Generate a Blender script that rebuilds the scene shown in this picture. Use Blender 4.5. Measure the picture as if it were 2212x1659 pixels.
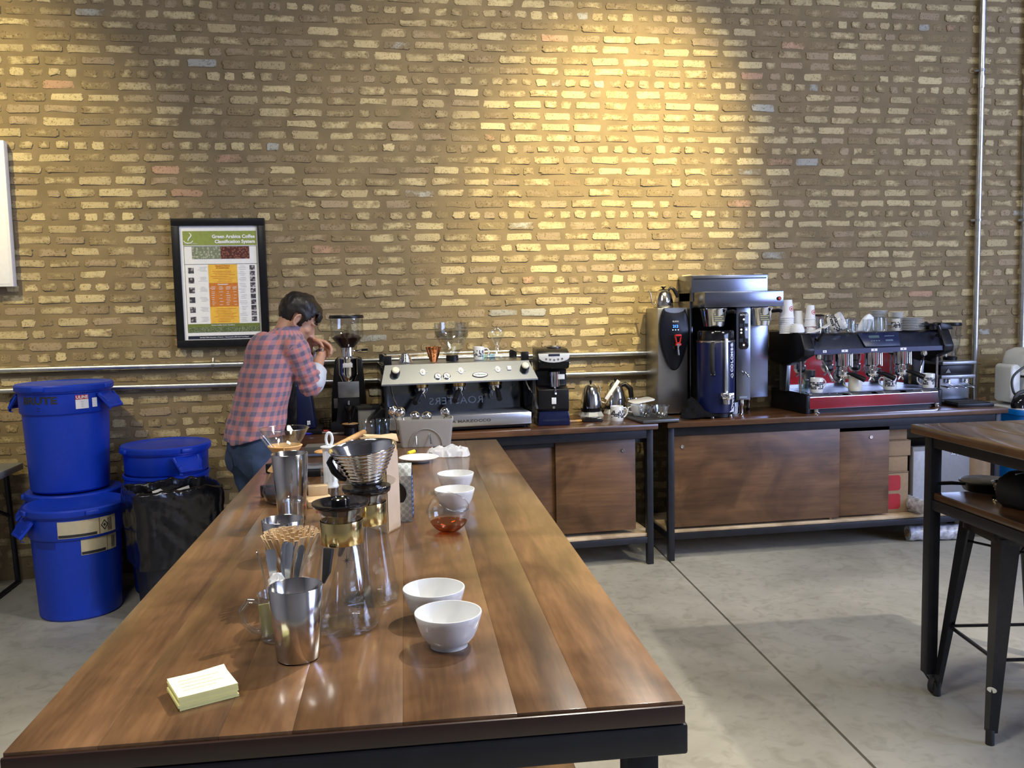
import bpy, bmesh, math, random
from mathutils import Vector, Matrix
random.seed(11)
S = bpy.context.scene
COL = S.collection
PI = math.pi
for o in list(bpy.data.objects):
    bpy.data.objects.remove(o)

# ------------------------------------------------------------------ camera
cam_d = bpy.data.cameras.new('camera'); cam_d.sensor_width = 36; cam_d.lens = 30.592; cam_d.clip_start = .05
cam = bpy.data.objects.new('camera', cam_d); COL.objects.link(cam)
def cam_matrix(loc, pitch, yaw, roll):
    f = Vector((math.sin(yaw)*math.cos(pitch), math.cos(yaw)*math.cos(pitch), -math.sin(pitch)))
    r0 = Vector((math.cos(yaw), -math.sin(yaw), 0)); u0 = r0.cross(f)
    r = math.cos(roll)*r0 + math.sin(roll)*u0; u = -math.sin(roll)*r0 + math.cos(roll)*u0
    m = Matrix((r, u, -f)).transposed().to_4x4(); m.translation = loc
    return m
cam.matrix_world = cam_matrix(Vector((0, -5.65, 1.6)), .0868778, .1581435, -.0210122)
S.camera = cam

# ------------------------------------------------------------------ world, lamps, exposure
S.view_settings.view_transform = 'Standard'; S.view_settings.look = 'None'
S.view_settings.gamma = 1; S.view_settings.use_curve_mapping = False
S.view_settings.exposure = 0.0
W = bpy.data.worlds.new('world'); S.world = W; W.use_nodes = True
W.node_tree.nodes['Background'].inputs[0].default_value = (.75, .82, 1, 1)
W.node_tree.nodes['Background'].inputs[1].default_value = .3
def aim(o, loc, tgt):
    o.location = loc
    o.rotation_euler = (Vector(tgt)-Vector(loc)).to_track_quat('-Z', 'Y').to_euler()
def area(name, loc, tgt, sx, sy, power, col):
    d = bpy.data.lights.new(name, 'AREA'); d.shape = 'RECTANGLE'; d.size = sx; d.size_y = sy; d.energy = power; d.color = col
    o = bpy.data.objects.new(name, d); COL.objects.link(o); aim(o, loc, tgt); return o
def spot(name, loc, tgt, ang, power, col, blend=.8, r=.06):
    d = bpy.data.lights.new(name, 'SPOT'); d.spot_size = math.radians(ang); d.spot_blend = blend; d.energy = power; d.color = col; d.shadow_soft_size = r
    o = bpy.data.objects.new(name, d); COL.objects.link(o); aim(o, loc, tgt); return o
# ceiling lamps (soft), daylight from the big windows at the right, warm track heads
WARM = (1, .81, .36)
area('ceiling_lamp', (-1.6, -4.6, 5.0), (-1.6, -4.6, 0), 1.6, .5, 120, (1, .97, .92))
area('ceiling_lamp', (2.2, -3.2, 5.0), (2.2, -3.2, 0), 1.6, .5, 80, (1, .97, .92))
area('ceiling_lamp', (5.2, -6.0, 5.0), (5.2, -6.0, 0), 1.6, .5, 150, (1, .98, .95))
area('window_daylight', (8.2, -5.6, 2.6), (3.0, -2.5, 1.2), 4.6, 3.0, 560, (.46, .58, 1))
spot('track_spot', (2.5, -2.5, 4.9), (1.62, 0, 2.5), 37, 1750, WARM, 1.0)
spot('track_spot', (1.2, -2.6, 4.9), (.95, 0, 2.1), 62, 420, (1, .87, .58), 1.0)
spot('track_spot', (-2.9, -2.3, 4.9), (-2.35, 0, 2.45), 46, 800, WARM, 1.0)
spot('track_spot', (1.9, -2.2, 4.9), (-.1, -4.1, 1.0), 64, 760, (1, .91, .78), .7, .04)
spot('track_spot', (5.0, -5.4, 4.9), (1.7, -3.0, .0), 52, 820, (1, .93, .82), .9)

# ------------------------------------------------------------------ materials
MATS = {}
def _nt(name):
    m = bpy.data.materials.new(name); m.use_nodes = True
    return m, m.node_tree, m.node_tree.nodes['Principled BSDF']
def mat(name, col, rough=.5, metal=0, var=.08, scale=40, bump=0, stretch=(1, 1, 1), **kw):
    """plain material with a little procedural colour and gloss variation"""
    if name in MATS: return MATS[name]
    m, nt, b = _nt(name); N, L = nt.nodes, nt.links
    tc = N.new('ShaderNodeTexCoord'); mp = N.new('ShaderNodeMapping'); mp.inputs['Scale'].default_value = stretch
    nz = N.new('ShaderNodeTexNoise'); nz.inputs['Scale'].default_value = scale; nz.inputs['Detail'].default_value = 3
    L.new(tc.outputs['Object'], mp.inputs[0]); L.new(mp.outputs[0], nz.inputs['Vector'])
    rp = N.new('ShaderNodeValToRGB')
    c = Vector(col)
    rp.color_ramp.elements[0].position = .3; rp.color_ramp.elements[1].position = .7
    rp.color_ramp.elements[0].color = (*[max(0, x*(1-var)) for x in c], 1); rp.color_ramp.elements[1].color = (*[min(1, x*(1+var)) for x in c], 1)
    L.new(nz.outputs['Fac'], rp.inputs[0]); L.new(rp.outputs[0], b.inputs['Base Color'])
    b.inputs['Roughness'].default_value = rough; b.inputs['Metallic'].default_value = metal
    if bump:
        bp = N.new('ShaderNodeBump'); bp.inputs['Strength'].default_value = bump; bp.inputs['Distance'].default_value = .002
        L.new(nz.outputs['Fac'], bp.inputs['Height']); L.new(bp.outputs[0], b.inputs['Normal'])
    for k, v in kw.items(): b.inputs[k.replace('_', ' ')].default_value = v
    MATS[name] = m; return m
def glass(name, tint=(.975, .985, .98), refl=1, f0=.07):
    """thin clear wall: see-through, mirror-like towards the edge"""
    if name in MATS: return MATS[name]
    m, nt, b = _nt(name); N, L = nt.nodes, nt.links
    N.remove(b); out = N['Material Output']
    tr = N.new('ShaderNodeBsdfTransparent'); gl = N.new('ShaderNodeBsdfGlossy'); gl.inputs['Roughness'].default_value = .02
    gl.inputs['Color'].default_value = (refl, refl, refl, 1)
    lw = N.new('ShaderNodeLayerWeight'); lw.inputs['Blend'].default_value = .3
    pw = N.new('ShaderNodeMath'); pw.operation = 'POWER'; pw.inputs[1].default_value = 2.2
    mr = N.new('ShaderNodeMapRange'); mr.inputs['To Min'].default_value = f0; mr.inputs['To Max'].default_value = .5
    mx = N.new('ShaderNodeMixShader')
    cr = N.new('ShaderNodeMix'); cr.data_type = 'RGBA'
    cr.inputs[6].default_value = (*tint, 1); cr.inputs[7].default_value = (*[t*.86 for t in tint], 1)
    L.new(lw.outputs['Facing'], pw.inputs[0]); L.new(pw.outputs[0], mr.inputs['Value']); L.new(mr.outputs[0], mx.inputs['Fac'])
    L.new(pw.outputs[0], cr.inputs['Factor']); L.new(cr.outputs[2], tr.inputs['Color'])
    L.new(tr.outputs[0], mx.inputs[1]); L.new(gl.outputs[0], mx.inputs[2]); L.new(mx.outputs[0], out.inputs['Surface'])
    MATS[name] = m; return m
def wood(name, dark, light, rough=.35, axis='Y', scale=1.0, tint=False, coat=0.0):
    if name in MATS: return MATS[name]
    m, nt, b = _nt(name); N, L = nt.nodes, nt.links
    tc = N.new('ShaderNodeTexCoord'); mp = N.new('ShaderNodeMapping')
    st = {'X': (.9, 9, 9), 'Y': (9, .9, 9), 'Z': (9, 9, .9)}[axis]
    mp.inputs['Scale'].default_value = [s*scale for s in st]
    L.new(tc.outputs['Object'], mp.inputs[0])
    add = N.new('ShaderNodeVectorMath'); add.operation = 'ADD'
    at = N.new('ShaderNodeAttribute'); at.attribute_name = 'tint'
    L.new(mp.outputs[0], add.inputs[0]); L.new(at.outputs['Vector'], add.inputs[1])
    n1 = N.new('ShaderNodeTexNoise'); n1.inputs['Scale'].default_value = 1.5; n1.inputs['Detail'].default_value = 6; n1.inputs['Distortion'].default_value = .8
    n2 = N.new('ShaderNodeTexNoise'); n2.inputs['Scale'].default_value = 14; n2.inputs['Detail'].default_value = 4
    n3 = N.new('ShaderNodeTexNoise'); n3.inputs['Scale'].default_value = 3.2; n3.inputs['Detail'].default_value = 4; n3.inputs['Distortion'].default_value = 1.2
    L.new(add.outputs[0], n1.inputs['Vector']); L.new(add.outputs[0], n2.inputs['Vector']); L.new(tc.outputs['Object'], n3.inputs['Vector'])
    rp = N.new('ShaderNodeValToRGB'); e = rp.color_ramp.elements
    e[0].position = .3; e[0].color = (*dark, 1); e[1].position = .68; e[1].color = (*light, 1)
    L.new(n1.outputs['Fac'], rp.inputs[0])
    m2 = N.new('ShaderNodeMix'); m2.data_type = 'RGBA'; m2.blend_type = 'MULTIPLY'; m2.inputs['Factor'].default_value = .45
    r2 = N.new('ShaderNodeValToRGB'); r2.color_ramp.elements[0].position = .35; r2.color_ramp.elements[0].color = (.55, .5, .45, 1); r2.color_ramp.elements[1].position = .6
    L.new(n2.outputs['Fac'], r2.inputs[0]); L.new(rp.outputs[0], m2.inputs[6]); L.new(r2.outputs[0], m2.inputs[7])
    m3 = N.new('ShaderNodeMix'); m3.data_type = 'RGBA'; m3.blend_type = 'MULTIPLY'; m3.inputs['Factor'].default_value = .7
    r3 = N.new('ShaderNodeValToRGB'); r3.color_ramp.elements[0].position = .36; r3.color_ramp.elements[0].color = (.36, .32, .28, 1); r3.color_ramp.elements[1].position = .56
    L.new(n3.outputs['Fac'], r3.inputs[0]); L.new(m2.outputs[2], m3.inputs[6]); L.new(r3.outputs[0], m3.inputs[7])
    last = m3
    if tint:
        m4 = N.new('ShaderNodeMix'); m4.data_type = 'RGBA'; m4.blend_type = 'MULTIPLY'; m4.inputs['Factor'].default_value = 1
        L.new(m3.outputs[2], m4.inputs[6]); L.new(at.outputs['Color'], m4.inputs[7]); last = m4
    L.new(last.outputs[2], b.inputs['Base Color'])
    b.inputs['Roughness'].default_value = rough; b.inputs['Coat Weight'].default_value = coat; b.inputs['Coat Roughness'].default_value = .13
    bp = N.new('ShaderNodeBump'); bp.inputs['Strength'].default_value = .12; bp.inputs['Distance'].default_value = .001
    L.new(n2.outputs['Fac'], bp.inputs['Height']); L.new(bp.outputs[0], b.inputs['Normal'])
    MATS[name] = m; return m
def emit(name, col, s):
    if name in MATS: return MATS[name]
    m, nt, b = _nt(name); b.inputs['Base Color'].default_value = (.02, .02, .02, 1)
    b.inputs['Emission Color'].default_value = (*col, 1); b.inputs['Emission Strength'].default_value = s
    MATS[name] = m; return m

CHROME = mat('chrome', (.82, .82, .82), .07, 1, .03)
STEEL = mat('brushed_steel', (.62, .61, .6), .27, 1, .06, 30, 0, (1, 1, 12))
STEELH = mat('brushed_steel_flat', (.43, .465, .52), .33, 1, .06, 30, 0, (1, 1, 30))
DSTEEL = mat('dull_steel', (.4, .4, .41), .4, 1, .1)
GALV = mat('galvanised_pipe', (.66, .68, .68), .3, 1, .12, 25)
BLACK = mat('black_plastic', (.008, .008, .01), .35, 0, .2, Specular_IOR_Level=.3)
BLACKG = mat('black_gloss', (.008, .008, .01), .12, 0, .2)
BMETAL = mat('black_painted_steel', (.012, .013, .018), .42, 0, .25, 18, Specular_IOR_Level=.35)
RUBBER = mat('rubber', (.02, .02, .021), .75, 0, .2)
PORC = mat('white_porcelain', (.74, .75, .745), .1, 0, .015)
WPLAS = mat('white_plastic', (.8, .82, .83), .35, 0, .03)
PAPER = mat('white_paper', (.85, .85, .83), .85, 0, .03)
GLASS = glass('clear_glass')
GLASSG = glass('green_tinted_glass', (.88, .96, .92))
CPLAS = glass('clear_plastic', (.93, .94, .94), .8, .07)
BINB = mat('blue_bin_plastic', (.005, .045, .5), .4, 0, .06, 60, .08)
PINE = wood('pine_board', (.62, .46, .27), (.8, .63, .4), .55, 'X')
PLY = wood('stained_plywood', (.105, .05, .02), (.2, .1, .042), .42, 'X', .5)
TOPW = wood('stained_table_wood', (.07, .036, .016), (.225, .12, .054), .3, 'Y', 1, True, .55)
TOPX = wood('stained_counter_wood', (.06, .026, .011), (.16, .07, .03), .28, 'X', 1, False, .35)
LWOOD = wood('light_wood', (.5, .27, .1), (.72, .45, .2), .4, 'X')
KRAFT = mat('kraft_paper', (.5, .36, .2), .8, 0, .1, 25, .3)
CARD = mat('cardboard', (.3, .2, .11), .85, 0, .08)

# ------------------------------------------------------------------ mesh builder
class MB:
    def __init__(s): s.bm = bmesh.new(); s.M = Matrix()
    def at(s, loc=(0, 0, 0), rot=(0, 0, 0)):
        from mathutils import Euler
        s.M = Matrix.Translation(loc) @ Euler(rot).to_matrix().to_4x4(); return s
    def v(s, p): return s.bm.verts.new(s.M @ Vector(p))
    def f(s, vs):
        try: return s.bm.faces.new(vs)
        except ValueError: return None
    def box(s, x0, x1, y0, y1, z0, z1, bev=0):
        vs = [s.v(p) for p in ((x0, y0, z0), (x1, y0, z0), (x1, y1, z0), (x0, y1, z0), (x0, y0, z1), (x1, y0, z1), (x1, y1, z1), (x0, y1, z1))]
        fs = [s.f([vs[i] for i in q]) for q in ((3, 2, 1, 0), (4, 5, 6, 7), (0, 1, 5, 4), (1, 2, 6, 5), (2, 3, 7, 6), (3, 0, 4, 7))]
        if bev:
            es = list({e for f in fs for e in f.edges})
            bmesh.ops.bevel(s.bm, geom=es, offset=bev, segments=2, affect='EDGES', profile=.5)
        return s
    def surf(s, rows, cu=False, cv=False, cap0=False, cap1=False):
        """rows of points; cu closes each row, cv closes the rows"""
        V = [[s.v(p) for p in r] for r in rows]; n = len(V); m = len(V[0])
        for i in range(n if cv else n-1):
            a, b = V[i], V[(i+1) % n]
            for j in range(m if cu else m-1):
                k = (j+1) % m; s.f((a[j], a[k], b[k], b[j]))
        if cap0: s.f(V[0][::-1])
        if cap1: s.f(V[-1])
        return s
    def lathe(s, prof, seg=28, c=(0, 0, 0), cap0=False, cap1=False, a0=0, a1=2*PI, sx=1, sy=1):
        full = abs(a1-a0-2*PI) < 1e-6; n = seg if full else seg+1
        rows = []
        for r, z in prof:
            rows.append([(c[0]+sx*r*math.cos(a0+(a1-a0)*k/seg), c[1]+sy*r*math.sin(a0+(a1-a0)*k/seg), c[2]+z) for k in range(n)])
        return s.surf(rows, cu=full, cap0=cap0, cap1=cap1)
    def cyl(s, p0, p1, r0, r1=None, seg=20, cap=True):
        r1 = r0 if r1 is None else r1
        return s.tube([p0, p1], [r0, r1], seg, cap)
    def tube(s, pts, r, seg=8, cap=True, closed=False, flat=1.0):
        pts = [Vector(p) for p in pts]; n = len(pts)
        rs = r if isinstance(r, (list, tuple)) else [r]*n
        ref = None; rows = []
        for i, p in enumerate(pts):
            if closed: d = pts[(i+1) % n]-pts[i-1]
            else: d = pts[min(i+1, n-1)]-pts[max(i-1, 0)]
            d.normalize()
            if ref is None:
                ref = d.cross(Vector((0, 0, 1)))
                if ref.length < .05: ref = d.cross(Vector((0, 1, 0)))
            u = ref-d*ref.dot(d); u.normalize(); ref = u; w = d.cross(u)
            rows.append([p+(u*math.cos(2*PI*k/seg)+w*math.sin(2*PI*k/seg)*flat)*rs[i] for k in range(seg)])
        return s.surf(rows, cu=True, cv=closed, cap0=cap and not closed, cap1=cap and not closed)
    def prism(s, poly, h0, h1, plane='XZ', bev=0):
        """polygon extruded along the third axis"""
        def P(a, b, h): return {'XZ': (a, h, b), 'XY': (a, b, h), 'YZ': (h, a, b)}[plane]
        A = [s.v(P(a, b, h0)) for a, b in poly]; B = [s.v(P(a, b, h1)) for a, b in poly]; n = len(poly)
        fs = [s.f(A), s.f(B[::-1])]+[s.f((A[i], B[i], B[(i+1) % n], A[(i+1) % n])) for i in range(n)]
        fs = [f for f in fs if f]
        bmesh.ops.recalc_face_normals(s.bm, faces=fs)
        if bev:
            es = list({e for f in fs for e in f.edges})
            bmesh.ops.bevel(s.bm, geom=es, offset=bev, segments=2, affect='EDGES', profile=.5)
        return s
    def ball(s, c, rx, ry=None, rz=None, seg=16):
        ry = rx if ry is None else ry; rz = rx if rz is None else rz; n = seg//2
        V = [[s.v((c[0]+rx*math.sin(PI*i/n)*math.cos(2*PI*k/seg), c[1]+ry*math.sin(PI*i/n)*math.sin(2*PI*k/seg), c[2]-rz*math.cos(PI*i/n))) for k in range(seg)] for i in range(1, n)]
        lo = s.v((c[0], c[1], c[2]-rz)); hi = s.v((c[0], c[1], c[2]+rz))
        for k in range(seg):
            j = (k+1) % seg
            s.f((lo, V[0][j], V[0][k])); s.f((hi, V[-1][k], V[-1][j]))
            for i in range(n-2): s.f((V[i][k], V[i][j], V[i+1][j], V[i+1][k]))
        return s
    def build(s, name, m, parent=None, smooth=40, loc=None, rot=None, recalc=False):
        if recalc: bmesh.ops.recalc_face_normals(s.bm, faces=s.bm.faces)
        me = bpy.data.meshes.new(name); s.bm.to_mesh(me); s.bm.free()
        if m: me.materials.append(m)
        if smooth:
            me.polygons.foreach_set('use_smooth', [True]*len(me.polygons))
            if smooth < 180: me.set_sharp_from_angle(angle=math.radians(smooth))
        o = bpy.data.objects.new(name, me); COL.objects.link(o)
        if parent: o.parent = parent
        if loc: o.location = loc
        if rot: o.rotation_euler = rot
        return o
def tag(o, label, cat, group=None, kind=None):
    o['label'] = label; o['category'] = cat
    if group: o['group'] = group
    if kind: o['kind'] = kind
    return o
def thing(name, label, cat, loc=(0, 0, 0), rz=0, group=None, rot=None):
    o = bpy.data.objects.new(name, None); COL.objects.link(o); o.empty_display_size = .05
    o.location = loc; o.rotation_euler = rot or (0, 0, rz)
    return tag(o, label, cat, group)
def struct(o): o['kind'] = 'structure'; return o
KIDS = {}
def dup(root, loc=None, rot=None, label=None):
    def cp(o, par):
        c = o.copy(); COL.objects.link(c)
        if par: c.parent = par
        for ch in list(o.children): cp(ch, c)
        return c
    r = cp(root, None)
    if loc is not None: r.location = loc
    if rot is not None: r.rotation_euler = rot
    if label: r['label'] = label
    return r
def text(s, size, m, parent, loc, rot=(PI/2, 0, 0), name='lettering', align='CENTER', ext=.0006, sx=1, mirror=False, bold=0.0, space=1.0):
    cu = bpy.data.curves.new(name, 'FONT'); cu.body = s; cu.size = size; cu.align_x = align; cu.align_y = 'CENTER'
    cu.extrude = ext; cu.resolution_u = 3; cu.offset = bold; cu.space_character = space
    t = bpy.data.objects.new('tmp', cu); COL.objects.link(t)
    bpy.context.view_layer.update()
    me = bpy.data.meshes.new_from_object(t.evaluated_get(bpy.context.evaluated_depsgraph_get()))
    bpy.data.objects.remove(t); bpy.data.curves.remove(cu)
    me.name = name; me.materials.clear(); me.materials.append(m)
    if mirror: me.transform(Matrix.Scale(-1, 4, (1, 0, 0))); me.flip_normals()
    if sx != 1: me.transform(Matrix.Scale(sx, 4, (1, 0, 0)))
    o = bpy.data.objects.new(name, me); COL.objects.link(o); o.parent = parent; o.location = loc; o.rotation_euler = rot
    return o
def arc(cx, cz, r, a0, a1, n):
    return [(cx+r*math.cos(math.radians(a0+(a1-a0)*i/n)), cz+r*math.sin(math.radians(a0+(a1-a0)*i/n))) for i in range(n+1)]
def rrect(w, h, r, n=5):
    """rounded rectangle outline centred at the origin"""
    p = []
    for cx, cy, a in ((w/2-r, h/2-r, 0), (-w/2+r, h/2-r, 90), (-w/2+r, -h/2+r, 180), (w/2-r, -h/2+r, 270)): p += arc(cx, cy, r, a, a+90, n)
    return p
# ================================================================== SHELL
MORTAR = (.2, .15, .08)
def brick_mat():
    m, nt, b = _nt('old_brick'); N, L = nt.nodes, nt.links
    tc = N.new('ShaderNodeTexCoord'); at = N.new('ShaderNodeAttribute'); at.attribute_name = 'tint'
    n1 = N.new('ShaderNodeTexNoise'); n1.inputs['Scale'].default_value = 16; n1.inputs['Detail'].default_value = 5; n1.inputs['Roughness'].default_value = .65
    n2 = N.new('ShaderNodeTexNoise'); n2.inputs['Scale'].default_value = 110; n2.inputs['Detail'].default_value = 3
    n3 = N.new('ShaderNodeTexNoise'); n3.inputs['Scale'].default_value = 1.1; n3.inputs['Detail'].default_value = 3
    for n in (n1, n2, n3): L.new(tc.outputs['Object'], n.inputs['Vector'])
    # mortar smeared over the face
    ad = N.new('ShaderNodeMath'); ad.operation = 'ADD'; L.new(n1.outputs['Fac'], ad.inputs[0])
    sc = N.new('ShaderNodeMath'); sc.operation = 'MULTIPLY'; sc.inputs[1].default_value = .35; L.new(n3.outputs['Fac'], sc.inputs[0]); L.new(sc.outputs[0], ad.inputs[1])
    ad2 = N.new('ShaderNodeMath'); ad2.operation = 'ADD'; L.new(ad.outputs[0], ad2.inputs[0]); L.new(at.outputs['Alpha'], ad2.inputs[1])
    rp = N.new('ShaderNodeValToRGB'); e = rp.color_ramp.elements; e[0].position = .66; e[0].color = (0, 0, 0, 1); e[1].position = .9; e[1].color = (.9, .9, .9, 1)
    L.new(ad2.outputs[0], rp.inputs[0])
    mx = N.new('ShaderNodeMix'); mx.data_type = 'RGBA'; L.new(rp.outputs[0], mx.inputs['Factor']); L.new(at.outputs['Color'], mx.inputs[6])
    mx.inputs[7].default_value = (*[c*1.06 for c in MORTAR], 1)
    # small dark pits
    pr = N.new('ShaderNodeValToRGB'); pr.color_ramp.elements[0].position = .3; pr.color_ramp.elements[0].color = (.35, .3, .25, 1); pr.color_ramp.elements[1].position = .42
    L.new(n2.outputs['Fac'], pr.inputs[0])
    m2 = N.new('ShaderNodeMix'); m2.data_type = 'RGBA'; m2.blend_type = 'MULTIPLY'; m2.inputs['Factor'].default_value = .9
    L.new(mx.outputs[2], m2.inputs[6]); L.new(pr.outputs[0], m2.inputs[7]); L.new(m2.outputs[2], b.inputs['Base Color'])
    bp = N.new('ShaderNodeBump'); bp.inputs['Strength'].default_value = .5; bp.inputs['Distance'].default_value = .004
    L.new(n2.outputs['Fac'], bp.inputs['Height']); L.new(bp.outputs[0], b.inputs['Normal'])
    b.inputs['Roughness'].default_value = .85; b.inputs['Specular IOR Level'].default_value = .25
    return m
BRICK = brick_mat()
MORT = mat('mortar', MORTAR, .9, 0, .16, 6, .0)
FLOORM = None
def floor_mat():
    m, nt, b = _nt('polished_concrete'); N, L = nt.nodes, nt.links
    tc = N.new('ShaderNodeTexCoord')
    n1 = N.new('ShaderNodeTexNoise'); n1.inputs['Scale'].default_value = 1.3; n1.inputs['Detail'].default_value = 8; n1.inputs['Roughness'].default_value = .62; n1.inputs['Distortion'].default_value = .5
    n2 = N.new('ShaderNodeTexNoise'); n2.inputs['Scale'].default_value = 11; n2.inputs['Detail'].default_value = 6; n2.inputs['Distortion'].default_value = 1.4
    L.new(tc.outputs['Object'], n1.inputs['Vector']); L.new(tc.outputs['Object'], n2.inputs['Vector'])
    rp = N.new('ShaderNodeValToRGB'); e = rp.color_ramp.elements; e[0].position = .3; e[0].color = (.3, .285, .23, 1); e[1].position = .7; e[1].color = (.5, .475, .39, 1)
    L.new(n1.outputs['Fac'], rp.inputs[0])
    r2 = N.new('ShaderNodeValToRGB'); r2.color_ramp.elements[0].position = .33; r2.color_ramp.elements[0].color = (.72, .71, .68, 1); r2.color_ramp.elements[1].position = .5
    L.new(n2.outputs['Fac'], r2.inputs[0])
    mx = N.new('ShaderNodeMix'); mx.data_type = 'RGBA'; mx.blend_type = 'MULTIPLY'; mx.inputs['Factor'].default_value = .6
    L.new(rp.outputs[0], mx.inputs[6]); L.new(r2.outputs[0], mx.inputs[7]); L.new(mx.outputs[2], b.inputs['Base Color'])
    b.inputs['Roughness'].default_value = .5
    return m
FLOORM = floor_mat()
RX0, RX1, RY0, RZ1 = -4.2, 9.0, -9.5, 5.4
# floor in slabs with a saw-cut control joint that runs to the wall
fl = MB()
ja = Vector((1.7915, -0.5408, 0)); jb = Vector((1.6549, -3.0153, 0)); jd = (jb-ja).normalized()
def joint_x(y): return ja.x+jd.x/jd.y*(y-ja.y)
g = .006
fl.surf([[(RX0, RY0, 0), (joint_x(RY0)-g, RY0, 0)], [(RX0, .0, 0), (joint_x(0)-g, 0, 0)]])
fl.surf([[(joint_x(RY0)+g, RY0, 0), (RX1, RY0, 0)], [(joint_x(0)+g, 0, 0), (RX1, 0, 0)]])
fl.surf([[(joint_x(RY0)-g, RY0, 0), (joint_x(RY0)-g, RY0, -.02), (joint_x(RY0)+g, RY0, -.02), (joint_x(RY0)+g, RY0, 0)], [(joint_x(0)-g, 0, 0), (joint_x(0)-g, 0, -.02), (joint_x(0)+g, 0, -.02), (joint_x(0)+g, 0, 0)]])
struct(fl.build('floor', FLOORM, smooth=0, recalc=True))
WALLP = mat('painted_wall', (.3, .3, .315), .8, 0, .05, 2)
DARKP = mat('dark_ceiling', (.16, .15, .14), .85, 0, .1, 2)
struct(MB().surf([[(RX0, RY0, RZ1), (RX1, RY0, RZ1)], [(RX0, 0, RZ1), (RX1, 0, RZ1)]]).build('ceiling', DARKP, smooth=0))
struct(MB().surf([[(RX0, RY0, 0), (RX0, 0, 0)], [(RX0, RY0, RZ1), (RX0, 0, RZ1)]]).build('wall_left', WALLP, smooth=0))
struct(MB().surf([[(RX1, RY0, 0), (RX1, 0, 0)], [(RX1, RY0, RZ1), (RX1, 0, RZ1)]]).build('wall_right', WALLP, smooth=0))
struct(MB().surf([[(RX0, RY0, 0), (RX1, RY0, 0)], [(RX0, RY0, RZ1), (RX1, RY0, RZ1)]]).build('wall_front', WALLP, smooth=0))
# brick wall: common bond, every sixth course headers
wall = struct(MB().box(RX0, RX1, 0, .25, 0, RZ1).build('wall_back', MORT, smooth=0))
rb = random.Random(4)
PITCH, ZH = .0702, 2.2030
BX0, BX1, BZ1 = -3.3, 5.9, 4.1
def brick_tint():
    k = rb.random()
    if k < .016: c = Vector((.44, .28, .18))
    elif k < .03: c = Vector((.36, .355, .31))
    elif k < .25: c = Vector((.33, .255, .16))
    else: c = Vector((.54, .45, .25)).lerp(Vector((.4, .32, .18)), rb.random())
    return c*rb.uniform(.9, 1.1)
def add_brick(V, F, C, cx, cz, w, h):
    n = 16; d = rb.uniform(.0012, .0048); pts = []
    tx, tz = rb.uniform(-.006, .006), rb.uniform(-.012, .012)
    r = h*.28
    for i, (px, pz) in enumerate(rrect(w, h, r, 4)):
        j = .0052
        pts.append((px+rb.uniform(-j, j), pz+rb.uniform(-j, j)*.85))
    if rb.random() < .22:                      # a chipped corner or a bite out of the edge
        k = rb.randrange(len(pts)); 
        for q in (k, (k+1) % len(pts)): pts[q] = (pts[q][0]*.86, pts[q][1]*.6)
    b = len(V); n = len(pts)
    for px, pz in pts: V.append((cx+px, .004, cz+pz))
    for px, pz in pts: V.append((cx+px*(1-.0022/(w/2)), -d+tx*px/w+tz*pz, cz+pz*(1-.0022/(h/2))))
    V.append((cx, -d-rb.uniform(0, .002), cz))
    for i in range(n):
        j = (i+1) % n
        F.append((b+i, b+j, b+n+j, b+n+i)); F.append((b+n+i, b+n+j, b+2*n))
    t = brick_tint(); a = rb.choice((-.16, -.1, -.06, -.02, .02, .07, .13, .18)); C += [(*t, a+.3)]*n+[(*t, a+.1+rb.uniform(-.05, .13)) for _ in range(n)]+[(*t, a-.05)]
def brick_obj(name, V, F, C):
    me = bpy.data.meshes.new(name); me.from_pydata(V, [], F); me.materials.append(BRICK)
    at = me.color_attributes.new('tint', 'FLOAT_COLOR', 'POINT'); at.data.foreach_set('color', [x for c in C for x in c])
    me.polygons.foreach_set('use_smooth', [True]*len(me.polygons)); me.set_sharp_from_angle(angle=math.radians(35))
    o = bpy.data.objects.new(name, me); COL.objects.link(o); o.parent = wall; return o
bricks = []
k0 = -int(ZH/PITCH)
for k in range(k0, k0+int(BZ1/PITCH)+1):
    z = ZH+k*PITCH
    if z < .03: continue
    header = k % 6 == 0
    step = .1005 if header else .201
    x = BX0+rb.uniform(0, .2)+(.1 if k % 2 else 0)
    while x < BX1:
        w = step*rb.uniform(.93, 1.07)
        if not header and rb.random() < .07: w = .1
        jx = rb.uniform(.022, .032)
        bricks.append((x+w/2, z+rb.uniform(-.0035, .0035), w-jx, rb.uniform(.043, .051)))
        x += w
# the 300 bricks that show largest (nearest to the camera and free of things before them) stand singly
def _free(b): return b[1] > 1.75 and not (-1.35 < b[0] < -.4 and b[1] < 2.3)
order = sorted((b for b in bricks if _free(b)), key=lambda b: (b[0]*.985)**2*.6+(5.65)**2+(b[1]-1.9)**2-b[2]*6)[:300]
single = set(order)
V, F, C = [], [], []
for b in bricks:
    if b in single:
        v, f, c = [], [], []; add_brick(v, f, c, *b); brick_obj('brick', v, f, c)
    else: add_brick(V, F, C, *b)
rest = brick_obj('bricks', V, F, C); rest['kind'] = 'stuff'

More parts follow.
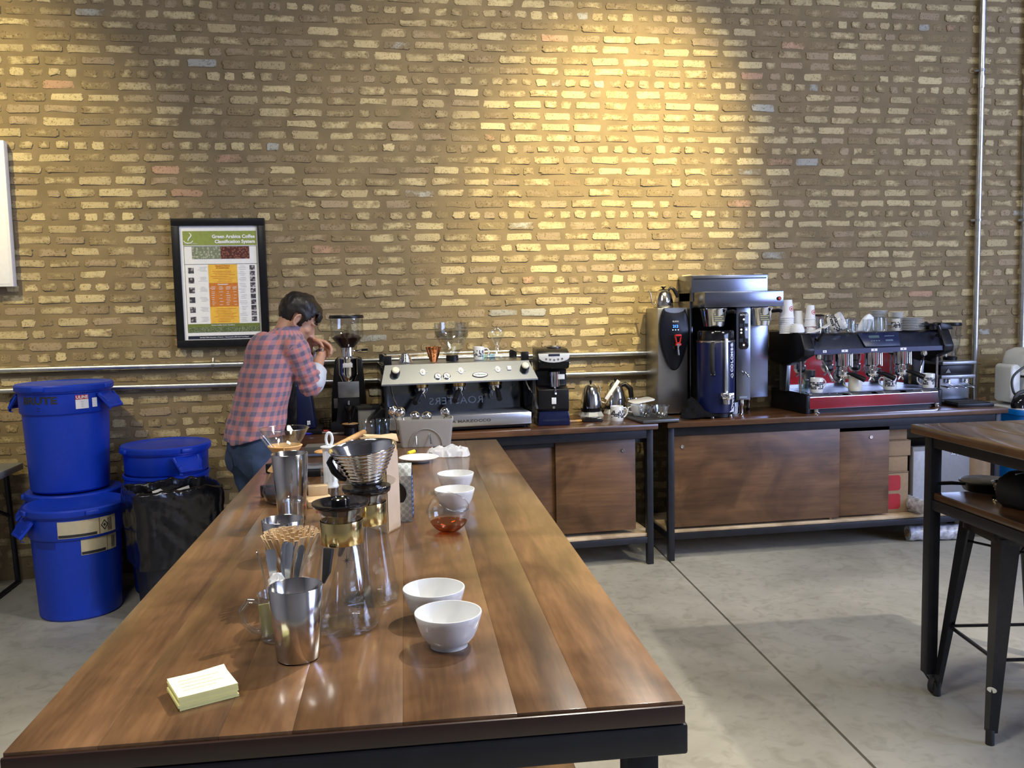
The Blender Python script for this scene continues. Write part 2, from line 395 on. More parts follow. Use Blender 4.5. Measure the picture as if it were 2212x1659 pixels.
# conduits on the wall
def conduit(name, label, p0, p1, r, clips, couplings):
    p0, p1 = Vector(p0), Vector(p1); d = (p1-p0).normalized()
    t = thing(name, label, 'conduit', tuple(p0))
    MB().cyl((0, 0, 0), p1-p0, r, seg=14).build('pipe', GALV, t, 60)
    for c in couplings:
        q = d*c; MB().cyl(q-d*.04, q+d*.04, r*1.22, seg=14).build('coupling', GALV, t, 40)
    for c in clips:
        q = d*c; m = MB().cyl(q-d*.009, q+d*.009, r*1.18, seg=14)
        s = d.cross(Vector((0, 1, 0))); e = q+s*(r+.022)+Vector((0, r*.8, 0))
        m.tube([q+s*r*.9, e], [.009, .009], 6); m.build('clip', DSTEEL, t, 40)
    return t
conduit('conduit', 'upper horizontal galvanised conduit pipe along the brick wall', (-3.6, -.028, 1.297), (2.05, -.028, 1.281), .0165, (1.2, 2.62, 4.4), (3.9,))
conduit('conduit', 'lower horizontal galvanised conduit pipe along the brick wall', (-3.6, -.028, 1.176), (2.05, -.028, 1.150), .0165, (1.72, 3.2, 4.8), (2.9,))
conduit('conduit', 'tall vertical galvanised conduit pipe right of the chrome espresso machine', (4.2511, -.035, .78), (4.2486, -.035, 4.9), .021, (1.37, 2.4), (2.32,))
conduit('conduit', 'second vertical conduit pipe at the far right edge of the brick wall', (4.6358, -.035, .0), (4.5983, -.035, 4.9), .018, (2.15,), ())
# ================================================================== ON THE WALL
def bean_mat(name, cols, sc):
    m, nt, b = _nt(name); N, L = nt.nodes, nt.links
    tc = N.new('ShaderNodeTexCoord'); vo = N.new('ShaderNodeTexVoronoi'); vo.inputs['Scale'].default_value = sc
    L.new(tc.outputs['Object'], vo.inputs['Vector'])
    rp = N.new('ShaderNodeValToRGB'); e = rp.color_ramp.elements; e[0].color = (*cols[1], 1); e[1].position = .55; e[1].color = (*cols[0], 1)
    L.new(vo.outputs['Distance'], rp.inputs[0]); L.new(rp.outputs[0], b.inputs['Base Color']); b.inputs['Roughness'].default_value = .5
    return m
px0, pz0 = -1.1837, 2.1871; px1, _a = -0.6311, 2.1776; _b, pz1 = -1.1898, 1.3987
PW, PH = px1-px0, pz0-pz1
pf = thing('framed_poster', 'black framed coffee classification poster hanging on the brick wall behind the man', 'poster', (px0+PW/2, -.012, pz0-PH/2))
m = MB(); b_ = .046
for x0, x1, z0, z1 in ((-PW/2, PW/2, PH/2-b_, PH/2), (-PW/2, PW/2, -PH/2, -PH/2+b_), (-PW/2, -PW/2+b_, -PH/2+b_, PH/2-b_), (PW/2-b_, PW/2, -PH/2+b_, PH/2-b_)):
    m.box(x0, x1, -.034, 0, z0, z1, .003)
m.build('frame', BLACK, pf)
MB().box(-PW/2+.04, PW/2-.04, -.02, -.004, -PH/2+.04, PH/2-.04).build('poster_sheet', PAPER, pf, 0)
def pq(u0, v0, u1, v1, d=.0212):
    return MB().surf([[(-PW/2+u0*PW, -d, PH/2-v0*PH), (-PW/2+u1*PW, -d, PH/2-v0*PH)], [(-PW/2+u0*PW, -d, PH/2-v1*PH), (-PW/2+u1*PW, -d, PH/2-v1*PH)]])
def pt(u, v): return (-PW/2+u*PW, -.0225, PH/2-v*PH)
INK = mat('printed_black', (.03, .03, .035), .6); WINK = mat('printed_white', (.9, .9, .9), .6, 0, .01); GINK = mat('printed_grey', (.45, .47, .5), .6)
OLIVE = mat('printed_olive', (.27, .33, .07), .5); OLIVED = mat('printed_dark_olive', (.16, .2, .04), .5)
AMBER = mat('printed_amber', (.86, .5, .06), .5); RUST = mat('printed_rust', (.62, .2, .03), .5); NAVYP = mat('printed_navy', (.012, .016, .04), .5)
pq(.115, .098, .9, .208).build('green_title_band', OLIVE, pf, 0)
text('Green Arabica Coffee', .0285, WINK, pf, pt(.887, .142), align='RIGHT', bold=.001)
text('Classification System', .0285, WINK, pf, pt(.887, .181), align='RIGHT', bold=.001)
m = MB(); m.tube([Vector(pt(.185, .112))+Vector((.012*math.sin(t*5)*(1-t*.4), 0, -t*.05)) for t in [i/12 for i in range(13)]], [.0022+.002*math.sin(PI*i/12) for i in range(13)], 6)
m.tube([Vector(pt(.172, .172))+Vector((.026*math.cos(a), 0, .016*math.sin(a))) for a in [PI+i*PI/10 for i in range(11)]], .003, 6)
m.build('cup_emblem', WINK, pf); text('COFFEE ASSOCIATION', .0075, WINK, pf, pt(.2, .196))
m = pq(.12, .2135, .9, .216); m2 = [(.12, .216, .123, .815), (.897, .216, .9, .815), (.12, .352, .9, .3545)]
for q in m2:
    t = pq(*q); bmesh.ops.delete; me = bpy.data.meshes.new('x'); t.bm.to_mesh(me); t.bm.free(); m.bm.from_mesh(me); bpy.data.meshes.remove(me)
m.build('rule', INK, pf, 0)
pq(.205, .218, .51, .313).build('green_beans_picture', bean_mat('green_bean_print', ((.2, .23, .14), (.62, .64, .5)), 75), pf, 0)
pq(.51, .218, .82, .313).build('roasted_beans_picture', bean_mat('roasted_bean_print', ((.08, .02, .015), (.42, .16, .1)), 80), pf, 0)
pq(.37, .357, .68, .5).build('amber_panel', AMBER, pf, 0); pq(.37, .5, .68, .685).build('rust_panel', RUST, pf, 0); pq(.37, .685, .68, .815).build('amber_panel', AMBER, pf, 0)
text('Standard Method\nof Classification', .0125, RUST, pf, pt(.525, .375))
m = MB()
rr = random.Random(3)
def lines(m, u0, u1, v0, v1, n, h=.0011):
    for i in range(n):
        v = v0+(v1-v0)*i/max(1, n-1); a = u0+rr.random()*(u1-u0)*.3; b = u1-rr.random()*(u1-u0)*.3
        p, q = Vector(pt(a, v)), Vector(pt(b, v)); y = -.0222
        m.surf([[(p.x, y, p.z+h), (q.x, y, q.z+h)], [(p.x, y, p.z-h), (q.x, y, q.z-h)]])
lines(m, .39, .66, .41, .49, 7); lines(m, .39, .66, .7, .8, 9); m.build('fine_print', RUST, pf, 0)
m = MB(); lines(m, .44, .62, .51, .514, 2)
for u in (.375, .46, .535, .61): lines(m, u, u+.065, .53, .55, 3); lines(m, u+.01, u+.06, .57, .67, 8 if u in (.375, .535) else 5)
m.build('fine_print', WINK, pf, 0)
m = MB()
for i in range(6): lines(m, .26, .36, .375+i*.078, .405+i*.078, 4, .0007)
for i in range(10): lines(m, .69, .78, .37+i*.045, .395+i*.045, 3, .0007)
m.build('fine_print', GINK, pf, 0)
THB = bean_mat('bean_thumbnail_print', ((.05, .045, .06), (.6, .56, .56)), 60)
for i in range(6): pq(.155, .38+i*.076, .215, .424+i*.076).build('bean_thumbnail', THB, pf, 0)
for i in range(10): pq(.815, .365+i*.0445, .87, .402+i*.0445).build('bean_thumbnail', THB, pf, 0)
pq(.12, .817, .9, .842).build('olive_band', OLIVED, pf, 0); text('Green Coffee Color Gradient', .0115, WINK, pf, pt(.5, .829))
pq(.12, .842, .9, .884).build('bean_strip_picture', bean_mat('bean_strip_print', ((.1, .13, .05), (.42, .46, .26)), 150), pf, 0)
pq(.12, .91, .9, .936).build('navy_footer', NAVYP, pf, 0)
text('Specialty Coffee Association of America  |  Because great coffee doesn\'t just happen', .0105, WINK, pf, pt(.51, .923), sx=.82)
# pale board at the left edge
wx, wz1 = -2.0832, 2.6389; wx2, wz0 = -2.0839, 1.7891
wb = thing('wall_board', 'white board panel mounted on the bricks at the far left edge', 'board', (wx-.3, -.012, (wz0+wz1)/2))
WW = mat('white_board', (.82, .81, .79), .4, 0, .02); hh = (wz1-wz0)/2
MB().box(-.6, .3, -.055, 0, -hh, hh, .004).build('panel', WW, wb); MB().box(-.585, .285, -.0565, -.05, -hh+.015, hh-.015, .002).build('face_sheet', PAPER, wb)

# ================================================================== BACK COUNTERS
CZ = .885
def counter(name, label, x0, x1, loc, rz, depth, doors, mid=None):
    t = thing(name, label, 'counter', loc, rz)
    MB().box(x0, x1, 0, depth, CZ-.038, CZ, .009).build('worktop', TOPX, t)
    y0, y1 = .045, depth-.05; lw = .04; xs = [x0+.02, x1-.02-lw]
    if mid: xs.insert(1, mid)
    for x in xs:
        for y in (y0, y1-lw): MB().box(x, x+lw, y, y+lw, 0, CZ-.038, .003).build('leg', BMETAL, t)
    for y in (y0+.002, y1-lw):
        MB().box(xs[0]+lw, xs[-1], y, y+.036, CZ-.095, CZ-.039, .002).build('top_rail', BMETAL, t)
        MB().box(xs[0]+lw, xs[-1], y, y+.036, .135, .175, .002).build('bottom_rail', BMETAL, t)
    for x in (xs[0], xs[-1]): MB().box(x+.002, x+lw-.002, y0+lw, y1-lw, .135, .175, .002).build('side_rail', BMETAL, t)
    MB().box(xs[0]+.005, xs[-1]+lw-.005, y0+.012, y1, .176, .196, .002).build('shelf_board', PINE, t)
    MB().box(xs[0]+lw, xs[-1], y0+.04, y0+.1, CZ-.125, CZ-.096, .002).build('door_track', BMETAL, t)
    for dx0, dx1, dy, zb, knob in doors:
        d = MB().box(dx0, dx1, dy, dy+.016, zb, .79, .0015).build('door', PLY, t)
        if knob:
            k = MB().at((knob, dy-.001, .72), (PI/2, 0, 0)).lathe([(.0, .0022), (.006, .0022), (.007, .004), (.0115, .004), (.0125, 0)], 18); k.build('finger_pull', CHROME, d)
    return t
c1 = counter('counter', 'left dark wood back counter on black steel frame under the steel espresso machine', -2.32, 0, (1.70, -.615, 0), math.radians(2.2), .59,
             [(-.63, -.125, .075, .222, -.205), (-1.2, -.6, .1, .215, None), (-1.8, -1.17, .075, .22, None)])
c2 = counter('counter', 'right dark wood back counter on black steel frame under the large black espresso machine', 0, 2.33, (1.765, -.585, 0), 0, .57,
             [(.055, 1.17, .055, .212, .115), (1.14, 1.535, .085, .21, 1.405)])
# wooden wedge and rolls / boxes / fridge standing on the lower shelf
SZ = .1965
MB().box(-.008, .008, -.006, .006, 0, .03, .002).build('wooden_wedge', LWOOD, None, 40, (2.8879, -.505, SZ))
tag(bpy.data.objects['wooden_wedge'], 'small light wooden wedge stuck under the long sliding door of the right counter', 'wedge')
bx, _b = 3.4866, 0.6638
def carton(name, label, x0, x1, y0, y1, z0, z1, red=False):
    t = thing(name, label, 'box', ((x0+x1)/2, (y0+y1)/2, z0), 0, 'boxes under the right counter')
    w, d, h = x1-x0, y1-y0, z1-z0
    MB().box(-w/2, w/2, -d/2, d/2, 0, h, .003).build('carton', CARD, t)
    MB().box(-w/2-.0012, w/2+.0012, -d/2-.0012, d/2, h*.965, h*.985).build('lid_seam', mat('carton_seam', (.12, .08, .045), .9), t, 0)
    if red:
        R_ = mat('red_print', (.38, .012, .015), .5)
        for k in (0, 1): MB().prism([(x*1, z) for x, z in rrect(w*.8, h*.37, .02)], -d/2-.0015, -d/2-.0005).build('red_label', R_, t, 0, (-.03, 0, h*(.28+.45*k)))
    return t
carton('cardboard_box', 'cardboard box with red labels, bottom of the stack beside the sliding door', bx-.29, bx-.012, -.45, -.2, SZ, .472, True)
carton('cardboard_box', 'plain small cardboard box resting on the red-labelled box', bx-.29, bx-.02, -.45, -.2, .474, .575)
carton('cardboard_box', 'plain cardboard box, second from top beside the sliding door', bx-.29, bx, -.45, -.2, .577, .68)
carton('cardboard_box', 'dim cardboard box at the top of the stack under the right counter', bx-.29, bx-.015, -.43, -.2, .682, .775)
fx0, fz1 = 3.5089, 0.6280; fx1, _b = 3.9291, 0.6273
fr = thing('mini_fridge', 'grey mini fridge standing on the pine shelf under the right counter', 'fridge', ((fx0+fx1)/2, -.44, SZ))
fw = (fx1-fx0)/2; fh = fz1-SZ
FG = mat('fridge_grey', (.2, .2, .205), .45, 0, .05)
MB().box(-fw, fw, .045, .37, 0, fh, .006).build('cabinet', BLACK, fr)
MB().box(-fw, fw, 0, .04, .03, fh, .006).build('door', FG, fr)
MB().box(-fw*.98, -fw*.55, -.003, .002, .05, fh-.03, .001).build('door_edge_trim', mat('fridge_pale_trim', (.36, .37, .39), .4), fr)
text('Sanyo', .034, CHROME, fr, (fw*.5, -.004, fh*.88))
cb = carton('cardboard_box', 'tall cardboard box right of the grey mini fridge', fx1+.02, fx1+.2, -.4, -.12, SZ, .63)
WRAP = glass('stretch_wrap', (.78, .8, .84), .8, .16)
def wraproll(label, p0, p1, r):
    p0, p1 = Vector(p0), Vector(p1); t = thing('plastic_wrap_roll', label, 'wrap roll', tuple(p0), 0)
    d = p1-p0; n = 15
    MB().tube([d*(i/n) for i in range(n+1)], [r*(1+.05*math.sin(i*2.1)) for i in range(n+1)], 18).build('film', mat('wrinkled_film', (.5, .51, .56), .2, 0, .5, 30, .8), t, 60)
    MB().cyl(-d*.02, d*1.02, r*.5, seg=14).build('core', CARD, t); return t
wraproll('roll of clear plastic wrap lying on the pine shelf, poking over its front edge', (3.4985, -.33, SZ+.058), (3.5269, -.66, SZ+.055), .048)
wraproll('short roll of plastic wrap lying on the floor under the right counter', (3.4777, -0.4456, .052), (3.7677+.1, -.5, .052), .05)

# ================================================================== MACHINES ON THE LEFT COUNTER
SPL = mat('dark_mirror_steel', (.16, .18, .21), .12, 1, .05)
lm = thing('espresso_machine', 'three group steel espresso machine with cream knobs on the left counter', 'espresso machine', (.062, -.640, CZ), math.radians(4.5))
LW = .885
for x in (.06, LW-.06):
    for y in (.05, .4): MB().lathe([(.022, 0), (.026, .008), (.02, .03)], 14, (x, y, 0), True, True).build('foot', BLACK, lm)
tray = MB().box(.02, LW-.02, 0, .34, .026, .098, .006).build('drip_tray', STEEL, lm)
m = MB()
for i in range(11): m.box(.03, LW-.03, .012+i*.027, .012+i*.027+.014, .0985, .102)
m.build('drip_grille', STEELH, lm, 0)
text('LA MARZOCCO', .021, mat('cut_out_lettering', (.05, .045, .035), .6), lm, (LW*.555, -.0012, .06), sx=1.55, bold=.0008, space=1.1)
MB().box(.025, LW-.025, .02, .36, .012, .026).build('plinth', BLACK, lm, 0)
side = [(.07, .02), (.12, .11), (.2, .18), (.19, .27), (.012, .283), (.015, .296), (.1, .4), (.44, .4), (.46, .02)]
side = [(.02, .09), (.0, .16), (-.012, .292), (.085, .4), (.44, .4), (.46, .02), (.1, .02)]
for x in (-.004, LW-.014): MB().prism(side, x, x+.018, 'YZ', .003).build('side_panel', BLACKG, lm)
MB().prism([(.235, .1), (.275, .305), (.3, .305), (.3, .1)], .03, LW-.03, 'YZ').build('splash_panel', SPL, lm, 0)
MB().box(.02, LW-.02, .3, .44, .03, .39).build('rear_body', BLACK, lm, 0)
tl = math.atan2(.088, .105); PB = (-.012, .29)
up = MB()
f0 = [(-.02, -.012, .288), (LW+.03, -.012, .288), (LW+.03, -.012, .297), (-.02, -.012, .297)]
A = [(-.02, -.014, .288), (-.02, -.014, .296), (.012, .078, .4), (.012, .42, .405), (.012, .42, .3)]
B = [(LW+.02, -.014, .288), (LW+.02, -.014, .296), (LW-.012, .078, .4), (LW-.012, .42, .405), (LW-.012, .42, .3)]
up.surf([A, B], cap0=True, cap1=True); up.f([up.v(p) for p in (A[0], A[4], B[4], B[0])])
up.build('control_panel', STEELH, lm, 0, recalc=True)
def pan(x, v, off=0): return (x, -.014+v*math.sin(tl)-off*math.cos(tl), .296+v*math.cos(tl)+off*math.sin(tl))
PR = (PI/2-tl, 0, 0)
CREAM = mat('cream_plastic', (.85, .8, .62), .35, 0, .02)
for x in (.065, LW-.052):
    k = MB().lathe([(.026, 0), (.027, .02), (.024, .034)], 20, cap0=True, cap1=True).build('steam_knob', BLACK, lm, 40, pan(x, .07), PR)
    MB().lathe([(.021, .034), (.0215, .044), (.016, .049)], 20, cap1=True).build('knob_cap', CREAM, k)
for x in (.225, .45, .672):
    m = MB().prism([(.017*math.cos(a)*.95, .023*math.sin(a)) for a in [PI/8+i*PI/4 for i in range(8)]], 0, .003, 'XY').build('group_button', WPLAS, lm, 0, pan(x, .078), PR)
    MB().box(-.028, .028, -.0015, .0015, -.001, .001).build('button_mark', WPLAS, m, 0)
    MB().lathe([(.005, .003), (.005, .007)], 10, cap1=True, sy=1.8).build('button_tip', DSTEEL, m)
for x in (.31, .362):
    gg = MB().lathe([(.022, 0), (.022, .006), (.018, .008)], 24, cap0=True).build('pressure_gauge', CHROME, lm, 40, pan(x, .042), PR)
    MB().lathe([(.0185, .0072)], 24, cap0=True).build('dial', PAPER, gg); MB().box(-.001, .001, -.012, .01, .0078, .009).build('needle', INK, gg, 0, rot=(0, 0, .6))
bd = MB().lathe([(.036, 0), (.036, .003), (.033, .004)], 32, cap0=True, sx=1.3, sy=.52).build('oval_badge', BLACK, lm, 40, pan(.56, .042), PR)
MB().lathe([(.033, .0042)], 32, cap0=True, sx=1.3, sy=.48).build('badge_face', PAPER, bd); text('La Marzocco', .0125, mat('printed_green', (.03, .22, .1), .5), bd, (0, 0, .005), (0, 0, 0))
MB().box(-.012, .012, -.014, .014, 0, .007, .002).build('switch', WPLAS, lm, 40, pan(.742, .082), PR)
BRASS = mat('brass', (.6, .42, .16), .2, 1, .05)
for i, x in enumerate((.225, .45, .672)):
    gh = MB().lathe([(.042, .29), (.042, .262), (.036, .258)], 22, (x, .12, 0), cap1=True).build('group_head', BRASS, lm)
    pfh = MB().lathe([(.037, .258), (.037, .236), (.028, .225), (.012, .222)], 22, (x, .12, 0), cap1=True).build('portafilter', CHROME, lm)
    dx = (-.062, -.056, -.012)[i]
    MB().tube([(x, .085, .24), (x+dx*.35, .04, .232), (x+dx, -.05, .188)], [.009, .0145, .0165], 10).build('handle', BLACK, pfh, 60)
    MB().tube([(x-.012, .12, .224), (x-.02, .118, .205), (x-.02, .118, .195)], .006, 8).build('spout', CHROME, pfh); MB().tube([(x+.012, .12, .224), (x+.02, .118, .205), (x+.02, .118, .195)], .006, 8).build('spout', CHROME, pfh)
MB().tube([(.045, .09, .285), (.046, .05, .24), (.055, .02, .2), (.085, -.01, .125)], .006, 8).build('steam_wand', CHROME, lm)
MB().tube([(LW-.03, .09, .285), (LW-.03, .04, .25), (LW-.005, .0, .2), (LW+.01, -.02, .115)], [.006, .006, .0065, .009], 8).build('steam_wand', CHROME, lm)
text('ROASTERS', .062, mat('painted_reflection', (.42, .47, .52), .4, .5), lm, (LW*.515, .2448, .158), (PI/2-.193, 0, 0), mirror=True, sx=1.12, space=1.05)  # mirrored letters laid on the panel as a painted reflection
text('CO', .034, MATS['painted_reflection'], lm, (LW*.78, .2472, .17), (PI/2-.193, 0, 0), mirror=True)
lb = MB().box(0, .085, -.001, 0, 0, .05).build('rating_plate', BLACK, lm, 0, (.66, .2575, .222), (-.19, 0, 0)); MB().box(.01, .07, -.002, -.001, .01, .014).build('plate_print', WINK, lb, 0)
tp = MB()
for p in ((.03, .1), (LW-.03, .1), (.03, .4), (LW-.03, .4)): MB().box(p[0]-.022, p[0]+.022, p[1]-.016, p[1]+.016, .4, .452, .003).build('rail_post', BLACK, lm)
for y, z in ((.4, .446), (.4, .425)): MB().cyl((.03, y, z), (LW-.03, y, z), .0055, seg=10).build('cup_rail', CHROME, lm)
for x in (.03, LW-.03): MB().cyl((x, .1, .446), (x, .4, .446), .0055, seg=10).build('cup_rail', CHROME, lm)
# knock box tray wing at the left of the machine
wing = MB().prism([(-.09, .085), (-.02, .15), (.03, .155), (.03, .06), (-.09, .06)], .06, .2, 'XZ', .004).build('side_wing', BLACK, lm)
TZ1 = CZ+.4055

# mug with a printed band (used on both machines and the counter)
def mug(name, label, cat, loc, rz, r=.039, h=.09, pat='figures', body=None, cut=False, group=None, tilt=None):
    body = body or PORC
    t = thing(name, label, cat, loc, rz, group, tilt)
    MB().lathe([(0, .004), (r*.86, .004), (r*.92, 0), (r*.97, .006), (r, .02), (r, h-.004), (r-.0015, h), (r-.004, h-.003), (r-.005, .012), (0, .008)], 28).build('cup', body, t, 50)
    hp = [(r-.002, 0, h*.82), (r+.016, 0, h*.86), (r+.029, 0, h*.68), (r+.027, 0, h*.45), (r+.012, 0, h*.26), (r-.002, 0, h*.2)]
    MB().tube(hp, [.0055, .005, .0048, .0048, .005, .0055], 8).build('handle', body, t, 60)
    rg = random.Random(sum(map(ord, label)))
    if pat:
        m = MB(); z0, z1 = h*.24, h*.74; R_ = r+.0005
        def patch(a0, a1, b0, b1):
            n = 3; m.surf([[(R_*math.cos(a0+(a1-a0)*i/n), R_*math.sin(a0+(a1-a0)*i/n), z) for i in range(n+1)] for z in (b0, b1)])
        if pat == 'eyes':
            for s in (-1, 1): patch(-PI/2+s*.42-.32, -PI/2+s*.42+.32, h*.45, h*.62); patch(-PI/2+s*.36-.26, -PI/2+s*.36+.26, h*.3, h*.4)
        else:
            k = 0
            while k < 24:                      # a frieze of dark blocks with pale figures left free
                a = .45+k*(2*PI-.9)/24; w = (2*PI-.9)/24
                for zz in range(5):
                    b0 = z0+(z1-z0)*zz/5
                    if rg.random() < .62: patch(a, a+w*rg.uniform(.7, 1.0), b0, b0+(z1-z0)/5*rg.uniform(.7, 1))
                k += 1
            patch(.4, 2*PI-.4, z0-.005, z0-.003); patch(.4, 2*PI-.4, z1+.003, z1+.005)
        m.build('printed_frieze', mat('mug_print', (.012, .014, .035), .35), t, 0)
    return t
def cone_dripper(name, label, loc, m_, r0, r1, h, ribs, group=None, flange=0, rz=0, upside=False):
    t = thing(name, label, 'dripper', loc, rz, group)
    prof = []
    n = 24
    for i in range(n+1):
        f = i/n; r = r0+(r1-r0)*f; prof.append((r+(.0012*math.sin(f*ribs*2*PI) if ribs else 0), h*f))
    prof += [(r1-.003, h-.001)]+[(r0+(r1-r0)*i/n-.003, h*i/n+.002) for i in range(n-1, -1, -1)]
    if upside: prof = [(r, h-z) for r, z in prof]
    MB().lathe(prof, 32).build('cone', m_, t, 60)
    if flange: MB().lathe([(r0*.8, .006), (flange, .004), (flange+.002, .0), (r0*.7, 0)], 32).build('flange', m_, t)
    return t
# ---- things on top of the steel machine
COPPER = mat('copper', (.72, .27, .1), .16, 1, .06)
cone_dripper('coffee_dripper', 'small upturned ribbed steel dripper on the left end of the steel espresso machine', (0.1921, -.42, TZ1), CHROME, .021, .045, .055, 7, upside=True)
cone_dripper('coffee_dripper', 'copper coffee dripper standing on top of the steel espresso machine', (0.3607, -.42, TZ1), COPPER, .021, .05, .088, 10, flange=0)
hp = thing('grinder_hopper', 'large empty clear plastic grinder hopper on top of the steel espresso machine', 'hopper', (0.4743, -.40, TZ1))
MB().lathe([(.038, 0), (.038, .03), (.034, .034), (0, .034)], 24, cap0=True).build('collar', BLACK, hp)
MB().lathe([(.036, .034), (.05, .055), (.088, .135), (.103, .185), (.106, .232), (.103, .232), (.1, .186), (.085, .137), (.047, .057), (.034, .038)], 36).build('funnel', CPLAS, hp, 60)
MB().lathe([(.1025, .182), (.1005, .155), (.094, .14)], 36).build('frosted_band', glass('frosted_plastic', (.72, .72, .7), .9, .12), hp, 60)
mug('mug', 'mug with dark blue frieze on top of the steel espresso machine', 'mug', (0.6427, -.36, TZ1), -.3, .034, .08)
def tumbler(name, label, loc, r0, r1, h, m_=None, group=None, cat='glass', wall=.0025, tilt=None):
    t = thing(name, label, cat, loc, 0, group, tilt); m_ = m_ or GLASS
    MB().lathe([(0, .0), (r0*.9, .0), (r0, .004), (r1, h), (r1-wall, h), (r0-wall, .008), (0, .008)], 24).build('wall', m_, t, 60)
    return t
BGL = glass('bluish_glass', (.72, .84, .92))
for i, (u, lab) in enumerate(((1056, 'small greenish glass cup right of the patterned mug on the steel machine'), (1068, 'small bluish glass cup beside the clear hourglass decanter on the steel machine'))):
    tumbler('glass_cup', lab, (0.6691+i*.042, -.44-i*.012, TZ1), .016, .02, .036, (GLASSG, BGL)[i])
hg = thing('glass_decanter', 'clear hourglass decanter on the right end of the steel espresso machine', 'decanter', (0.7517, -.38, TZ1))
MB().lathe([(0, .002), (.05, .0), (.054, .006), (.046, .03), (.024, .07), (.017, .085), (.022, .1), (.042, .14), (.051, .165), (.05, .185), (.043, .195), (.0405, .195), (.047, .184), (.048, .166), (.039, .14), (.019, .1), (.014, .085)], 32).build('body', GLASS, hg, 60)

# ---- chrome-cone grinder
ga = thing('coffee_grinder', 'tall black coffee grinder with chrome cone and bean hopper beside the man', 'grinder', (-0.1482, -.33, CZ))
MB().prism([(-.115, 0), (.105, 0), (.1, .19), (.082, .42), (.07, .435), (-.07, .435), (-.082, .42), (-.108, .19)], .06, .2, 'XZ', .008).build('rear_body', BLACK, ga)
MB().prism([(-.115, 0), (.09, 0), (.09, .05), (.075, .06), (.06, .2), (.06, .28), (-.06, .28), (-.06, .2), (-.08, .06), (-.115, .05)], -.07, .06, 'XZ', .006).build('front_body', BMETAL, ga)
MB().box(-.062, .062, -.0715, -.069, .205, .3, .001).build('steel_plate', STEELH, ga)
MB().lathe([(.004, .225), (.012, .235), (.05, .33), (.056, .345), (.056, .43), (.058, .432), (.058, .44), (.04, .445)], 32, (0, -.03, 0), True).build('chrome_cone', CHROME, ga, 50)
MB().lathe([(.039, .443), (.039, .54), (.036, .545)], 28, (0, -.01, 0)).build('chrome_collar', CHROME, ga, 50)
MB().box(-.028, .028, -.0875, -.083, .385, .41, .001).build('name_plate', mat('pale_plate', (.6, .6, .6), .4), ga)
hb = MB().lathe([(.038, .525), (.042, .54), (.092, .6), (.098, .61), (.098, .715), (.0955, .715), (.0955, .612), (.088, .6), (.038, .54)], 32, (0, 0, 0)).build('hopper', CPLAS, ga, 60, (0, -.01, -.042))
MB().lathe([(0, .675), (.102, .675), (.103, .685), (.098, .695), (0, .695)], 32, (0, -.01, 0)).build('lid', BLACK, ga)
BEAN = mat('coffee_beans', (.035, .014, .008), .35, 0, .5, 90, .6)
MB().lathe([(.034, .5), (.04, .502), (.088, .559), (.07, .572), (.03, .585), (0, .588)], 28, (0, -.01, 0)).build('beans', BEAN, ga, 60)
MB().tube([(.0, -.07, .18), (.0, -.095, .182), (.0, -.095, .165)], .009, 10).build('spout_knob', CHROME, ga)
MB().lathe([(.03, .16), (.032, .15), (.022, .13), (.012, .1), (.012, .07)], 20, (0, -.1, 0), True, True).build('portafilter', BLACKG, ga)
MB().tube([(.04, -.01, .48), (.09, -.03, .485)], .004, 8).build('lever', CHROME, ga); MB().cyl((.085, -.028, .485), (.12, -.04, .486), .007, seg=10).build('lever_tip', BLACK, ga)
MB().box(-.095, -.07, .058, .06, .13, .19, .001).build('sticker', mat('grey_sticker', (.2, .2, .2), .6), ga)
# ---- navy appliance tower behind the man's elbow
NAVY = mat('navy_shell', (.006, .011, .045), .35, 0, .1)
nx = -0.3296
nb = thing('bean_roaster', 'dark navy tapered countertop appliance half hidden behind the man\'s elbow', 'appliance', (nx-.1, -.40, CZ))
MB().prism([(-.1, .03), (.085, .03), (.055, .30), (.03, .33), (-.1, .33)], -.03, .14, 'XZ', .012).build('shell', NAVY, nb)
MB().prism([(-.115, .03), (-.02, .03), (-.015, .29), (-.035, .33), (-.1, .33)], -.045, .15, 'XZ', .01).build('dark_front', BLACKG, nb)
MB().box(-.14, .12, -.06, .16, .0, .03, .005).build('base', BLACK, nb)
m = MB(); 
for q in ((0, 0, .009, .011), (.011, .002, .018, .011), (0, .013, .018, .024)): m.box(q[0], q[2], -.001, .001, q[1], q[3])
m.build('white_emblem', WINK, nb, 0, (.035, -.0315, .055))
fb = thing('wire_basket', 'round black wire basket standing behind the navy appliance', 'basket', (nx+.045, -.22, CZ))
m = MB()
for z, r in ((.004, .04), (.03, .05), (.06, .056)): m.tube([(r*math.cos(i*PI/12), r*math.sin(i*PI/12), z) for i in range(24)], .0025, 6, closed=True)
for i in range(14): a = i*PI/7; m.tube([(.04*math.cos(a), .04*math.sin(a), .004), (.056*math.cos(a), .056*math.sin(a), .06)], .0016, 5)
m.build('wires', BLACK, fb)
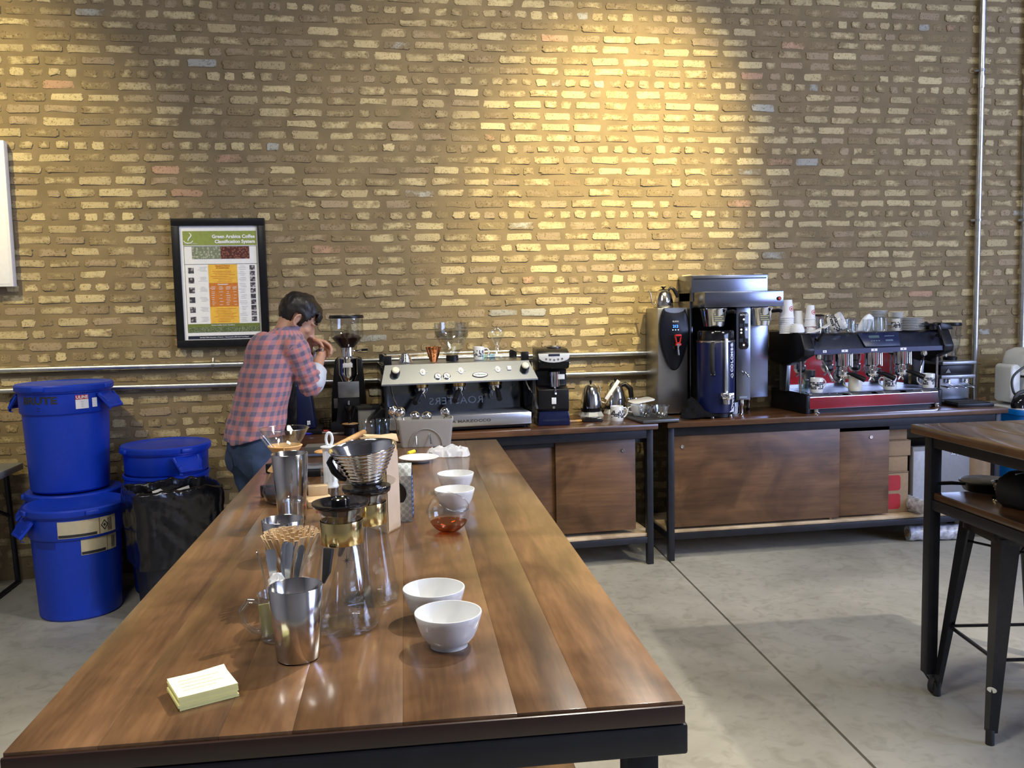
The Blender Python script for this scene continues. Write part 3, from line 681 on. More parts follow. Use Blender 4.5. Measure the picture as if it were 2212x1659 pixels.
# ---- knock box with black bar, cork tamper, pens
kb = thing('knock_box', 'grey steel knock box with black rim between grinder and steel machine', 'knock box', (-0.0370, -.39, CZ))
MB().prism(rrect(.125, .13, .012), 0, .135, 'XY').build('box', mat('satin_steel', (.33, .34, .34), .42, .1, .05), kb, 50)
MB().prism(rrect(.14, .145, .016), .135, .155, 'XY', .004).build('rim', RUBBER, kb)
tz, ty = CZ, -.56
tm = thing('dosing_funnel', 'black dosing funnel with a cork top lying open beside the knock box', 'funnel', (-0.1431, -.555, CZ))
MB().lathe([(.036, 0), (.036, .045), (.05, .058), (.053, .066), (.048, .068)], 24, cap0=True).build('cup', BLACK, tm)
MB().lathe([(.0, .072), (.012, .072), (.013, .069), (.046, .069), (.048, .066)], 24).build('cork_top', LWOOD, tm); MB().lathe([(.0, .0735), (.011, .0735), (.013, .072)], 14).build('hole', BLACK, tm)
def pen(label, u, v, ang, m_, L=.13):
    x, y = Z_[(u, v)]; t = thing('marker_pen', label, 'pen', (x, y, CZ+.007), ang, None)
    MB().cyl((-L/2, 0, 0), (L*.15, 0, 0), .0068, seg=10).build('barrel', m_, t); MB().cyl((L*.15, 0, 0), (L/2, 0, 0), .0058, .005, 10).build('cap', mat('pen_grey', (.25, .25, .27), .4), t)
Z_ = {(680, 938): (-0.3417, -0.4510), (725, 931): (-0.2437, -0.3617), (735, 938): (-0.2030, -0.5138)}
pen('blue marker pen lying on the left counter before the navy appliance', 680, 938, .1, mat('pen_blue', (.02, .03, .45), .4))
pen('red marker pen lying beside the black dosing funnel', 725, 931, .25, mat('pen_red', (.5, .01, .015), .4))
pen('grey steel pen lying in front of the red marker', 735, 938, -.05, mat('pen_steel', (.4, .4, .42), .35))
# ---- black display grinder
gbx = 1.0764
gb = thing('coffee_grinder', 'black coffee grinder with white curved display right of the steel machine', 'grinder', (gbx, -.47, CZ), math.radians(-4))
BL2 = mat('navy_gloss', (.008, .013, .05), .12)
MB().prism([(-.1, 0), (.1, 0), (.092, .085), (-.092, .085)], -.05, .22, 'XZ', .008).build('base', BL2, gb)
MB().prism([(.22, .08), (-.02, .08), (-.035, .1), (-.035, .22), (.06, .235), (.06, .33), (-.055, .35), (-.075, .385), (-.045, .45), (.0, .465), (.22, .465)], -.095, .095, 'YZ', .006).build('body', BLACK, gb)
MB().at((0, -.072, .40), (.0, 0, 0)).prism([(-.095, .04), (.095, .04)]+[(.095*math.cos(a), .035*math.sin(a)+.02) for a in [-i*PI/10 for i in range(1, 10)]], -.02, .01, 'XZ', .003).build('display_panel', PORC, gb, 40, (0, .0, 0), (-.0, 0, 0))
MB().box(-.034, .034, -.0945, -.0915, .425, .438, .0006).build('screen', NAVYP, gb)
m = MB()
for i in range(5): m.lathe([(.006, 0), (.006, .003)], 8, (-.048+i*.024, .402+abs(i-2)*.003, .0915), cap1=True)
m.build('buttons', DSTEEL, gb, 0, rot=(PI/2, 0, 0))
MB().lathe([(.033, .235), (.033, .325), (.028, .33)], 22, (.01, -.005, 0), True, True).build('chute', CHROME, gb); MB().tube([(.01, -.02, .235), (.01, -.045, .2), (.01, -.045, .19)], .008, 8).build('spout', CHROME, gb)
MB().box(-.012, .016, -.0375, -.035, .13, .17, .001).build('white_label', WPLAS, gb); MB().lathe([(.008, 0), (.008, .006)], 14, cap1=True).build('knob', CHROME, gb, 40, (0, -.035, .11), (PI/2, 0, 0))
MB().box(.03, .07, -.036, -.02, .28, .31, .002).build('side_label', WPLAS, gb)
MB().cyl((.08, .05, .37), (.115, .05, .37), .008, seg=10).build('side_knob', CHROME, gb)
MB().lathe([(.045, .467), (.047, .475), (.04, .483), (0, .484)], 24, (.02, .06, 0), True).build('hopper_cap', STEEL, gb)
# ---- gooseneck kettles on grey bases
BASEG = mat('kettle_base_grey', (.42, .44, .48), .35, 0, .04)
def goose(label, loc, rz, tilt_lid=False):
    t = thing('gooseneck_kettle', label, 'kettle', loc, rz)
    MB().lathe([(.083, 0), (.083, .006), (.07, .03), (.064, .034)], 8, cap0=True, cap1=True).build('power_base', BASEG, t, 20)
    MB().lathe([(.062, .034), (.068, .038), (.069, .058)], 28).build('bottom_ring', BLACK, t)
    MB().lathe([(.069, .058), (.068, .09), (.06, .14), (.046, .18), (.033, .2), (.026, .204)], 32).build('body', mat('kettle_steel', (.66, .66, .67), .14, 1, .03), t, 60)
    MB().lathe([(.028, .203), (.02, .21), (0, .212)], 20).build('lid', STEEL, t)
    MB().lathe([(.004, .21), (.006, .218), (.009, .224), (.007, .236), (0, .24)], 14).build('lid_knob', BLACK, t)
    MB().tube([(-.06, 0, .065), (-.1, 0, .08), (-.108, 0, .12), (-.1, 0, .165), (-.115, 0, .195)], [.011, .0085, .007, .006, .005], 10).build('spout', mat('spout_steel', (.7, .62, .45), .2, 1), t, 60)
    MB().tube([(.03, 0, .185), (.065, 0, .195), (.1, 0, .165), (.106, 0, .11), (.09, 0, .075)], [.01, .013, .015, .014, .01], 10, flat=1.2).build('handle', BLACK, t, 60)
    return t
goose('gooseneck kettle with its black handle turned to the front, right of the display grinder', (1.3982, -0.1450, CZ), math.radians(-115))
gk2 = goose('gooseneck kettle with handle at its right, behind the patterned mug on the left counter', (1.5901, -0.0536, CZ), math.radians(-8))
MB().box(-.012, .012, -.002, .002, -.075, .075, .001).build('paper_strip', PAPER, gk2, loc=(-.03, -.072, .165), rot=(0, .62, .14))
sc = thing('coffee_scale', 'small black kitchen scale in front of the left gooseneck kettle', 'scale', (1.3405, -0.3938, CZ))
MB().box(-.062, .062, -.04, .04, .0, .018, .005).build('body', BLACK, sc); MB().box(-.055, .055, -.035, .035, .018, .024, .003).build('platform', BLACKG, sc)
br = thing('brush', 'light wooden brush lying on the counter edge before the display grinder', 'brush', (1.2125, -0.4207, CZ+.009), .28)
MB().tube([(-.07, 0, 0), (-.03, 0, .001), (.02, 0, .0)], [.008, .01, .007], 10).build('handle', LWOOD, br, 60); MB().tube([(.02, 0, 0), (.06, 0, -.001)], [.008, .007], 8).build('ferrule', mat('brush_band', (.55, .3, .06), .5), br)
mug('mug', 'white mug with dark blue animal frieze standing on the left counter', 'mug', (1.4941, -0.4213, CZ), .12, .041, .094, 'figures')
# ---- tray of cups and glasses
tx, ty = 1.6964, -0.4649
ty0 = ty-.05
tr = thing('bar_tray', 'dark grey tray carrying glass cups, bridging the gap of the two counters', 'tray', (tx, ty0, CZ), math.radians(6))
MB().box(-.105, .135, -.09, .26, .003, .02, .002).build('tray', mat('tray_grey', (.12, .125, .13), .35, .6, .1), tr); MB().box(-.1, .13, -.085, .255, .02, .0215).build('mat', RUBBER, tr, 0)
TRZ = CZ+.0222
def teacup(name, label, x, y, m_, r, h, group=None, rz=0, tilt=0, saucer=False):
    t = thing(name, label, 'cup', (x, y, TRZ if h < .2 else TRZ), rz, group, (0, tilt, rz))
    MB().lathe([(0, .003), (r*.55, .0), (r*.62, .004), (r*.85, h*.45), (r, h), (r-.003, h), (r*.8, h*.45), (r*.5, .007), (0, .007)], 26).build('bowl', m_, t, 60)
    MB().tube([(-r*.93, 0, h*.85), (-r*1.35, 0, h*.8), (-r*1.4, 0, h*.45), (-r*.85, 0, h*.35)], .004, 8).build('handle', m_, t, 60)
    return t
HVG = glass('cut_glass', (.9, .92, .92), 1, .16)
teacup('glass_cup', 'front clear glass tea cup on the dark grey tray', tx+.045, ty0-.03, HVG, .052, .078, None, .3)
teacup('glass_cup', 'clear glass tea cup behind the front one on the dark grey tray', tx-.035, ty0+.045, HVG, .046, .075, None, .8)
teacup('teacup', 'white porcelain cup behind the glass cups on the grey tray', tx-.055, ty0+.125, PORC, .05, .07, None, .1)
sq = thing('saucer', 'pale square saucer tipped on the white cup at the back of the tray', 'saucer', (tx-.01, ty0+.2, TRZ+.085), .2, None, (.1, -.12, .2))
MB().prism(rrect(.16, .11, .03), 0, .006, 'XY', .002).build('plate', PORC, sq)
sp = thing('glass_server', 'small clear glass jug with steel collar behind the kettle and tray', 'jug', (1.6675, -.2, CZ))
MB().lathe([(0, .003), (.04, 0), (.05, .01), (.045, .06), (.032, .095), (.036, .11), (.033, .11), (.029, .095), (.042, .06), (.046, .012), (0, .008)], 26).build('body', HVG, sp, 60)
MB().lathe([(.034, .108), (.038, .11), (.036, .118), (0, .122)], 24).build('lid', CHROME, sp); MB().tube([(.035, 0, .1), (.065, 0, .095), (.062, 0, .05), (.045, 0, .03)], .006, 8).build('handle', BLACK, sp, 60)

# ================================================================== RIGHT COUNTER
# ---- hot water tower
twx0, twy = 1.8584, -0.2756; twx1 = 1.9660
tw = thing('hot_water_tower', 'tall steel hot water dispenser with black oval front on the right counter', 'water dispenser', ((twx0+twx1)/2, twy-.0, CZ))
ww = .101
MB().box(-ww, ww, .0, .25, .012, .695, .006).build('cabinet', mat('smoky_steel', (.4, .4, .41), .36, 1, .06, 12), tw)
for x in (-.07, .07):
    for y in (.04, .2): MB().cyl((x, y, 0), (x, y, .014), .014, seg=12).build('foot', BLACK, tw)
fp = [(.099*math.cos(a)*(1 if math.sin(a) > -.2 else 1-.28*(-math.sin(a)-.2)), (.2 if math.sin(a) > 0 else .262)*math.sin(a)) for a in [i*2*PI/36 for i in range(36)]]
fp = [(x*1.0, min(z, .14)) for x, z in fp]
MB().prism(fp, -.035, .0, 'XZ', .01).build('front_shell', mat('glossy_navy_black', (.004, .005, .011), .3, 0, .1, Specular_IOR_Level=.3), tw, 50, (0, 0, .555))
MB().prism([(-.07, .0), (.07, .0), (.06, -.02), (.03, -.03), (0, -.033), (-.03, -.03), (-.06, -.02)], -.0365, -.035, 'XZ').build('crown_plate', STEELH, tw, 0, (0, 0, .695))
text('BUNN', .0145, mat('lettering_grey', (.6, .62, .65), .4), tw, (.006, -.0365, .608))
text('212', .024, emit('blue_display', (.05, .2, 1), 6), tw, (.006, -.0365, .577), name='display')
m = MB()
for i in (-1, 0, 1): m.lathe([(.004, 0), (.004, .002)], 10, (.006+i*.018, .555, .0355), cap1=True)
m.build('indicator_lights', emit('pale_light', (.6, .8, 1), 1.2), tw, 0, rot=(PI/2, 0, 0))
REDP = mat('red_plastic', (.55, .015, .015), .35)
MB().prism(rrect(.04, .09, .018), -.04, -.035, 'XZ').build('tap_recess', BLACKG, tw, 40, (.004, 0, .475))
tap = MB().tube([(-.019, -.062, .034), (.021, -.062, .034), (.013, -.062, -.012), (-.009, -.062, -.012)], .0055, 8, closed=True).box(-.018, .02, -.072, -.054, .03, .041, .002).box(-.016, .02, -.074, -.05, -.03, -.016, .003).build('tap_handle', REDP, tw, 40, (.012, 0, .485))
MB().cyl((0, -.04, 0), (0, -.075, 0), .01, seg=12).build('tap_stem', CHROME, tw, 40, (.012, 0, .46)); MB().cyl((.012, -.062, .455), (.016, -.066, .395), .008, .007, 12).build('tap_spout', CHROME, tw)
# ---- kettle on top of it
kt = thing('pour_over_kettle', 'hammered steel pour-over kettle with curved handle on the hot water tower', 'kettle', ((twx0+twx1)/2-.02, twy+.12, CZ+.696))
MB().lathe([(0, 0), (.062, 0), (.066, .006), (.062, .04), (.05, .09), (.036, .112), (.03, .115)], 30, cap0=True).build('body', mat('hammered_steel', (.62, .6, .55), .16, 1, .1, 45, .7), kt, 60)
MB().lathe([(.032, .114), (.026, .12), (.008, .123), (.008, .13), (.018, .136), (.016, .14), (0, .141)], 22).build('lid', BLACK, kt)
MB().tube([(-.055, 0, .02), (-.075, 0, .03), (-.082, 0, .06), (-.088, 0, .095), (-.1, 0, .112)], [.006, .0055, .005, .0045, .004], 8).build('spout', MATS['spout_steel'], kt, 60)
MB().tube([(.028, 0, .113), (.05, 0, .13), (.07, 0, .12), (.088, 0, .09), (.098, 0, .068)], [.006, .009, .0115, .0115, .01], 10).build('handle', BLACK, kt, 60)
# ---- twin coffee brewer
lx, ly = 2.3257, -0.4591
fe = thing('coffee_brewer', 'tall twin steel coffee brewer towering over the blue thermal server', 'coffee brewer', (lx, ly+.03, CZ))
FS = mat('blue_grey_steel', (.215, .235, .3), .24, 1, .05, 20, 0, (1, 1, 20))
cw = .048
hx0 = 2.0548-lx; hx1 = 2.5820-lx; bx0 = 2.0452-lx; bx1 = 2.5696-lx
_a, hz0 = 2.0548, 1.5768; _b, hz1 = 2.0549, 1.6763; _c, tz1 = 2.0452, 1.7865
MB().box(-cw, cw, .0, .12, .1, hz0-CZ, .004).build('control_column', FS, fe)
MB().box(-.02, 2.5504-lx, .12, .34, .1, hz0-CZ, .004).build('rear_column', FS, fe)
MB().box(hx0, hx1, -.03, .26, hz0-CZ, hz1-CZ, .005).build('hood', FS, fe)
MB().box(bx0, bx1, .17, .42, hz1-CZ-.06, tz1-CZ, .004).build('tank_housing', FS, fe)
MB().box(bx0+.012, bx1-.012, .1675, .172, tz1-CZ-.026, tz1-CZ-.02).build('vent_slot', BLACK, fe, 0)
MB().box(bx0-.0, bx0+.02, .2, .4, .1, hz1-CZ, .003).build('side_plate', FS, fe)
MB().box(bx0+.02, -.02, .34, .36, .1, hz0-CZ).build('back_plate', BLACK, fe, 0)
for x, y in ((0, .03), (.11, .3), (.17, .3)): MB().lathe([(.017, 0), (.019, .006), (.012, .012), (.013, .055), (.019, .065), (.019, .102)], 18, (x, y, 0), True, True).build('foot', CHROME, fe)
pnl = MB().prism(rrect(.066, .235, .02), -.004, .0, 'XZ', .0015).build('button_panel', BLACKG, fe, 40, (0, 0, hz0-CZ-.15))
text('FETCO', .0155, WINK, pnl, (0, -.0045, .1), sx=1.05)
m = MB()
for x, z in ((0, .072), (-.017, .008), (.017, .008), (-.017, -.012), (0, -.09)): m.lathe([(.006, 0), (.006, .002)], 14, (x, z, .004), cap1=True)
m.build('button_lights', emit('white_led', (.95, .97, 1), 1.6), pnl, 0, rot=(PI/2, 0, 0))
m = MB()
for x, z in ((-.017, .035), (.017, .035), (-.017, -.06), (.017, -.06)): m.prism([(x-.011, z-.011), (x+.011, z-.011), (x+.011, z+.011), (x-.011, z+.011)], -.0048, -.004, 'XZ')
m.build('keys', BMETAL, pnl, 0)
MB().tube([(0, 0, 0), (0, -.025, .008), (.012, -.034, -.004), (.018, -.036, -.02)], .0065, 10).build('hot_water_tap', CHROME, fe, 60, (.0, 0, .27))
MB().box(-.026, .026, -.001, 0, 0, .012).build('rating_label', STEELH, fe, 0, (0, 0, .112))
rl = MB().lathe([(.013, 0), (.013, .006), (.0105, .008)], 18, cap1=True).build('red_button_bezel', BLACK, fe, 40, (hx1-.032, -.03, (hz0+hz1)/2-CZ), (PI/2, 0, 0))
MB().lathe([(.0095, .008), (.008, .011)], 16, cap1=True).build('red_button', emit('red_switch', (.9, .06, .03), .5), rl)
for i, (u, wide) in enumerate(((1553, 1), (1655, 1))):
    xb = 2.1529-lx if i == 0 else 2.4585-lx
    bk = MB().lathe([(.062, -.115), (.066, -.113), (.086, -.012), (.09, -.004), (.09, 0)], 30, (xb, .06, hz0-CZ-.006), cap0=True).build('brew_basket', CHROME, fe)
    MB().box(-.035, .035, -.0015, 0, -.035, .03).build('caution_label', mat('basket_label', (.05, .05, .035), .5), bk, 0, (xb, -.0175, hz0-CZ-.055), (-.18, 0, 0))
    l = MB(); 
    for q in range(5): l.box(-.03, .03-.01*(q % 2), -.0022, -.0015, .02-.0125*q, .0245-.0125*q)
    l.build('label_print', mat('label_yellow', (.4, .38, .2), .6), bk, 0, (xb, -.0175, hz0-CZ-.055), (-.18, 0, 0))
    MB().tube([(xb+.05, -.02, hz0-CZ-.03), (xb+.075, -.055, hz0-CZ-.025), (xb+.085, -.075, hz0-CZ-.03)], [.011, .012, .011], 10).build('basket_handle', BLACK, bk, 60)
# ---- blue thermal server with the rising letters
svx = 2.1516
sv = thing('thermal_server', 'deep blue thermal coffee server with sight glass and white rising letters', 'coffee server', (svx, -.40, CZ))
SVB = mat('server_blue', (.003, .007, .055), .3, 0, .06)
MB().lathe([(.112, .03), (.118, .034), (.118, .475), (.114, .48)], 40, cap0=True, cap1=True).build('body', SVB, sv)
MB().lathe([(.118, .478), (.119, .482), (.119, .49), (.116, .492), (.114, .492), (.114, .54), (.108, .548), (0, .55)], 40).build('lid', BLACKG, sv)
MB().lathe([(.1185, .474), (.1195, .478), (.1195, .484), (.1185, .486)], 40).build('steel_ring', STEEL, sv)
MB().lathe([(.1, 0), (.106, .004), (.106, .03)], 30, cap0=True).build('base_ring', BLACK, sv)
def on_sv(a, z, off=.0): return ((.118+off)*math.sin(a), -(.118+off)*math.cos(a), z)
a1 = .12
MB().box(-.012, .012, -.02, 0, .14, .5, .003).build('gauge_guard', mat('gauge_steel', (.5, .5, .46), .3, 1), sv, 40, on_sv(a1, 0, -.002)[:2]+(0,), (0, 0, a1))
MB().cyl((0, -.021, .15), (0, -.021, .485), .0045, seg=10).build('sight_glass', HVG, sv, 40, on_sv(a1, 0, -.002)[:2]+(0,), (0, 0, a1))
fc = MB().box(-.042, .042, -.045, 0, .125, .163, .005).build('faucet_block', CHROME, sv, 40, on_sv(a1, 0, -.004)[:2]+(0,), (0, 0, a1))
MB().lathe([(.02, 0), (.02, .012), (.014, .016)], 20, cap1=True).build('faucet_dial', CHROME, fc, 40, (0, -.045, .14), (PI/2, 0, 0)); MB().lathe([(.026, 0), (.026, .03), (.018, .034)], 20, cap0=True).build('faucet_cup', STEEL, fc, 40, (0, -.02, .092))
hd = MB().tube([(0, -.004, .09), (0, -.032, .075), (0, -.034, -.075), (0, -.004, -.09)], .015, 10).build('carry_handle', RUBBER, sv, 60, on_sv(-.52, .375, .0), (0, 0, -.52))
for z in (.085, -.09): MB().box(-.014, .014, -.012, .001, z-.012, z+.012, .002).build('handle_bracket', STEEL, hd)
WL = mat('server_lettering', (.82, .85, .9), .5)
for ch, z in zip('COLOMBE', [.3+i*.0262 for i in range(7)]): 
    text(ch, .034, WL, sv, on_sv(.60, z, .001), (PI/2, -PI/2, .60), bold=.0012)
text('LA', .026, WL, sv, on_sv(.6, .458, .001), (PI/2, -PI/2, .6)); 
m = MB(); m.tube([(0, 0, 0), (.012, 0, .016), (.008, 0, .03)], .002, 6); m.tube([(.002, 0, .028), (-.012, 0, .02), (-.006, 0, .006)], .002, 6); m.build('dove_mark', WL, sv, 40, on_sv(.6, .25, .0015), (0, 0, .6))
m = MB(); m.tube([(-.01, 0, 0), (0, 0, .03), (.004, 0, .065)], .0022, 6); m.tube([(-.004, 0, .02), (.018, 0, .036)], .0022, 6); m.tube([(.0, 0, .035), (.018, 0, .058)], .0022, 6); m.tube([(-.012, 0, .012), (.012, 0, .018)], .0022, 6); m.build('sprig_mark', WL, sv, 40, on_sv(.62, .055, .0015), (0, 0, .62))
m = MB(); m.surf([[on_sv(a, z, .001) for a in (.4, .55, .7, .85)] for z in (.036,)]+[[on_sv(a, .036+.035*max(0, (a-.4)/.45), .001) for a in (.4, .55, .7, .85)]]); m.build('white_corner', WL, sv, 0)
for x in (-.06, .06): MB().lathe([(.01, 0), (.012, .004), (.008, .02)], 14, (x, -.095, 0), True, True).build('foot', CHROME, sv)
# ---- black cloth and a white cup in the gap
ck = bpy.data.objects
def cloth(name, label, loc, rz, rows, m_):
    o = MB().surf(rows).build(name, m_, None, 180, loc, (0, 0, rz)); sm = o.modifiers.new('s', 'SUBSURF'); sm.levels = 2; sm.render_levels = 2
    so = o.modifiers.new('t', 'SOLIDIFY'); so.thickness = .003; so.offset = 1
    return tag(o, label, 'cloth')
rc = random.Random(8)
rows = []
for i in range(9):
    v = i/8; rows.append([((u-.5)*.26*(1-.35*v)+rc.uniform(-.016, .016), -.06+.12*v+rc.uniform(-.022, .022), .004+.10*math.exp(-((u-.42)/.36)**2)*(v**1.1)+(.02*abs(math.sin(u*13+v*5))+rc.uniform(0, .02) if 0 < i else .008)) for u in [j/10 for j in range(11)]])
cloth('cleaning_cloth', 'crumpled black cloth lying between the hot water tower and blue server', (svx-.15, -.475, CZ+.001), .1, rows, mat('black_cloth', (.005, .005, .006), .95, 0, .3, 60, .3, Specular_IOR_Level=.15))
cp = mug('mug', 'white cup half hidden between the blue server and brewer column', 'mug', (svx+.155, -.3, CZ), 2.6, .036, .075, None)
# ---- black and chrome espresso machine
lm2x, lm2y = 2.7314, -0.4968
lb2 = thing('espresso_machine', 'large black and chrome three group espresso machine with mugs under its groups', 'espresso machine', (lm2x+.0, lm2y+.005, CZ), math.radians(3.2))
BW = .975
DGR = mat('dark_grille', (.16, .16, .18), .35, 1)
SATB = mat('satin_dark_panel', (.05, .055, .08), .28, .75, .08)
MIRR = mat('mirror_steel', (.62, .62, .64), .06, 1, .03)
MB().box(.0, BW, .015, .44, .0, .03).build('plinth', BLACK, lb2, 0)
MB().box(.02, BW-.02, .02, .3, .128, .1315).build('tray_bed', DGR, lb2, 0)
MB().prism([(-.005, .03), (.0, .108), (.012, .125), (.03, .13), (.42, .13), (.42, .03)], .012, BW-.012, 'YZ', .003).build('drip_tray_front', MIRR, lb2, 0)
m = MB()
for i in range(12): m.box(.02, BW-.02, .035+i*.022, .035+i*.022+.012, .13, .1335)
m.build('tray_grille', mat('dark_grille', (.16, .16, .18), .35, 1), lb2, 0)
for x in (-.012, BW-.02): MB().prism([(-.0, 0), (-.005, .12), (.05, .132), (.44, .135), (.44, 0)], x, x+.03, 'YZ', .004).build('base_side', BLACK, lb2)
MB().box(.02, BW-.02, .3, .325, .13, .38).build('back_panel', MIRR, lb2, 0)
MB().prism([(-.03, .385), (-.035, .4), (.02, .5), (.05, .512), (.43, .512), (.43, .375), (.05, .372)], .01, BW-.01, 'YZ', .004).build('upper_body', SATB, lb2)
MB().prism([(-.0365, .383), (-.0365, .412), (-.0, .412), (.0, .38)], .012, BW-.012, 'YZ').build('front_strip', mat('navy_strip', (.012, .018, .07), .25), lb2, 0)
for x in (-.055, BW-.02):
    MB().prism([(-.045, .375), (-.05, .415), (.0, .515), (.06, .528), (.40, .522), (.40, .33), (.2, .3), (.08, .33)], x, x+.075, 'YZ', .008).build('side_wing', BLACK, lb2)
for x in (-.03, BW-.0):
    MB().prism([(.22, .13), (.3, .13), (.3, .36), (.2, .33)], x, x+.03, 'YZ', .003).build('side_pillar', STEELH, lb2)
    MB().cyl((x+.015, .06, .13), (x+.015, .06, .335), .007, seg=10).build('side_post', CHROME, lb2)
MB().at((0, 0, 0)).prism([(.36, 0), (.655, 0), (.64, -.1), (.385, -.1)], -.006, .0, 'XZ', .002).build('display_badge', mat('badge_navy', (.01, .016, .055), .3), lb2, 40, (0, .016, .507), (-.5, 0, 0))
MB().box(.43, .505, -.0072, -.006, -.04, -.022).build('display', emit('dim_display', (.12, .3, .4), .25), lb2, 0, (0, .016, .507), (-.5, 0, 0))
m = MB()
for i in range(4): m.box(.437+.018*i, .447+.018*i, -.0068, -.006, -.062, -.058)
for z, n in ((-.03, 8), (-.058, 6), (-.064, 6)):
    for i in range(n): m.box(.545+.009*i, .5515+.009*i, -.0068, -.006, z, z+.004)
m.build('badge_print', mat('badge_print', (.2, .28, .36), .5), lb2, 0, (0, .016, .507), (-.5, 0, 0))
gx = [.27, .487, .703]; tgx = [.095, .236, .448, .66]
for i, x in enumerate(tgx):
    w = .022 if i else .012
    tg = MB().box(-w, w, -.001, .001, -.0075, .0075).build('group_tag', WINK, lb2, 0, (x, -.0375, .4)); MB().box(-.003, .003, -.0016, -.001, -.004, .004).build('tag_digit', INK, tg, 0)
for x in gx:
    g_ = MB().lathe([(.044, .385), (.044, .3), (.036, .292), (.036, .27), (.04, .268), (.04, .245), (.03, .235)], 26, (x, .045, 0), cap1=True).build('group_head', CHROME, lb2)
    MB().cyl((x+.06, .03, .38), (x+.055, .02, .29), .009, seg=10).build('group_pipe', CHROME, lb2)
    p_ = MB().lathe([(.041, .262), (.041, .235), (.03, .22), (.02, .217)], 24, (x+.005, .045, 0), cap1=True).build('portafilter', CHROME, lb2)
    MB().tube([(x+.03, .02, .25), (x+.05, -.01, .243), (x+.095, -.065, .212)], [.009, .014, .018], 10).build('handle', BLACK, p_, 60)
    MB().tube([(x, .045, .22), (x-.018, .04, .2), (x-.018, .04, .19)], .006, 8).build('spout', CHROME, p_); MB().tube([(x, .045, .22), (x+.018, .045, .2), (x+.018, .045, .19)], .006, 8).build('spout', CHROME, p_)
for s, x in ((1, .1), (-1, BW-.1)):
    MB().lathe([(.02, .38), (.02, .355), (.012, .345)], 16, (x, .04, 0), cap1=True).build('steam_valve', CHROME, lb2)
    MB().tube([(x, .04, .35), (x+s*.02, .02, .34), (x+s*.06, .0, .24), (x+s*.072, -.01, .205)], [.006, .006, .0065, .0075], 8).build('steam_wand', CHROME, lb2, 60)
    MB().tube([(x-s*.05, -.01, .48), (x-s*.055, -.05, .47), (x-s*.035, -.06, .51), (x-s*.025, -.055, .545)], [.012, .014, .013, .012], 10).build('steam_lever', BLACKG, lb2, 60)
for x in (.06, BW-.03): MB().lathe([(.024, -.0), (.028, .006), (.018, .012), (.018, .03)], 16, (x, .0, 0), True, True).build('foot', CHROME, lb2)
MB().surf([[(.04, .08, .513), (BW-.04, .08, .513)], [(.04, .42, .513), (BW-.04, .42, .513)]]).build('cup_tray', STEELH, lb2, 0)
for y in (.42,): MB().tube([(.04, .08, .55), (.04, y, .55), (BW-.04, y, .55), (BW-.04, .08, .55)], .005, 8).build('cup_rail', CHROME, lb2)
# ---- mugs under the groups
MT = CZ+.1345
mug('mug', 'patterned mug at the left end of the chrome drip tray', 'mug', (2.8129, -.455, MT), .2, .041, .094, 'figures')
mug('mug', 'cream mug with black cut-out eyes on the chrome drip tray', 'mug', (3.0860, -.445, MT), 2.75, .043, .098, 'eyes', mat('cream_glaze', (.78, .75, .62), .2, 0, .02))
mug('mug', 'mug with black lion frieze on the chrome drip tray, third from left', 'mug', (3.3347, -.44, MT), 2.9, .041, .092, 'figures')
mug('mug', 'pale patterned mug at the right end of the chrome drip tray', 'mug', (3.6203, -.425, MT), 2.8, .04, .094, 'figures')
tumbler('glass_jar', 'small greenish glass jar left of the patterned mug on the drip tray', (2.7698, -.36, MT), .03, .034, .075, GLASSG)
# ---- things on top of the black machine
TT = CZ+.5135
PCUP = mat('paper_cup', (.82, .83, .84), .55, 0, .02); LOGOR = mat('logo_red', (.55, .02, .02), .5)
def papercup(label, loc, up, group=None, logo=False, r=.044, h=.1):
    t = thing('paper_cup', label, 'paper cup', loc, 0, group)
    pr = [(0, .002), (r*.72, .002), (r*.74, 0), (r, h-.004), (r+.003, h-.002), (r+.003, h+.001), (r-.002, h), (r*.72, .006), (0, .006)]
    if not up: pr = [(a, h-b) for a, b in pr]
    MB().lathe(pr, 26).build('cup', PCUP, t, 50)
    if logo:
        R1 = r*.9+.0015; m = MB()
        n = 20; z = h*.5
        ring = [(.016*math.cos(2*PI*i/n), .016*math.sin(2*PI*i/n)) for i in range(n)]
        P = lambda a, b: (R1*math.sin(a/R1+.35), -R1*math.cos(a/R1+.35), z+b)
        m.surf([[P(a, b) for a, b in ring], [P(a*.8, b*.8) for a, b in ring]], cu=True)
        m.surf([[P(-.007, -.006), P(0, .009)], [P(.007, -.006), P(.004, .004)]]); m.build('red_logo', LOGOR, t, 0)
    return t
cx_, cy_ = 2.6513, -.36
for i in range(8): papercup(('lowest', 'second lowest', 'third from bottom', 'fourth from bottom', 'fifth from bottom', 'sixth from bottom', 'seventh from bottom', 'eighth from bottom')[i]+' white paper cup of the tall upturned stack beside the coffee brewer', (cx_, cy_, TT+i*.0125+.003), False, 'nested paper cups beside the brewer')
papercup('top white paper cup with red round logo on the tall upturned stack', (cx_, cy_, TT+.003+8*.0125), False, None, True, .045, .115)
bw = thing('paper_bowl', 'white upturned bowl in front of the paper cup stacks on the black machine', 'bowl', (2.6942, -.42, TT+.008))
MB().lathe([(.046, 0), (.044, .02), (.034, .048), (.022, .056), (0, .057)], 28).build('bowl', PCUP, bw, 60)
x2 = 2.7566
papercup('lower paper cup of the left short stack behind the white bowl', (x2, -.31, TT), False, None, False, .036, .1)
papercup('upper paper cup of the left short stack behind the white bowl', (x2, -.31, TT+.045), False, None, False, .036, .1)
x3 = 2.8020
papercup('lower paper cup of the right stack with red marks, near the steel pitchers', (x3+.008, -.37, TT), False, None, True, .036, .1)
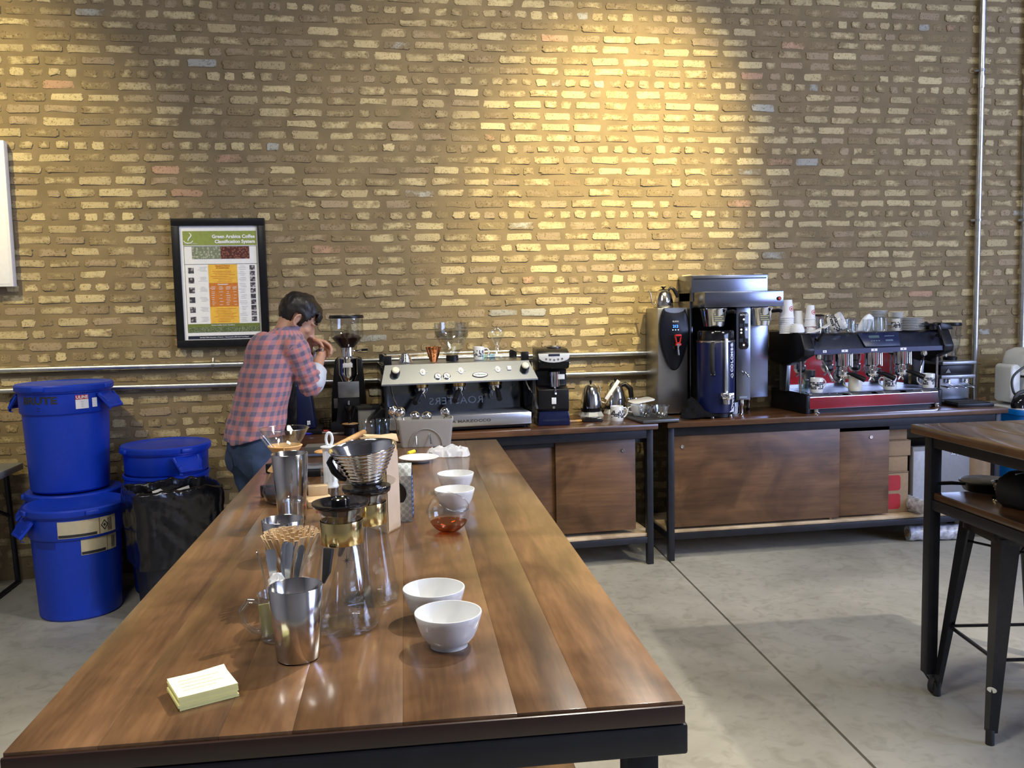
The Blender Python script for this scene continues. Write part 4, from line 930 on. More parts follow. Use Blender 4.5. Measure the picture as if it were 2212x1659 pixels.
papercup('middle paper cup of the right stack near the steel pitchers', (x3+.008, -.37, TT+.045), False, None, False, .036, .1)
papercup('upper small paper cup of the right stack with a red mark', (x3+.008, -.37, TT+.09), False, None, True, .032, .09)
def pitcher(label, u0, y, r, h, hr=0):
    t = thing('milk_pitcher', label, 'pitcher', (u0, y, TT), hr)
    MB().lathe([(0, .001), (r, 0), (r*1.04, h*.2), (r*.9, h*.75), (r*.95, h), (r*.93, h), (r*.87, h*.75), (r, h*.2), (r*.95, .006), (0, .006)], 28).build('body', CHROME, t, 60)
    MB().tube([(r*.9, 0, h*.85), (r*1.5, 0, h*.85), (r*1.55, 0, h*.4), (r*1.02, 0, h*.3)], .005, 8).build('handle', CHROME, t, 60); return t
p1_ = pitcher('steel milk pitcher with black lid behind the tilted patterned cup', 2.9190, -.25, .05, .105, 2.2)
MB().lathe([(.049, .105), (.051, .112), (.034, .119), (0, .12)], 24, cap0=True).build('lid', BLACK, p1_)
pitcher('steel milk pitcher right of the lidded one on the black machine', 3.0247, -.25, .045, .11, .5)
pitcher('upturned steel milk pitcher at the back behind the glasses', 3.1953, -.2, .034, .085, 1.2)
tc = mug('mug', 'blue and white patterned cup tipped over beside the white napkin', 'mug', (2.9114, -.44, TT+.05), 1.2, .058, .085, 'figures', None, False, None, (1.15, .35, .7))
npk = mat('napkin', (.85, .86, .87), .8, 0, .02)
def napkin(label, loc, rz, pts):
    t = MB().surf(pts).build('napkin', npk, None, 180, loc, (0, 0, rz)); s = t.modifiers.new('s', 'SUBSURF'); s.levels = s.render_levels = 2
    q = t.modifiers.new('t', 'SOLIDIFY'); q.thickness = .0015; return tag(t, label, 'napkin')
napkin('white folded napkin lying on the left edge of the machine top', (2.8056, -.47, TT+.003), .1, [[(-.09, -.03, .002), (-.03, -.03, .006), (.04, -.035, .03), (.09, -.03, .062)], [(-.085, .02, .002), (-.02, .02, .012), (.05, .015, .036), (.095, .02, .066)], [(-.07, .06, .001), (0, .06, .008), (.06, .055, .03), (.1, .06, .05)]])
napkin('white pointed napkin standing up between the water glasses', (3.1357, -.44, TT+.002), 0, [[(-.055, 0, 0), (-.02, .0, 0), (.02, 0, 0), (.05, .0, 0)], [(-.03, 0, .04), (.0, -.02, .045), (.03, -.01, .045), (.06, .0, .05)], [(0, .01, .085), (.02, -.01, .095), (.05, 0, .1), (.085, .01, .085)], [(.03, .02, .105), (.05, .01, .118), (.065, .015, .112), (.085, .02, .095)]])
for i, (u, y, r, h, lab) in enumerate(((1836, -.42, .028, .075, 'leftmost clear water glass on the black machine, left of the napkin'), (1846, -.47, .02, .05, 'small shot glass directly left of the standing napkin'), (1873, -.47, .026, .075, 'clear water glass right of the standing napkin'), (1890, -.40, .027, .085, 'clear glass between the napkin and the patterned mug'), (1906, -.46, .024, .08, 'tall narrow clear glass nearest the patterned mug'))):
    ux = {1836: 3.0601, 1846: 3.0630, 1873: 3.1502, 1890: 3.2550, 1906: 3.2733}[u]
    tumbler('water_glass', lab, (ux, y, TT+.001), r*.95, r*1.15, h*1.1, HVG, 'glasses on the black machine')
mug('mug', 'white mug with black lion print under the right saucers on the black machine', 'mug', (3.4133, -.385, TT), .9, .036, .082, 'figures')
for u, y, lab, i in ((1902, -.33, 'white cup under the left saucer stack on the black machine', 0),):
    mug('mug', lab, 'mug', (3.3318, -.3, TT), 1.4, .04, .085, None)
def saucer(name, label, x, y, z, r, group):
    t = thing(name, label, 'saucer', (x, y, z), 0, group)
    MB().lathe([(0, .002), (r*.5, .0), (r*.55, .002), (r*.97, .008), (r, .0095), (r*.96, .0105), (r*.55, .005), (0, .004)], 32).build('plate', PORC, t, 60)
ORD = ('bottom', 'second lowest', 'third lowest', 'fourth lowest', 'fifth lowest', 'sixth lowest', 'seventh lowest', 'top')
def od(i, n): return 'top' if i == n-1 else ORD[i]
for i in range(5): saucer('saucer', od(i, 5)+' white saucer of the left stack, on a white cup', 3.3301, -.3, TT+.087+i*.0095, .062, 'left saucer stack')
for i in range(4): saucer('saucer', od(i, 4)+' small white saucer of the middle stack on the lion mug', 3.4116, -.385, TT+.084+i*.0095, .045, 'middle saucer stack')
for i in range(8): saucer('saucer', od(i, 8)+' white saucer of the right hand stack standing on the machine top', 3.4968, -.4, TT+.001+i*.0105, .088, 'right saucer stack')
bp_ = thing('portafilter', 'black portafilter with its handle lying at the right end of the machine top', 'portafilter', (3.6540, -.4, TT+.03), .1)
MB().lathe([(.036, -.028), (.04, -.02), (.04, .012), (.036, .014)], 24, cap0=True, cap1=True).build('basket', BLACKG, bp_)
MB().tube([(-.03, -.01, .0), (-.06, -.02, .012), (-.12, -.04, .0)], [.01, .016, .014], 10).build('handle', BLACK, bp_, 60)
MB().prism([(.03, -.028), (.14, -.028), (.12, .005), (.04, .02)], -.04, .04, 'XZ', .006).build('wedge_lid', BLACK, bp_)
# ---- twin hopper grinder behind the machine
g3x = 3.9687-.01
g3 = thing('coffee_grinder', 'twin hopper grey coffee grinder behind the right end of the black machine', 'grinder', (g3x, -.16, CZ))
GRY = mat('cast_grey', (.3, .31, .34), .35, .6, .08)
MB().box(-.12, .135, -.13, .12, 0, .02, .004).build('base', BLACK, g3)
MB().prism([(-.11, .02), (.12, .02), (.12, .265), (-.11, .265)], -.06, .14, 'XZ', .012).build('body', STEELH, g3)
MB().box(-.125, .135, -.1, .14, .17, .195, .005).build('front_shelf', GRY, g3)
MB().box(-.115, .125, -.075, .14, .195, .265, .004).build('control_box', BLACK, g3)
MB().box(-.125, .135, -.11, .15, .265, .29, .008).build('top_plate', GRY, g3)
MB().prism([(-.02, 0), (.02, 0), (0, .03)], -.003, 0, 'XZ').build('triangle_badge', MATS['grey_sticker'], g3, 0, (-.06, -.077, .21))
for x in (-.06, .07):
    MB().lathe([(.012, .17), (.012, .15), (.016, .14)], 14, (x, -.085, 0), True, True).build('chute', CHROME, g3)
    MB().tube([(x-.035, -.06, .12), (x-.035, -.13, .115), (x+.035, -.13, .115), (x+.035, -.06, .12)], .006, 8).build('fork', CHROME, g3)
for x, y in ((-.105, .02), (.03, .03)):
    h_ = MB().lathe([(.036, .295), (.042, .33), (.06, .39), (.066, .45), (.067, .53), (.065, .53), (.063, .45), (.057, .392), (.039, .332)], 28, (x, y, 0)).build('hopper', CPLAS, g3, 60)
    MB().lathe([(.045, .29), (.047, .31), (.042, .314)], 24, (x, y, 0), True).build('hopper_collar', BLACK, h_)
    MB().lathe([(0, .528), (.07, .528), (.072, .534), (.069, .55), (0, .553)], 28, (x, y, 0)).build('hopper_lid', BLACK, h_)
# ---- flat black scale, chrome spoon, cloth at the right end
fs = thing('flat_scale', 'flat black bar scale lying at the right end of the right counter', 'scale', (3.9363, -0.4025, CZ), -.05)
MB().box(-.13, .13, -.08, .1, 0, .022, .004).build('body', BLACK, fs); MB().box(-.12, .08, -.07, .09, .022, .03, .003).build('platform', RUBBER, fs); MB().box(.085, .125, -.07, .08, .022, .026, .002).build('key_panel', BLACKG, fs)
st_ = thing('teaspoon', 'small steel teaspoon lying right of the flat black bar scale', 'spoon', (4.1194, -0.3801, CZ+.003), -.1)
MB().tube([(-.05, 0, 0), (.02, 0, .001)], [.003, .0022], 6, flat=.5).build('stem', CHROME, st_); MB().ball((.035, 0, .001), .018, .011, .003, 12).build('bowl', CHROME, st_)
# ---- white canister vacuum on a blue tub
BLUT = mat('bright_blue_plastic', (.0, .17, .62), .4, 0, .06)
vx, vy = 4.2180-.02, -.28
tb = thing('blue_tub', 'bright blue plastic tub standing right of the back counter', 'tub', (vx+.29, -.33, 0))
MB().prism(rrect(.52, .48, .06), 0, .01, 'XY').build('bottom', BLUT, tb)
MB().surf([[(x*s, y*s, z) for x, y in rrect(.56, .5, .07)] for s, z in ((.86, 0), (.9, .2), (1.0, .82), (1.05, .825), (1.06, .845), (1.04, .86), (.99, .85))], cu=True).build('wall', BLUT, tb, 50)
MB().prism(rrect(.57, .51, .07), .845, .868, 'XY', .006).build('lid', WPLAS, tb, 50)
MB().tube([(-.33+.03, -.28, .5), (-.32+.03, -.31, .53), (-.24, -.3, .53), (-.23, -.27, .5)], .008, 8).build('handle', BLUT, tb, 60)
vc = thing('canister_vacuum', 'white canister machine with black hoses on the blue tub at the right edge', 'vacuum', (vx+.265, -.30, .87), 0)
VW = mat('appliance_white', (.74, .77, .76), .3, 0, .02)
MB().surf([[(x*s, y*s, z) for x, y in rrect(.36, .3, .07)] for s, z in ((.9, .0), (1, .02), (1, .2), (1.03, .205), (1.03, .215), (.98, .22), (.95, .3), (.86, .36), (.6, .385), (.01, .39))], cu=True, cap0=True).build('shell', VW, vc, 50, (.05, 0, 0))
MB().prism(rrect(.075, .26, .03), -.08, .08, 'XZ', .01).build('side_pod', VW, vc, 50, (-.175, -.02, .15))
MB().surf([[(x*s, y*s, z) for x, y in rrect(.36, .3, .07)] for s, z in ((1.032, .19), (1.035, .195), (1.035, .203), (1.02, .208))], cu=True).build('gasket', BLACK, vc, 50, (.05, 0, 0))
HOSE = mat('hose_rubber', (.045, .052, .056), .45, 0, .1)
for pts, r in (([(-.1, -.13, .04), (-.19, -.16, .1), (-.2, -.16, .2), (-.12, -.17, .27), (-.02, -.17, .29)], .008), ([(-.08, -.14, .36), (-.03, -.19, .3), (.0, -.2, .18), (.06, -.2, .05), (.12, -.19, .03)], .014), ([(-.08, -.14, .33), (-.11, -.17, .37), (-.06, -.17, .42), (.06, -.16, .43), (.16, -.1, .41)], .014), ([(-.14, -.15, .01), (-.19, -.17, .05), (-.16, -.18, .1), (-.06, -.2, .11), (.03, -.21, .08)], .013)):
    P = [Vector(p)+Vector((-.055, -.01, 0)) for p in pts]; Q = []
    for i in range(len(P)-1):
        for j in range(6):
            t_ = j/6; a_, b_, c_, d_ = P[max(i-1, 0)], P[i], P[i+1], P[min(i+2, len(P)-1)]
            Q.append(.5*((2*b_)+(c_-a_)*t_+(2*a_-5*b_+4*c_-d_)*t_**2+(3*b_-a_-3*c_+d_)*t_**3))
    MB().tube(Q+[P[-1]], r, 10).build('hose', HOSE, vc, 60)
hl = thing('vacuum_nozzle', 'black rounded vacuum floor nozzle lying before the white canister machine', 'nozzle', (vx+.085, -.49, .869))
MB().lathe([(.0, 0), (.08, 0), (.085, .02), (.07, .06), (.04, .082), (0, .088)], 24, sx=1.1, sy=.75).build('head', BLACKG, hl, 60)
m = MB()
for i in range(9): m.box(-.07+i*.016, -.064+i*.016, -.067, -.05, .004, .02)
m.build('teeth', DSTEEL, hl, 0)
# ---- made-up red chest, added out of view to give the chrome its red glint
rc_ = thing('red_reflection_chest', 'added red chest far behind the camera, giving the chrome drip tray its red reflection', 'chest', (7.75, -6.6, 0), 0); rc_.scale = (.75, 1, 1)
RP = mat('added_chest_red', (.5, .01, .02), .3, 0, .04)
MB().box(-1.4, 1.4, -.35, .3, .08, 1.35, .02).build('added_chest_carcass', RP, rc_)
for i in range(3):
    for j in range(2): d_ = MB().box(-1.36+1.37*j, -.02+1.37*j, .3, .325, .12+i*.4, .48+i*.4, .01).build('added_chest_drawer', RP, rc_); MB().cyl((-.9+1.37*j, .35, .3+i*.4), (-.45+1.37*j, .35, .3+i*.4), .012, seg=8).build('handle', CHROME, d_)
for x in (-1.2, 1.2): MB().box(x-.05, x+.05, -.3, .25, 0, .08).build('foot', BLACK, rc_)

# ================================================================== RIGHT TABLE AND STOOLS
RZ = 1.10
rx, ry = 2.1342, -2.4599
rt = thing('high_table', 'high dark wood table on black steel legs with castors at the right', 'table', (rx, ry, 0), math.radians(-2.7))
RTW, RTL = 1.0, 2.3
for i in range(5): 
    o = MB().box(i*.2+.0005, i*.2+.1995, -RTL, 0, RZ-.036, RZ, .006).build('board', TOPW, rt)
    a = o.data.color_attributes.new('tint', 'FLOAT_COLOR', 'POINT'); k = random.uniform(.75, .95); a.data.foreach_set('color', [k*.8, k*.75, k*.72, i*.37]*len(o.data.vertices))
LX = (.04, RTW-.09)
for x in LX:
    for y in (-.085, -RTL+.04):
        lg = MB().box(x, x+.046, y, y+.046, .085, RZ-.037, .003).build('leg', BMETAL, rt)
        MB().lathe([(.0, -.012), (.034, -.012), (.036, -.008), (.036, .008), (.034, .012), (0, .012)], 22).build('castor_wheel', RUBBER, lg, 40, (x+.045, y+.015, .036), (PI/2, 0, .5))
        MB().prism([(-.018, .085), (.03, .085), (.04, .03), (.02, .03)], -.016, -.012, 'XZ').build('castor_fork', DSTEEL, lg, 40, (x+.023, y+.023, 0)); MB().prism([(-.018, .085), (.03, .085), (.04, .03), (.02, .03)], .012, .016, 'XZ').build('castor_fork', DSTEEL, lg, 40, (x+.023, y+.023, 0))
for x in (LX[0]+.005, LX[1]+.005): 
    MB().box(x, x+.036, -RTL+.09, -.085, RZ-.085, RZ-.037, .002).build('side_rail', BMETAL, rt); MB().box(x, x+.036, -RTL+.09, -.085, .765, .805, .002).build('shelf_rail', BMETAL, rt)
for y in (-.08, -RTL+.045): MB().box(LX[0]+.046, LX[1], y, y+.036, RZ-.085, RZ-.037, .002).build('end_rail', BMETAL, rt); MB().box(LX[0]+.046, LX[1], y, y+.036, .765, .805, .002).build('end_rail', BMETAL, rt)
o = MB().box(.05, RTW-.05, -RTL+.1, -.09, .806, .835, .005).build('shelf', TOPW, rt)
a = o.data.color_attributes.new('tint', 'FLOAT_COLOR', 'POINT'); a.data.foreach_set('color', [.72, .62, .56, .3]*len(o.data.vertices))
SH = .836
pn = thing('frying_pan', 'black pan with grey lid standing on the shelf of the high table', 'pan', (2.4092, -2.5600, SH))
MB().lathe([(0, .0), (.085, 0), (.1, .03), (.104, .034), (.1, .036), (0, .036)], 32).build('pan', BLACK, pn); MB().lathe([(.1, .037), (.09, .043), (0, .046)], 32).build('lid', mat('dull_lid', (.2, .2, .2), .35, .8), pn)
MB().tube([(-.1, 0, .03), (-.15, .01, .034), (-.2, .015, .034)], [.01, .013, .013], 8, flat=.6).build('handle', BLACK, pn, 60)
dr = cone_dripper('coffee_dripper', 'ribbed steel dripper standing on the shelf of the high table', (2.3512, -2.7360, SH), CHROME, .026, .05, .07, 6, flange=.045)
bg = thing('black_bag', 'black zipped bag on the high table shelf at the right edge', 'bag', (2.3869, -2.8411, SH), .2)
MB().surf([[(x*s, y*s, z) for x, y in rrect(.26, .16, .05)] for s, z in ((.85, 0), (1, .02), (1.02, .07), (.95, .1), (.7, .125), (.01, .13))], cu=True, cap0=True).build('pouch', mat('black_nylon', (.008, .008, .01), .7, 0, .3, 80, .3), bg, 70); MB().tube([(-.1, 0, .125), (.1, 0, .125)], .003, 6).build('zip', DSTEEL, bg)
# ---- steel stools
def stool(label, loc, rz):
    t = thing('bar_stool', label, 'stool', loc, rz, 'black metal bar stools at the high table')
    H = .765; m_ = mat('stool_enamel', (.013, .014, .017), .25, 0, .2); tp = .145; ft = .205
    MB().surf([[(x*s, y*s, z) for x, y in rrect(.31, .31, .055, 6)] for s, z in ((.3, H-.016), (.8, H-.014), (.93, H-.006), (.985, H-.004), (1, H-.012), (1.0, H-.05), (.985, H-.05))], cu=True).build('seat', m_, t, 50)
    MB().prism(rrect(.2, .2, .04), H-.019, H-.014, 'XY').build('seat_dish', m_, t)
    for sx in (-1, 1):
        for sy in (-1, 1):
            sec = lambda w: [(w, 0), (w*.3, w*.3), (0, w), (-.35*w, .75*w), (-.2*w, -.2*w), (.75*w, -.35*w)]
            rows = []
            for f, w in ((0, .066), (.25, .055), (.6, .042), (1, .028)):
                cx, cy, z = sx*(tp+(ft-tp)*f), sy*(tp+(ft-tp)*f), H-.03-(H-.075)*f
                rows.append([(cx-sx*a*1.0, cy-sy*b*1.0, z) for a, b in ((-.004, -.004), (w, -.004), (w, .004), (.008, .008), (.004, w), (-.004, w))])
            l = MB().surf(rows, cu=True, cap0=True, cap1=True).build('leg', m_, t, 40, recalc=True)
            x, y = sx*(ft-.006), sy*(ft-.006)
            MB().lathe([(.015, 0), (.015, .05), (.013, .055)], 14, (x, y, 0), True, True).build('foot', RUBBER, l)
    for z, q in ((.3, .158),):
        q = ft-(ft-tp)*(z/H)-.012
        for a, b in (((-q, -q), (q, -q)), ((q, -q), (q, q)), ((q, q), (-q, q)), ((-q, q), (-q, -q))): MB().tube([(*a, z), (*b, z)], .009, 8, flat=.7).build('footrest', m_, t)
    q = tp+.005
    MB().tube([(-q, -q, .66), (0, 0, .64), (q, q, .66)], .005, 6).build('brace', m_, t); MB().tube([(-q, q, .66), (0, 0, .646), (q, -q, .66)], .005, 6).build('brace', m_, t)
    return t
sa = Vector((2.1473, -2.9428, 0)); sb = Vector((2.2107, -2.5605, 0)); sd = (sb-sa); ang = math.atan2(sd.y, sd.x)-PI/2
ctr = (sa+sb)/2+Vector((sd.y, -sd.x, 0)).normalized()*.198
s0 = stool('black metal bar stool nearest the corner leg of the high table', tuple(ctr), ang)
MB().lathe([(.011, 0), (.011, .001)], 16, cap1=True, sx=1.5).build('oval_badge', CHROME, s0, 40, (-.194, -.194, .2), (PI/2+.1, 0, -PI/4))
dup(s0, (ctr.x+.52, ctr.y-.12, 0), (0, 0, ang+.15), 'second black metal bar stool, half out of the frame at the right edge')
# ================================================================== LEFT: BINS AND FOLDING TABLE
def bin_(label, loc, rz, lid=True, group=None, lidtilt=0, brute=False, scale=1.0):
    t = thing('waste_container', label, 'bin', loc, rz, group); t.scale = (scale, scale, scale)
    MB().lathe([(0, .006), (.195, .006), (.2, 0), (.208, .01), (.227, .445), (.234, .447), (.2385, .455), (.2405, .56), (.248, .565), (.248, .58), (.24, .582), (.235, .57), (.222, .44), (.201, .02), (0, .02)], 48).build('body', BINB, t, 35)
    for s in (-1, 1):
        h = MB().at((-s*.021, 0, 0))
        h.surf([[(s*.255, -.085, .545), (s*.315, -.07, .5), (s*.32, -.07, .455), (s*.3, -.075, .45)], [(s*.255, -.06, .55), (s*.312, -.05, .508), (s*.317, -.05, .455), (s*.3, -.05, .45)]])
        pts = [(s*.262, -.075, .55), (s*.318, -.062, .475), (s*.318, .062, .475), (s*.262, .075, .55)]
        h.tube(pts, .011, 8, flat=1.0)
        h.surf([[(s*.258, -.088, .555), (s*.258, .088, .555)], [(s*.3, -.08, .52), (s*.3, .08, .52)], [(s*.318, -.066, .475), (s*.318, .066, .475)]])
        h.bm.faces.ensure_lookup_table(); h.build('handle', BINB, t, 40)
    if lid:
        l = MB().lathe([(.232, .574), (.256, .574), (.259, .58), (.259, .604), (.252, .612), (.232, .612), (.218, .606), (.12, .613), (0, .616)], 48)
        for a in (0, PI/2, PI, 3*PI/2): l.at((.257*math.cos(a), .257*math.sin(a), .59), (0, 0, a)).box(-.02, .014, -.035, .035, -.012, .014, .006).at()
        l.build('lid', BINB, t, 35)
    return t
b1x, b1y = -1.6271, -0.6805
bf = bin_('blue round bin with lid and cream labels, front one standing on the floor', (b1x, b1y+.015, 0), .62, scale=.985)
CREAML = mat('cream_label', (.62, .54, .36), .6, 0, .04)
def wrap_label(par, a0, a1, z0, z1, rf, m_, name, n=8):
    m = MB(); m.surf([[(rf(z)*math.cos(a0+(a1-a0)*i/n), rf(z)*math.sin(a0+(a1-a0)*i/n), z) for i in range(n+1)] for z in (z0, z1)])
    return m.build(name, m_, par, 60)
rim_r = lambda z: (.2385+(z-.455)*.019 if z > .452 else .227-(.445-z)*.0437)+.0016
def A(d): return math.radians(d)-.62
for a0, a1, z0, z1 in ((A(-94), A(-20), .462, .552), (A(-68), A(-15), .36, .444)):
    l = wrap_label(bf, a0, a1, z0, z1, rim_r, CREAML, 'shipping_label')
    wrap_label(l, a0+.01, a0+(a1-a0)*.62, z0+.003, z0+.018, lambda z: rim_r(z)+.0008, INK, 'black_bar', 5)
    wrap_label(l, a0+(a1-a0)*.66, a0+(a1-a0)*.665+.01, z0, z1, lambda z: rim_r(z)+.0008, mat('label_brown', (.2, .13, .06), .6), 'label_rule', 2)
    m = MB()
    for i in range(4): q = a0+(a1-a0)*.86; m.surf([[(( rim_r(z)+.001)*math.cos(x), (rim_r(z)+.001)*math.sin(x), z) for x in (q+.03*i-.05, q+.03*i-.035)] for z in (z0+.01, z1-.01)])
    m.build('label_text', INK, l, 0)
    q = a0+(a1-a0)*.76; m = MB(); R_ = rim_r(z0+.05)+.001
    if z0 > .4:
        m.surf([[(R_*math.cos(q+dx/R_), R_*math.sin(q+dx/R_), .508+dz) for dx, dz in ((-k, 0), (0, k*1.3), (k, 0), (0, -k*1.3))] for k in (.022, .016)], cu=True); m.surf([[(R_*math.cos(q+dx/R_), R_*math.sin(q+dx/R_), .508+dz) for dx, dz in ((-.008, 0), (0, .01), (.008, 0), (0, -.01))], [(R_*math.cos(q), R_*math.sin(q), .508)]*4], cu=True); m.build('diamond_mark', INK, l, 0)
wrap_label(bf, A(-132), A(-100), .405, .44, rim_r, mat('blue_shade_sticker', (.006, .03, .3), .5), 'blue_sticker')
b2x = -1.7438
b2 = bin_('lower blue bin with lid, behind the front bin and carrying the stacked one', (b2x, -.305, 0), .35)
b3 = bin_('blue bin with lid stacked on top of another bin, by the wall', (-1.7577, -.31, .6175), -.22)
def bend(o, R):
    for v in o.data.vertices: x, y, z = v.co; v.co = ((R+z)*math.sin(x/R), y, (R+z)*math.cos(x/R)-R)
    return o
def on_bin(s_, size, m_, par, ang, R, z, **k): return bend(text(s_, size, m_, par, (R*math.cos(ang), R*math.sin(ang), z), (PI/2, 0, ang+PI/2), **k), R)
on_bin('BRUTE', .056, INK, b3, -1.64, .2408, .527, sx=1.25, bold=.002); on_bin('------', .02, INK, b3, -1.64, .2408, .489, name='small_print', space=.7); on_bin('----', .02, INK, b3, -1.64, .2408, .474, name='small_print', space=.7)
for a0, a1, z0, z1, m_, nm in ((-.83, -.54, .475, .551, WINK, 'price_sticker'), (-.83, -.54, .527, .5515, mat('sticker_red', (.55, .02, .03), .5), 'sticker_header'), (-.45, -.32, .478, .53, WINK, 'code_sticker')):
    wrap_label(b3, a0, a1, z0, z1, lambda z: .2416+(0 if nm != 'sticker_header' else .0008), m_, nm)
on_bin('ULINE', .024, WINK, b3, -.685, .2432, .539, bold=.0006)
for i in range(4): on_bin('-'*(9-2*(i % 2)), .012, GINK, b3, -.685, .2424, .517-.01*i, name='sticker_print', space=.6)
b4x = -1.2190
NG = 'nested blue bins by the wall'
bin_('bottom blue bin of the nested stack behind the black bag', (b4x-.005, -.33, 0), 2.5, False, None, scale=.97)
bin_('middle blue bin of the nested stack behind the black bag', (b4x, -.33, .125), 2.3, False, None, scale=.97)
b6 = bin_('top blue bin with tilted lid, nested in the stack behind the black bag', (b4x+.003, -.33, .262), -.9, True, None, scale=.97)
wrap_label(b6, -2.25, -2.1, .3, .44, lambda z: .2285, WINK, 'paper_sticker')
# bag-lined bin
tbx, tby = -1.0832, -.95
tbn = thing('trash_can', 'slim dark trash can lined with a black plastic bag between blue bins and table', 'bin', (tbx, tby+.12, 0), math.radians(28))
MB().surf([[(x*s, y*s, z) for x, y in rrect(.42, .36, .05)] for s, z in ((.74, 0), (.78, .01), (.98, .62), (1.03, .625), (1.03, .66), (.99, .665), (.95, .6), (.72, .02))], cu=True, cap0=True, cap1=True).build('can', mat('dark_grey_bin', (.018, .02, .028), .5), tbn, 40)
rr = random.Random(21); rows = []
base = rrect(.42, .36, .055, 6); N_ = len(base)
ph = [rr.uniform(0, 6.28) for _ in range(6)]
prof = [(1.035, .30), (1.05, .38), (1.07, .48), (1.085, .58), (1.1, .66), (1.09, .69), (1.02, .7), (.97, .66), (.93, .5), (.6, .42), (.02, .40)]
from mathutils import noise as mn
prof2 = []
for k in range(len(prof)-1):
    for q in range(4): t = q/4; prof2.append((prof[k][0]+(prof[k+1][0]-prof[k][0])*t, prof[k][1]+(prof[k+1][1]-prof[k][1])*t))
prof2.append(prof[-1]); dense = []
for k in range(N_):
    p, q = base[k], base[(k+1) % N_]; n = max(1, int(math.hypot(q[0]-p[0], q[1]-p[1])/.012)); dense += [(p[0]+(q[0]-p[0])*i/n, p[1]+(q[1]-p[1])*i/n) for i in range(n)]
for s, z in prof2:
    row = []
    for x, y in dense:
        v = Vector((x*7, y*7, z*5)); f = abs(mn.noise(v*1.7+Vector((z*6, 0, 0))))+.5*abs(mn.noise(v*4.1)); up = max(0, (z-.3)/.4)
        w = 1+(.055*f-.03)*(1 if s > .9 else 1.6)
        row.append((x*s*w, y*s*w, z+(.014*mn.noise(Vector((x*9, y*9, 3)))+.012*mn.noise(Vector((x*30, y*30, 1))))*up))
    rows.append(row)
o = MB().surf(rows, cu=True).build('bag', mat('black_film', (.008, .008, .011), .2, 0, .3, 22, 1.0), tbn, 180)
pp = thing('crumpled_paper', 'white crumpled paper lying in the black bag of the trash can', 'paper', (tbx-.02, tby+.2, .60), .4)
MB().surf([[(-.1+.05*i, -.05+.05*j, .02*((i*7+j*5) % 3)+.02) for i in range(5)] for j in range(3)]).build('sheet', PAPER, pp, 180)
# folding table at the left edge
ftx, fty = -2.1051, -.09
ft_ = thing('folding_table', 'grey folding table with black tube legs at the left edge, beside the blue bins', 'table', (ftx, fty, 0))
fz = .735
MB().box(-1.6, .0, -.62, .05, fz-.045, fz, .012).build('tabletop', mat('grey_table_plastic', (.2, .21, .22), .5), ft_)
MB().tube([(-.06, 0, .012), (-.085, .0, fz-.05)], .016, 12).build('leg', BMETAL, ft_); MB().tube([(-.06, -.52, .012), (-.085, -.5, fz-.05)], .016, 12).build('leg', BMETAL, ft_)
MB().tube([(-.061, 0, .014), (-.061, -.52, .014)], .013, 10).build('foot_bar', BMETAL, ft_); MB().tube([(-.075, -.01, .42), (-.4, -.25, fz-.05)], .011, 10).build('brace', BMETAL, ft_)
MB().tube([(-1.45, 0, .012), (-1.42, .0, fz-.05)], .016, 12).build('leg', BMETAL, ft_); MB().tube([(-1.45, -.52, .012), (-1.42, -.5, fz-.05)], .016, 12).build('leg', BMETAL, ft_)

# ================================================================== WORK TABLE
TZ = 1.05
ax, ay = -0.4816, -4.4971; bx_, by_ = 0.4105, -4.5300; ex, ey = 0.4990, -2.0433
TWID = math.hypot(bx_-ax, by_-ay); TLEN = math.hypot(ex-bx_, ey-by_)
wt = thing('work_table', 'long dark stained wood work table on black steel frame in the foreground', 'table', (ax, ay, 0), math.atan2(by_-ay, bx_-ax))
xs = [0, .115, .265, .36, .505, .66, .757, TWID]
rt_ = random.Random(5)
for i in range(7):
    o = MB().box(xs[i]+.00005, xs[i+1]-.00005, 0, TLEN, TZ-.03, TZ, .0005).build('board', TOPW, wt)
    k = (1.05, .97, 1.08, .95, 1.0, .8, 1.12)[i]
    a = o.data.color_attributes.new('tint', 'FLOAT_COLOR', 'POINT'); a.data.foreach_set('color', [k, k*.97, k*.93, rt_.random()*3]*len(o.data.vertices))
DK = mat('shaded_edge_wood', (.03, .014, .01), .3)  # edge wood coloured near black, shade of the end faces put into it
MB().box(-.002, TWID+.002, -.007, .0, TZ-.031, TZ-.004, .003).build('edge_trim', DK, wt); MB().box(-.002, TWID+.002, TLEN, TLEN+.006, TZ-.031, TZ-.004, .003).build('edge_trim', DK, wt)
MB().box(-.004, TWID+.006, -.006, .04, TZ-.076, TZ-.032, .004).build('end_frame', BMETAL, wt); MB().box(-.004, TWID+.006, TLEN-.04, TLEN+.006, TZ-.076, TZ-.032, .004).build('end_frame', BMETAL, wt)
for x in (.0, TWID-.04): MB().box(x, x+.04, .04, TLEN-.04, TZ-.076, TZ-.032, .003).build('side_frame', BMETAL, wt)
for x in (.045, TWID-.075):
    for y in (.02, TLEN-.07): MB().box(x, x+.046, y, y+.046, 0, TZ-.077, .003).build('leg', BMETAL, wt)
SZ2 = .55
for i in range(4): 
    w = (TWID-.02)/4
    o = MB().box(.01+w*i, .01+w*(i+1)-.001, .07, TLEN-.1, SZ2-.03, SZ2, .004).build('shelf_board', TOPW, wt)
    a = o.data.color_attributes.new('tint', 'FLOAT_COLOR', 'POINT'); a.data.foreach_set('color', [.62, .55, .5, i*.7]*len(o.data.vertices))
for x in (.05, TWID-.085): MB().box(x, x+.036, .066, TLEN-.07, SZ2-.07, SZ2-.031, .002).build('shelf_rail', BMETAL, wt)
